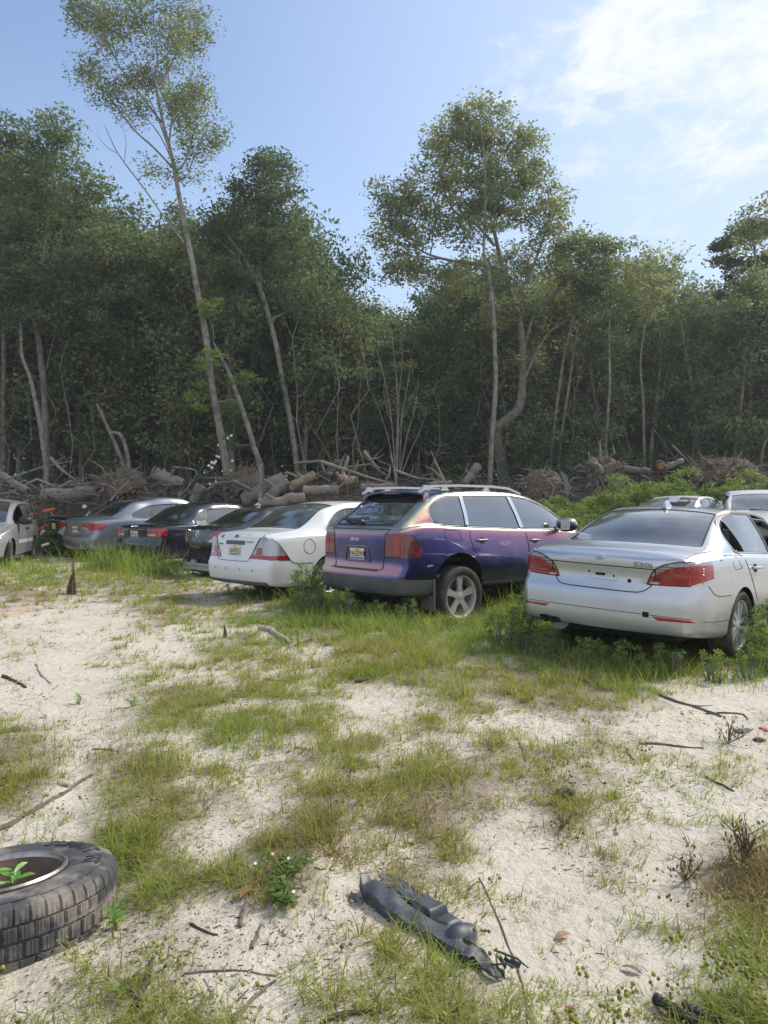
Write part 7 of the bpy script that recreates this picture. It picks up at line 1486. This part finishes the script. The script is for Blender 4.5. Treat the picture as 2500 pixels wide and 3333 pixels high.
# rotten spike of a stump
p = gpx(233, 1935); mb = MB(); n = 10; 
for k in range(6):
    a = k * 1.05; o_ = Vector((.05 * math.cos(a), .05 * math.sin(a), 0)); h = .30 + .24 * (k == 0) + .05 * frng.random(); mb.tube([p + o_ * 1.2 - Vector((0, 0, .05)), p + o_ * .8 + Vector((0, 0, h * .5)), p + o_ * .25 + Vector((.01, 0, h))], [.035, .024, .005], 7)
tag(mb.build('stump_spike', M['rot'], None, smooth=True), 'dark rotten spike of a stump standing in the grass at the left', 'stump')
p = gpx(733, 2075); mb = MB(); mb.tube([p - Vector((0, 0, .03)), p + Vector((.0, 0, .07)), p + Vector((-.01, 0, .14))], [.03, .018, .004], 7); tag(mb.build('stump_spike', M['rot'], None, smooth=True), 'small dark spike sticking out of the sand left of centre', 'stump')
# ---- truck tyre lying on the sand
def truck_tyre():
    c = Vector((-1.315, 2.53, G(-1.3, 2.53) + .035)); R, ri, w = .377, .218, .225; h = w / 2
    nrm = Vector((-.07, .13, 1)).normalized(); xa = Vector((1, 0, 0)); xa = (xa - nrm * xa.dot(nrm)).normalized(); ya = nrm.cross(xa); Mw = Matrix((xa, ya, nrm)).transposed().to_4x4(); Mw.translation = c
    root = empty('truck_tyre', mat=Matrix.Translation(c)); tag(root, 'worn black truck tyre lying flat at the lower left with a seedling inside', 'tyre')
    nseg = 450; prof = [(ri - .004, h * .70, 0), (ri + .0, h * .92, 0), (ri + .012, h * .96, 0), (ri + .05, h * 1.0, 0), (ri + .09, h * 1.03, 0), (ri + .118, h * .985, 1), (R - .042, h * .965, 1), (R - .030, h * .925, 2), (R - .012, h * .84, 2), (R - .003, h * .70, 3), (R, h * .55, 3), (R, h * .475, 3), (R - .010, h * .465, 9), (R - .010, h * .405, 9), (R, h * .395, 4), (R, h * .12, 4), (R, h * .045, 4), (R - .010, h * .035, 9), (R - .010, -h * .035, 9), (R, -h * .045, 5), (R, -h * .395, 5), (R - .010, -h * .405, 9), (R - .010, -h * .465, 9), (R, -h * .475, 6), (R - .004, -h * .75, 6), (R - .02, -h * .88, 2), (R - .05, -h * .97, 0), (ri + .05, -h, 0), (ri, -h * .8, 0)]
    vs = []; fs = []; m = len(prof)
    for k in range(nseg):
        a = 2 * math.pi * k / nseg
        for i, (r, z, t) in enumerate(prof):
            q = r
            kk = k % 9
            if t == 3 and kk == 0: q -= .008
            if t == 2 and kk == 0 and r > R - .035: q -= .006
            if t == 3 and kk in (3, 6): q -= .0025
            if t == 4 and (kk == 2 or (kk == 3 and i % 2)): q -= .008
            if t == 4 and kk in (5, 7): q -= .002
            if t == 5 and kk in (5, 6): q -= .008
            if t == 5 and kk in (0, 2): q -= .002
            if t == 6 and kk == 3: q -= .008
            if t == 1 and k % 18 < 9 and r > R - .06 and z < h * .98: z = z - .004
            aa = a + (.012 * math.sin(z * 60) if t in (4, 5) else 0)
            vs.append(Mw @ Vector((q * math.cos(aa), q * math.sin(aa), z)))
    for k in range(nseg):
        k2 = (k + 1) % nseg
        for i in range(m - 1): fs.append((k * m + i, k2 * m + i, k2 * m + i + 1, k * m + i + 1))
    mb = MB(); mb.add(vs, fs); t = mb.build('tyre', M['old_rubber'], None, smooth=True); t.data.set_sharp_from_angle(angle=rad(32)); part_at(t, root)
    # steel rim: rolled lip and brown inner barrel
    mb = MB(); mb.lathe([(ri - .014, h * .52), (ri - .012, h * .66), (ri - .004, h * .84), (ri - .002, h * .98), (ri - .008, h * 1.04), (ri - .016, h * 1.03), (ri - .017, h * .95), (ri - .020, h * .86)], 72, Mw); part_at(mb.build('rim_lip', M['rim_steel'], None, smooth=True), root)
    mb = MB(); mb.lathe([(ri - .0195, h * .88), (ri - .026, h * .72), (ri - .034, h * .60), (ri - .037, h * .1), (ri - .046, -h * .3), (ri - .05, -h * .9), (0, -h * .92)], 60, Mw); part_at(mb.build('rim_barrel', M['barrel'], None, smooth=True), root)
    # raised lettering on the sidewall
    def arc(txt, rr, a0, da, size):
        for i, ch in enumerate(txt):
            if ch == ' ': continue
            a = rad(a0 - da * i); T = Mw @ Matrix.Translation((rr * math.cos(a), rr * math.sin(a), h * 1.018)) @ Matrix.Rotation(a - math.pi / 2, 4, 'Z'); o = link('raised_letter', text_mesh(ch, size, .0022, T, shear=.15, bold=.0015), M['old_rubber_hi'], None, smooth=False); part_at(o, root)
    arc('SUMMIT HT', ri + .078, 82, 9.2, .072)
    # seedling growing in the rim
    sd = empty('seedling', (c.x + .045, c.y - .0, c.z - .03)); tag(sd, 'small bright green seedling growing inside the truck tyre', 'seedling'); o0 = Vector(sd.location)
    mb = MB(); mb.tube([o0, o0 + Vector((.004, 0, .08)), o0 + Vector((.0, -.004, .15))], [.004, .0032, .0022], 6); part_at(mb.build('stem', M['leaf_stem'], None, smooth=True), sd)
    for k in range(13):
        lv = .05 + .10 * (k / 12.0); a = k * 2.4; L_ = .085 - .02 * abs(k - 6) / 6; s = o0 + Vector((0, 0, lv)); dr = Vector((math.cos(a), math.sin(a) * .8, .45 - .35 * (k < 5))).normalized(); pr = dr.cross(Vector((0, 0, 1))).normalized(); mb = MB()
        pts = [(0, 0), (.18, .10), (.45, .20), (.75, .15), (1, 0)]; vs = []; fs = []
        for t_, w_ in pts:
            cc = s + dr * L_ * t_ + Vector((0, 0, -.018 * t_ * t_)); vs += [cc - pr * L_ * w_ + Vector((0, 0, .006 * (w_ > 0))), cc - Vector((0, 0, .002)), cc + pr * L_ * w_ + Vector((0, 0, .006 * (w_ > 0)))]
        for i in range(4): fs += [(3 * i, 3 * i + 1, 3 * i + 4, 3 * i + 3), (3 * i + 1, 3 * i + 2, 3 * i + 5, 3 * i + 4)]
        mb.add(vs, fs); o = mb.build('leaf', M['seed_leaf'], None, smooth=True); part_at(o, sd)
def dusty(name, base, dust, rough=.75, lo=.42, hi=.72, sc=4, bs=30, bd=.004):
    return mat(name, base, rough, noise=(sc, dust, lo, hi, 8), bump=(bs, .5, bd))
M['old_rubber'] = dusty('weathered_tyre', (.055, .056, .060), (.30, .26, .21), .8, .46, .70, 7, 45, .003); M['old_rubber_hi'] = mat('raised_rubber', (.035, .036, .04), .6)
M['rim_steel'] = dusty('rolled_steel', (.42, .42, .42), (.16, .12, .09), .34, .45, .68, 9); M['rim_steel'].node_tree.nodes['Principled BSDF'].inputs['Metallic'].default_value = .8
M['barrel'] = dusty('rusty_barrel', (.085, .055, .042), (.17, .12, .09), .85, .4, .7, 6)
M['leaf_stem'] = mat('green_stem', (.16, .26, .06), .6); M['seed_leaf'] = mat('bright_leaf', (.13, .30, .045), .4, noise=(30, (.20, .38, .07), .4, .7))
truck_tyre()
# ---- torn black plastic moulding
def plastic():
    a, b = gpx(1195, 2895), gpx(1640, 3195); ax = Vector((b.x - a.x, b.y - a.y, 0)); Lg = ax.length; ax.normalize(); sd = Vector((-ax.y, ax.x, 0)); sd = -sd if sd.x < 0 else sd
    root = empty('plastic_moulding', (a.x, a.y, a.z)); tag(root, 'torn black plastic car moulding half buried in grass at the bottom centre', 'car part'); nu, nv = 150, 46; g0, g1 = a.z, b.z; vs = []; ok = {}
    def prof(u, v):
        s = u * Lg; wL = .085 * min(1, .55 + u * 4) * (1 - .25 * u); wR = .092 + .03 * math.sin(u * 5) - .05 * sst(.70, .78, np.array(u))
        y = (v - .5) * 2; yy = y * (wL if y < 0 else wR)
        z = .060 * max(0, 1 - ((yy + .035) / .068)**2)**.38 * (.55 + .45 * math.sin(min(1, u * 5) * math.pi / 2)) * (1 - .35 * u) if abs(yy + .035) < .068 else 0
        z = max(z, .022 + .005 * math.sin(u * 11))
        if yy > .020:                                                       # moulded boxes along the right side
            z = .024
            for u0, u1, hh, y1 in ((.20, .335, .040, .085), (.35, .50, .056, .100), (.515, .615, .040, .085)):
                e = min((u - u0) / .018, (u1 - u) / .018, (yy - .018) / .008, (y1 - yy) / .010, 1)
                if e > 0: z = max(z, .024 + (hh - .024) * e**.35)
        z = max(z, .070 * max(0, 1 - ((u - .70) / .075)**2 - ((yy - .012) / .075)**2)**.5 if abs(u - .70) < .075 and ((u - .70) / .075)**2 + ((yy - .012) / .075)**2 < 1 else 0)
        if u > .80: z = z * (1 - 2.0 * (u - .80)) + .007 * math.sin(u * 42 + y * 4)
        if u < .05: z += .03 * (1 - u / .05) * (1 if y < -.2 else .2)
        if abs(y) > .93: z *= .35
        return yy, z + .0025 * math.sin(u * 31 + y * 5)
    for i in range(nu + 1):
        for j in range(nv + 1):
            u, v = i / nu, j / nv; yy, z = prof(u, v); yy += .012 * math.sin(u * 9 + 1); q = Vector((a.x, a.y, 0)) + ax * (u * Lg) + sd * yy; vs.append(Vector((q.x, q.y, g0 + (g1 - g0) * u + float(z) + .004)))
    fs = []
    for i in range(nu):
        for j in range(nv):
            u, y = (i + .5) / nu, ((j + .5) / nv - .5) * 2
            if (abs(u - .17) < .022 and abs(y - .08) < .12) or (abs(u - .33) < .018 and abs(y - .2) < .10) or (abs(u - .78) < .03 and abs(y + .1) < .22) or (u > .9 and abs(y - .35) < .25) or (u > .86 and y < -.55) or (u < .04 and -.1 < y < .5): continue
            fs.append((i * (nv + 1) + j, (i + 1) * (nv + 1) + j, (i + 1) * (nv + 1) + j + 1, i * (nv + 1) + j + 1))
    mb = MB(); mb.add(vs, fs); o = mb.build('shell', M['plastic'], None, smooth=True); o.data.set_sharp_from_angle(angle=rad(35)); md = o.modifiers.new('solid', 'SOLIDIFY'); md.thickness = .004; part_at(o, root)
    P = lambda u, y, z: Vector((a.x, a.y, G(a.x + ax.x * u * Lg, a.y + ax.y * u * Lg) + z)) + ax * (u * Lg) + sd * y
    mb = MB()
    for k in range(4): mb.box((0, 0, 0), (.003, .035, .018), Matrix.Translation(P(.93 + .02 * k, .02 + .012 * k, .03)) @ Matrix.Rotation(.5 * k, 4, 'Z') @ Matrix.Rotation(.4, 4, 'X'))
    mb.tube([P(.90, .03, .05), P(1.0, .06, .045), P(1.05, .07, .03)], [.004, .0035, .002], 6); mb.tube([P(.92, -.02, .03), P(1.02, .0, .06), P(1.03, .03, .04)], [.003, .003, .002], 6); part_at(mb.build('broken_clip', M['plastic'], None), root)
    mb = MB()
    for k in range(6): mb.tube([P(.10 + k * .012, -.075 - .006 * k, .012), P(.07 + k * .010, -.088 - .004 * k, .02), P(.0 + .008 * k, -.07 - .006 * k, .012)], .003, 5)
    part_at(mb.build('edge_rib', M['plastic'], None), root)
    mb = MB()
    for u, y in ((.30, .065), (.47, .055), (.70, .03)): mb.lathe([(0, .001), (.005, .001)], 10, Matrix.Translation(P(u, y, .0 + .085)))
    part_at(mb.build('screw_hole', M['gap'], None), root)
M['plastic'] = mat('black_plastic', (.050, .055, .068), .50, noise=(9, (.17, .16, .145), .50, .74, 9), bump=(9, .25, .01))
plastic()
# ---- corrugated hoses
for pts, lab in (([(2133, 3270), (2185, 3300), (2240, 3335), (2270, 3360)], 'black corrugated hose end lying nearest the viewer, left one'), ([(2228, 3295), (2280, 3322), (2340, 3350)], 'second black corrugated hose just right of the first')):
    P = [gpx(X, Y) + Vector((0, 0, .018)) for X, Y in pts]; q = spline([tuple(p) + (.016,) for p in P], 14); mb = MB(); mb.tube(q[:, :3], [.0165 if i % 4 < 2 else .0135 for i in range(len(q))], 14); o = mb.build('corrugated_hose', M['black_trim'], None, smooth=True); o.data.set_sharp_from_angle(angle=rad(20)); tag(o, lab, 'hose')
# ---- pine cone
p = gpx(1842, 2598); root = empty('pine_cone', tuple(p)); tag(root, 'small grey-brown pine cone lying between grass tufts right of centre', 'pine cone'); mb = MB()
for k in range(90):
    t = k / 90; a = k * 2.399; r = .022 * math.sin(math.pi * min(1, .12 + t * .9))**.7; c = p + Vector((-.045 + .09 * t, r * math.cos(a), .022 + r * math.sin(a))); dr = Vector((-.5, math.cos(a), math.sin(a))).normalized(); s = dr.cross(Vector((1, 0, 0))).normalized()
    mb.add([c - s * .006, c + s * .006, c + dr * .012 + s * .004 + Vector((.004, 0, 0)), c + dr * .012 - s * .004 + Vector((.004, 0, 0)), c + dr * .004 + Vector((.008, 0, 0))], [(0, 1, 2, 3), (0, 3, 4), (1, 4, 2), (2, 4, 3)])
part_at(mb.build('scales', M['twig'], None), root); mb = MB(); mb.tube([p + Vector((-.048, 0, .022)), p + Vector((0, 0, .022)), p + Vector((.045, 0, .022))], [.006, .015, .004], 8); part_at(mb.build('core', M['twig_dark'], None), root)
# ---- scraps: dead leaves, red and grey bits
M['dead_leaf'] = mat('dead_leaf', (.26, .13, .07), .8, noise=(40, (.36, .22, .13), .4, .7)); M['red_bit'] = mat('red_plastic', (.35, .05, .04), .5); M['grey_bit'] = mat('grey_scrap', (.10, .10, .11), .7)
for X, Y, s, m, nm, lab, ct in ((2413, 2385, .035, 'grey_bit', 'dark_stone', 'largest dark grey stone at the right edge of the sand', 'stone'), (2437, 2378, .022, 'grey_bit', 'dark_stone', 'smaller dark stone beside the largest one', 'stone'), (2482, 2373, .018, 'red_bit', 'red_scrap', 'left one of two red scraps at the right edge', 'scrap'), (2497, 2380, .018, 'red_bit', 'red_scrap', 'red scrap touching the right edge', 'scrap'), (2470, 2412, .03, 'twig_dark', 'bark_chip', 'dark bark chip under the red scraps', 'bark chip'),
        (1830, 3055, .030, 'dead_leaf', 'dead_leaf', 'reddish dead leaf on the clean sand at the lower right', 'leaf'), (955, 2710, .030, 'dead_leaf', 'dead_leaf', 'red-brown leaf among the left grass near the white flowers', 'leaf'), (800, 2910, .040, 'dead_leaf', 'dead_leaf', 'long brown leaf below the left grass patch', 'leaf'), (1088, 2832, .022, 'dead_leaf', 'dead_leaf', 'orange-brown leaf left of the black plastic piece', 'leaf'), (2057, 3165, .030, 'twig', 'dead_leaf', 'curled grey leaf on the sand at the lower right', 'leaf'), (2408, 2470, .028, 'dead_leaf', 'dead_leaf', 'upright orange leaf near the right edge', 'leaf'), (2165, 3308, .030, 'dead_leaf', 'dead_leaf', 'rusty leaf under the corrugated hose', 'leaf'), (1856, 3283, .010, 'red_bit', 'red_scrap', 'tiny red scrap on the sand at the bottom right', 'scrap'), (210, 2555, .03, 'twig_pale', 'bark_chip', 'pale bark chip left of the long root', 'bark chip'), (145, 2335, .035, 'dead_leaf', 'dead_leaf', 'single brown leaf on the upper left sand', 'leaf')):
    p = gpx(X, Y); mb = MB()
    if 'leaf' in nm:
        a = frng.uniform(0, 3.1); d = Vector((math.cos(a), math.sin(a), .1)); q = Vector((-math.sin(a), math.cos(a), .15)); vs = []; fs = []
        for t, w in ((-1, 0), (-.6, .28), (0, .42), (.6, .26), (1, 0)): c = p + d * s * t + Vector((0, 0, .008 + .010 * (1 - t * t))); vs += [c - q * s * w, c + Vector((0, 0, -.003)), c + q * s * w]
        for i in range(4): fs += [(3 * i, 3 * i + 1, 3 * i + 4, 3 * i + 3), (3 * i + 1, 3 * i + 2, 3 * i + 5, 3 * i + 4)]
        mb.add(vs, fs)
    else:
        vs = []; k = 8
        for j, (r, z) in enumerate(((.7, -.1), (1, .15), (.75, .5), (.2, .66))):
            for i in range(k): a = 2 * math.pi * i / k; rr = s * r * (1 + .25 * math.sin(3 * a + j + X)); vs.append(p + Vector((rr * math.cos(a) * 1.3, rr * math.sin(a), s * z)))
        mb.add(vs, [(j * k + i, j * k + (i + 1) % k, (j + 1) * k + (i + 1) % k, (j + 1) * k + i) for j in range(3) for i in range(k)] + [tuple(3 * k + i for i in range(k))])
    o = mb.build(nm, M[m], None, smooth='leaf' in nm); tag(o, lab, ct)
# ---- low plants that stand out
def leafy_plant(X, Y, label, n, ln, wd, hh, m='leaf_bright', spread=.06, flowers=0, name='weed', cat_='weed', tone=.5, droop=.3):
    p = gpx(X, Y); root = empty(name, tuple(p)); tag(root, label, cat_); mb = MB(); V = []; Fa = []; T = []
    for k in range(n):
        a = k * 2.4 + frng.normal(0, .3); z = hh * (.25 + .75 * (k + 1) / n); s = p + Vector((spread * frng.normal(0, .5) * (k > 2), spread * frng.normal(0, .5) * (k > 2), z)); d = Vector((math.cos(a), math.sin(a), .35)).normalized(); q = d.cross(Vector((0, 0, 1))).normalized(); L_ = ln * frng.uniform(.7, 1.2); b = len(V)
        for t, w in ((0, .02), (.3, .8), (.6, 1), (.85, .55), (1, .03)): c = s + d * L_ * t - Vector((0, 0, droop * L_ * t * t)); V += [tuple(c - q * wd * w), tuple(c + q * wd * w)]
        for i in range(4): Fa.append((b + 2 * i, b + 2 * i + 1, b + 2 * i + 3, b + 2 * i + 2))
        T += [float(np.clip(tone + frng.normal(0, .2), 0, 1))] * 10
        if k % 3 == 0: mb.tube([p - Vector((0, 0, .02)), (p + s) / 2 + Vector((frng.normal(0, .01), 0, 0)), s], [.004, .003, .002], 5, False)
    part_at(link('leaves', mesh_np('leaves', V, Fa, {'tone': T}), M[m], None, smooth=True), root); part_at(mb.build('stems', M['leaf_stem'], None, smooth=True), root)
    for k in range(flowers):
        q = p + Vector((frng.normal(0, spread * 1.6), frng.normal(0, spread * 1.4), hh * frng.uniform(.6, 1.3))); f = MB(); f.lathe([(0, .001), (.003, 0), (.0065, .002)], 6, Matrix.Translation(q) @ Matrix.Rotation(.6, 4, 'X')); part_at(f.build('flower', M['petal'], None, smooth=True), root)
leafy_plant(745, 1935, 'bright broad-leaved weed in front of the white sedan bumper', 14, .17, .045, .34, spread=.05, tone=.6)
leafy_plant(930, 2850, 'low rosette with tiny white flowers in the lower left grass', 60, .045, .009, .06, 'leaf_light', .10, 3, tone=.15)
leafy_plant(925, 2935, 'second low rosette with white flowers, nearer the viewer', 46, .045, .009, .05, 'leaf_light', .07, 2, tone=.15)
leafy_plant(373, 3025, 'small green seedling on the sand right of the truck tyre', 12, .05, .008, .07, 'leaf_bright', .01, tone=.2)
leafy_plant(1850, 2095, 'big smooth leaves under the left of the silver sedan bumper', 7, .30, .06, .16, 'leaf', .12, tone=.6)
leafy_plant(1960, 2110, 'dark broad leaves under the middle of the silver sedan bumper', 7, .26, .06, .14, 'leaf', .12, tone=.5)
leafy_plant(430, 2300, 'light green seedling in the left grass', 12, .07, .012, .08, 'leaf_bright', .02, tone=.9)
leafy_plant(255, 2290, 'pale yellow-green seedling on the left sand', 10, .06, .011, .07, 'leaf_bright', .02, tone=1)
leafy_plant(968, 2110, 'pale upright weed growing through the bleached branch', 16, .06, .012, .20, 'leaf_bright', .01, tone=.8)
M['dry_stalk'] = mat('dry_stalk', (.17, .095, .06), .9)
# withered brown weed at the right
for X, Y, n, s, lab in ((2370, 2420, 10, .10, 'withered brown weed on the right sand'), (2230, 2870, 9, .07, 'dried weed with hanging leaves at the lower right'), (2420, 2800, 16, .10, 'dense brown dried weed at the right edge'), (1140, 2540, 6, .05, 'dry brown stalks in the middle grass'), (1830, 2700, 6, .045, 'small dried weed with curled leaves right of centre')):
    p = gpx(X, Y); root = empty('dried_weed', tuple(p)); tag(root, lab, 'dried weed'); mb = MB(); V = []; Fa = []
    for k in range(n):
        a = frng.uniform(0, 6.28); e = p + Vector((math.cos(a) * s * 1.3 * frng.random(), math.sin(a) * s * frng.random(), s * frng.uniform(.8, 2.0))); md = (p + e) / 2 + Vector((frng.normal(0, .02), frng.normal(0, .02), .02)); mb.tube([p, md, e], [.003, .0025, .0012], 5, False)
        for j in range(5):
            c = p.lerp(e, frng.uniform(.3, 1)) + Vector((frng.normal(0, .02), frng.normal(0, .02), 0)); b = len(V); d = Vector((frng.normal(0, .4), frng.normal(0, .4), -1)).normalized() * s * .28; q = Vector((frng.normal(0, 1), frng.normal(0, 1), 0)).normalized() * .005; V += [tuple(c), tuple(c + d * .5 + q), tuple(c + d), tuple(c + d * .5 - q)]; Fa.append((b, b + 1, b + 2, b + 3))
    part_at(link('dead_leaves', mesh_np('dead_leaves', V, Fa, {'tone': np.full(len(V), .5)}), M['litter'], None, smooth=False), root); part_at(mb.build('stalks', M['dry_stalk'], None, smooth=True), root)
# tall weeds round the wheels and in front of the bumpers
tw = [shrub_proto(.55, .26, 34, 34, .036, [.5, .65, .4][k], 'leaf_light', .075, 'tall_weed') for k in range(3)]
TP = [(3.62, 7.0, .9), (3.45, 6.75, .7), (3.75, 7.3, 1.1), (3.9, 7.7, 1.2), (3.4, 6.45, .5), (4.1, 8.1, 1.3), (3.1, 6.3, .55), (2.75, 6.15, .5), (2.4, 6.2, .55), (2.1, 6.35, .6), (1.8, 6.5, .6), (1.5, 6.75, .55), (1.35, 7.1, .7), (1.2, 7.5, .8), (1.5, 7.9, .8), (1.8, 9.1, .9), (.75, 8.6, .4), (.3, 8.9, .6), (-.1, 9.0, .6), (-.5, 9.2, .7), (-.9, 9.6, .8), (-1.05, 10.2, .9), (-1.15, 10.9, 1.0), (-2.2, 11.3, .5), (-3.9, 14.2, .7), (-4.4, 15.2, .8), (-4.9, 15.9, .8), (-5.4, 16.5, .9), (-6.0, 17.2, .9), (-6.6, 17.8, 1.0), (-7.0, 18.3, 1.0), (-6.3, 16.9, .7), (-9.2, 18.9, .6), (-9.0, 19.6, .5), (5.4, 12.2, 2.3), (5.75, 12.6, 2.0), (6.1, 12.4, 1.8)]
scatter(tw, TP, 'small-leaved green weed', 'weed', 'weeds', -.02, where=lambda x, y: 'standing tall above the right car roof' if y > 12 and x > 4 else 'beside the right wheel of the silver sedan' if x > 3.3 else 'under the silver sedan bumper' if x > 1 and y < 7.3 else 'between the purple SUV and the silver sedan' if x > 1 else 'under the purple SUV bumper' if x > -1 else 'between the white sedan and the purple SUV' if x > -3 else 'in front of the wrecked sedan' if x > -5 else 'in front of the black sedan and the fastback' if x > -8 else 'beside the minivan wheel')
# long arching grass beside the dark cars and the big wheel
def long_grass(spots, label):
    xs_, ys_, hs_ = [], [], []
    for x, y, s, n, h in spots: xs_.append(x + rng.normal(0, s, n)); ys_.append(y + rng.normal(0, s * .6, n)); hs_.append(h * (.72 if y < 12 else 1) * rng.uniform(.5, 1.2, n))
    x, y, h = map(np.concatenate, (xs_, ys_, hs_)); n = len(x); V, Fa, T = blades(x, y, gh(x, y), h, rng.uniform(.004, .008, n) * np.clip(y / 9, .8, 2), rng.uniform(.15, .9, n), rng.uniform(0, 6.28, n), np.clip(rng.normal(.62, .15, n), 0, 1), 5)
    tag(link('long_grass', mesh_np('long_grass', V, Fa, {'tone': T}), M['grass'], smooth=False), label, 'grass', kind='stuff')
long_grass([(-6.8, 17.9, .5, 240, .8), (-6.0, 17.0, .5, 240, .75), (-5.2, 16.2, .5, 200, .55), (-4.6, 15.4, .4, 160, .45), (-9.4, 17.2, .9, 500, .42), (-8.2, 16.6, .8, 420, .4), (1.75, 9.9, .25, 90, .7), (2.0, 9.5, .3, 90, .6), (-.6, 9.1, .4, 160, .4), (.2, 8.7, .4, 160, .38), (-1.2, 10.4, .25, 120, .5), (1.1, 8.0, .4, 120, .25), (2.2, 6.2, .5, 220, .33), (3.0, 6.1, .4, 160, .3), (3.7, 6.6, .25, 120, .45), (4.0, 7.2, .25, 120, .5)], 'long arching grass growing between and beneath the parked cars')
# ================================================================ HAZE
hb = MB(); hb.box((0, 28, 13.5), (130, 88, 33)); hz_ = hb.build('haze', None); hz_.data.materials.clear()
hm = bpy.data.materials.new('haze_air'); hm.use_nodes = True; t = hm.node_tree; t.nodes.clear(); o_ = N(t, 'ShaderNodeOutputMaterial'); v = N(t, 'ShaderNodeVolumePrincipled'); v.inputs['Color'].default_value = (.86, .92, 1, 1); v.inputs['Density'].default_value = HAZE; v.inputs['Anisotropy'].default_value = .3
L(t, v, 0, o_, 'Volume'); hz_.data.materials.append(hm); tag(hz_, kind='stuff'); hz_['label'] = 'thin pale haze in the air of the yard'; hz_['category'] = 'haze'
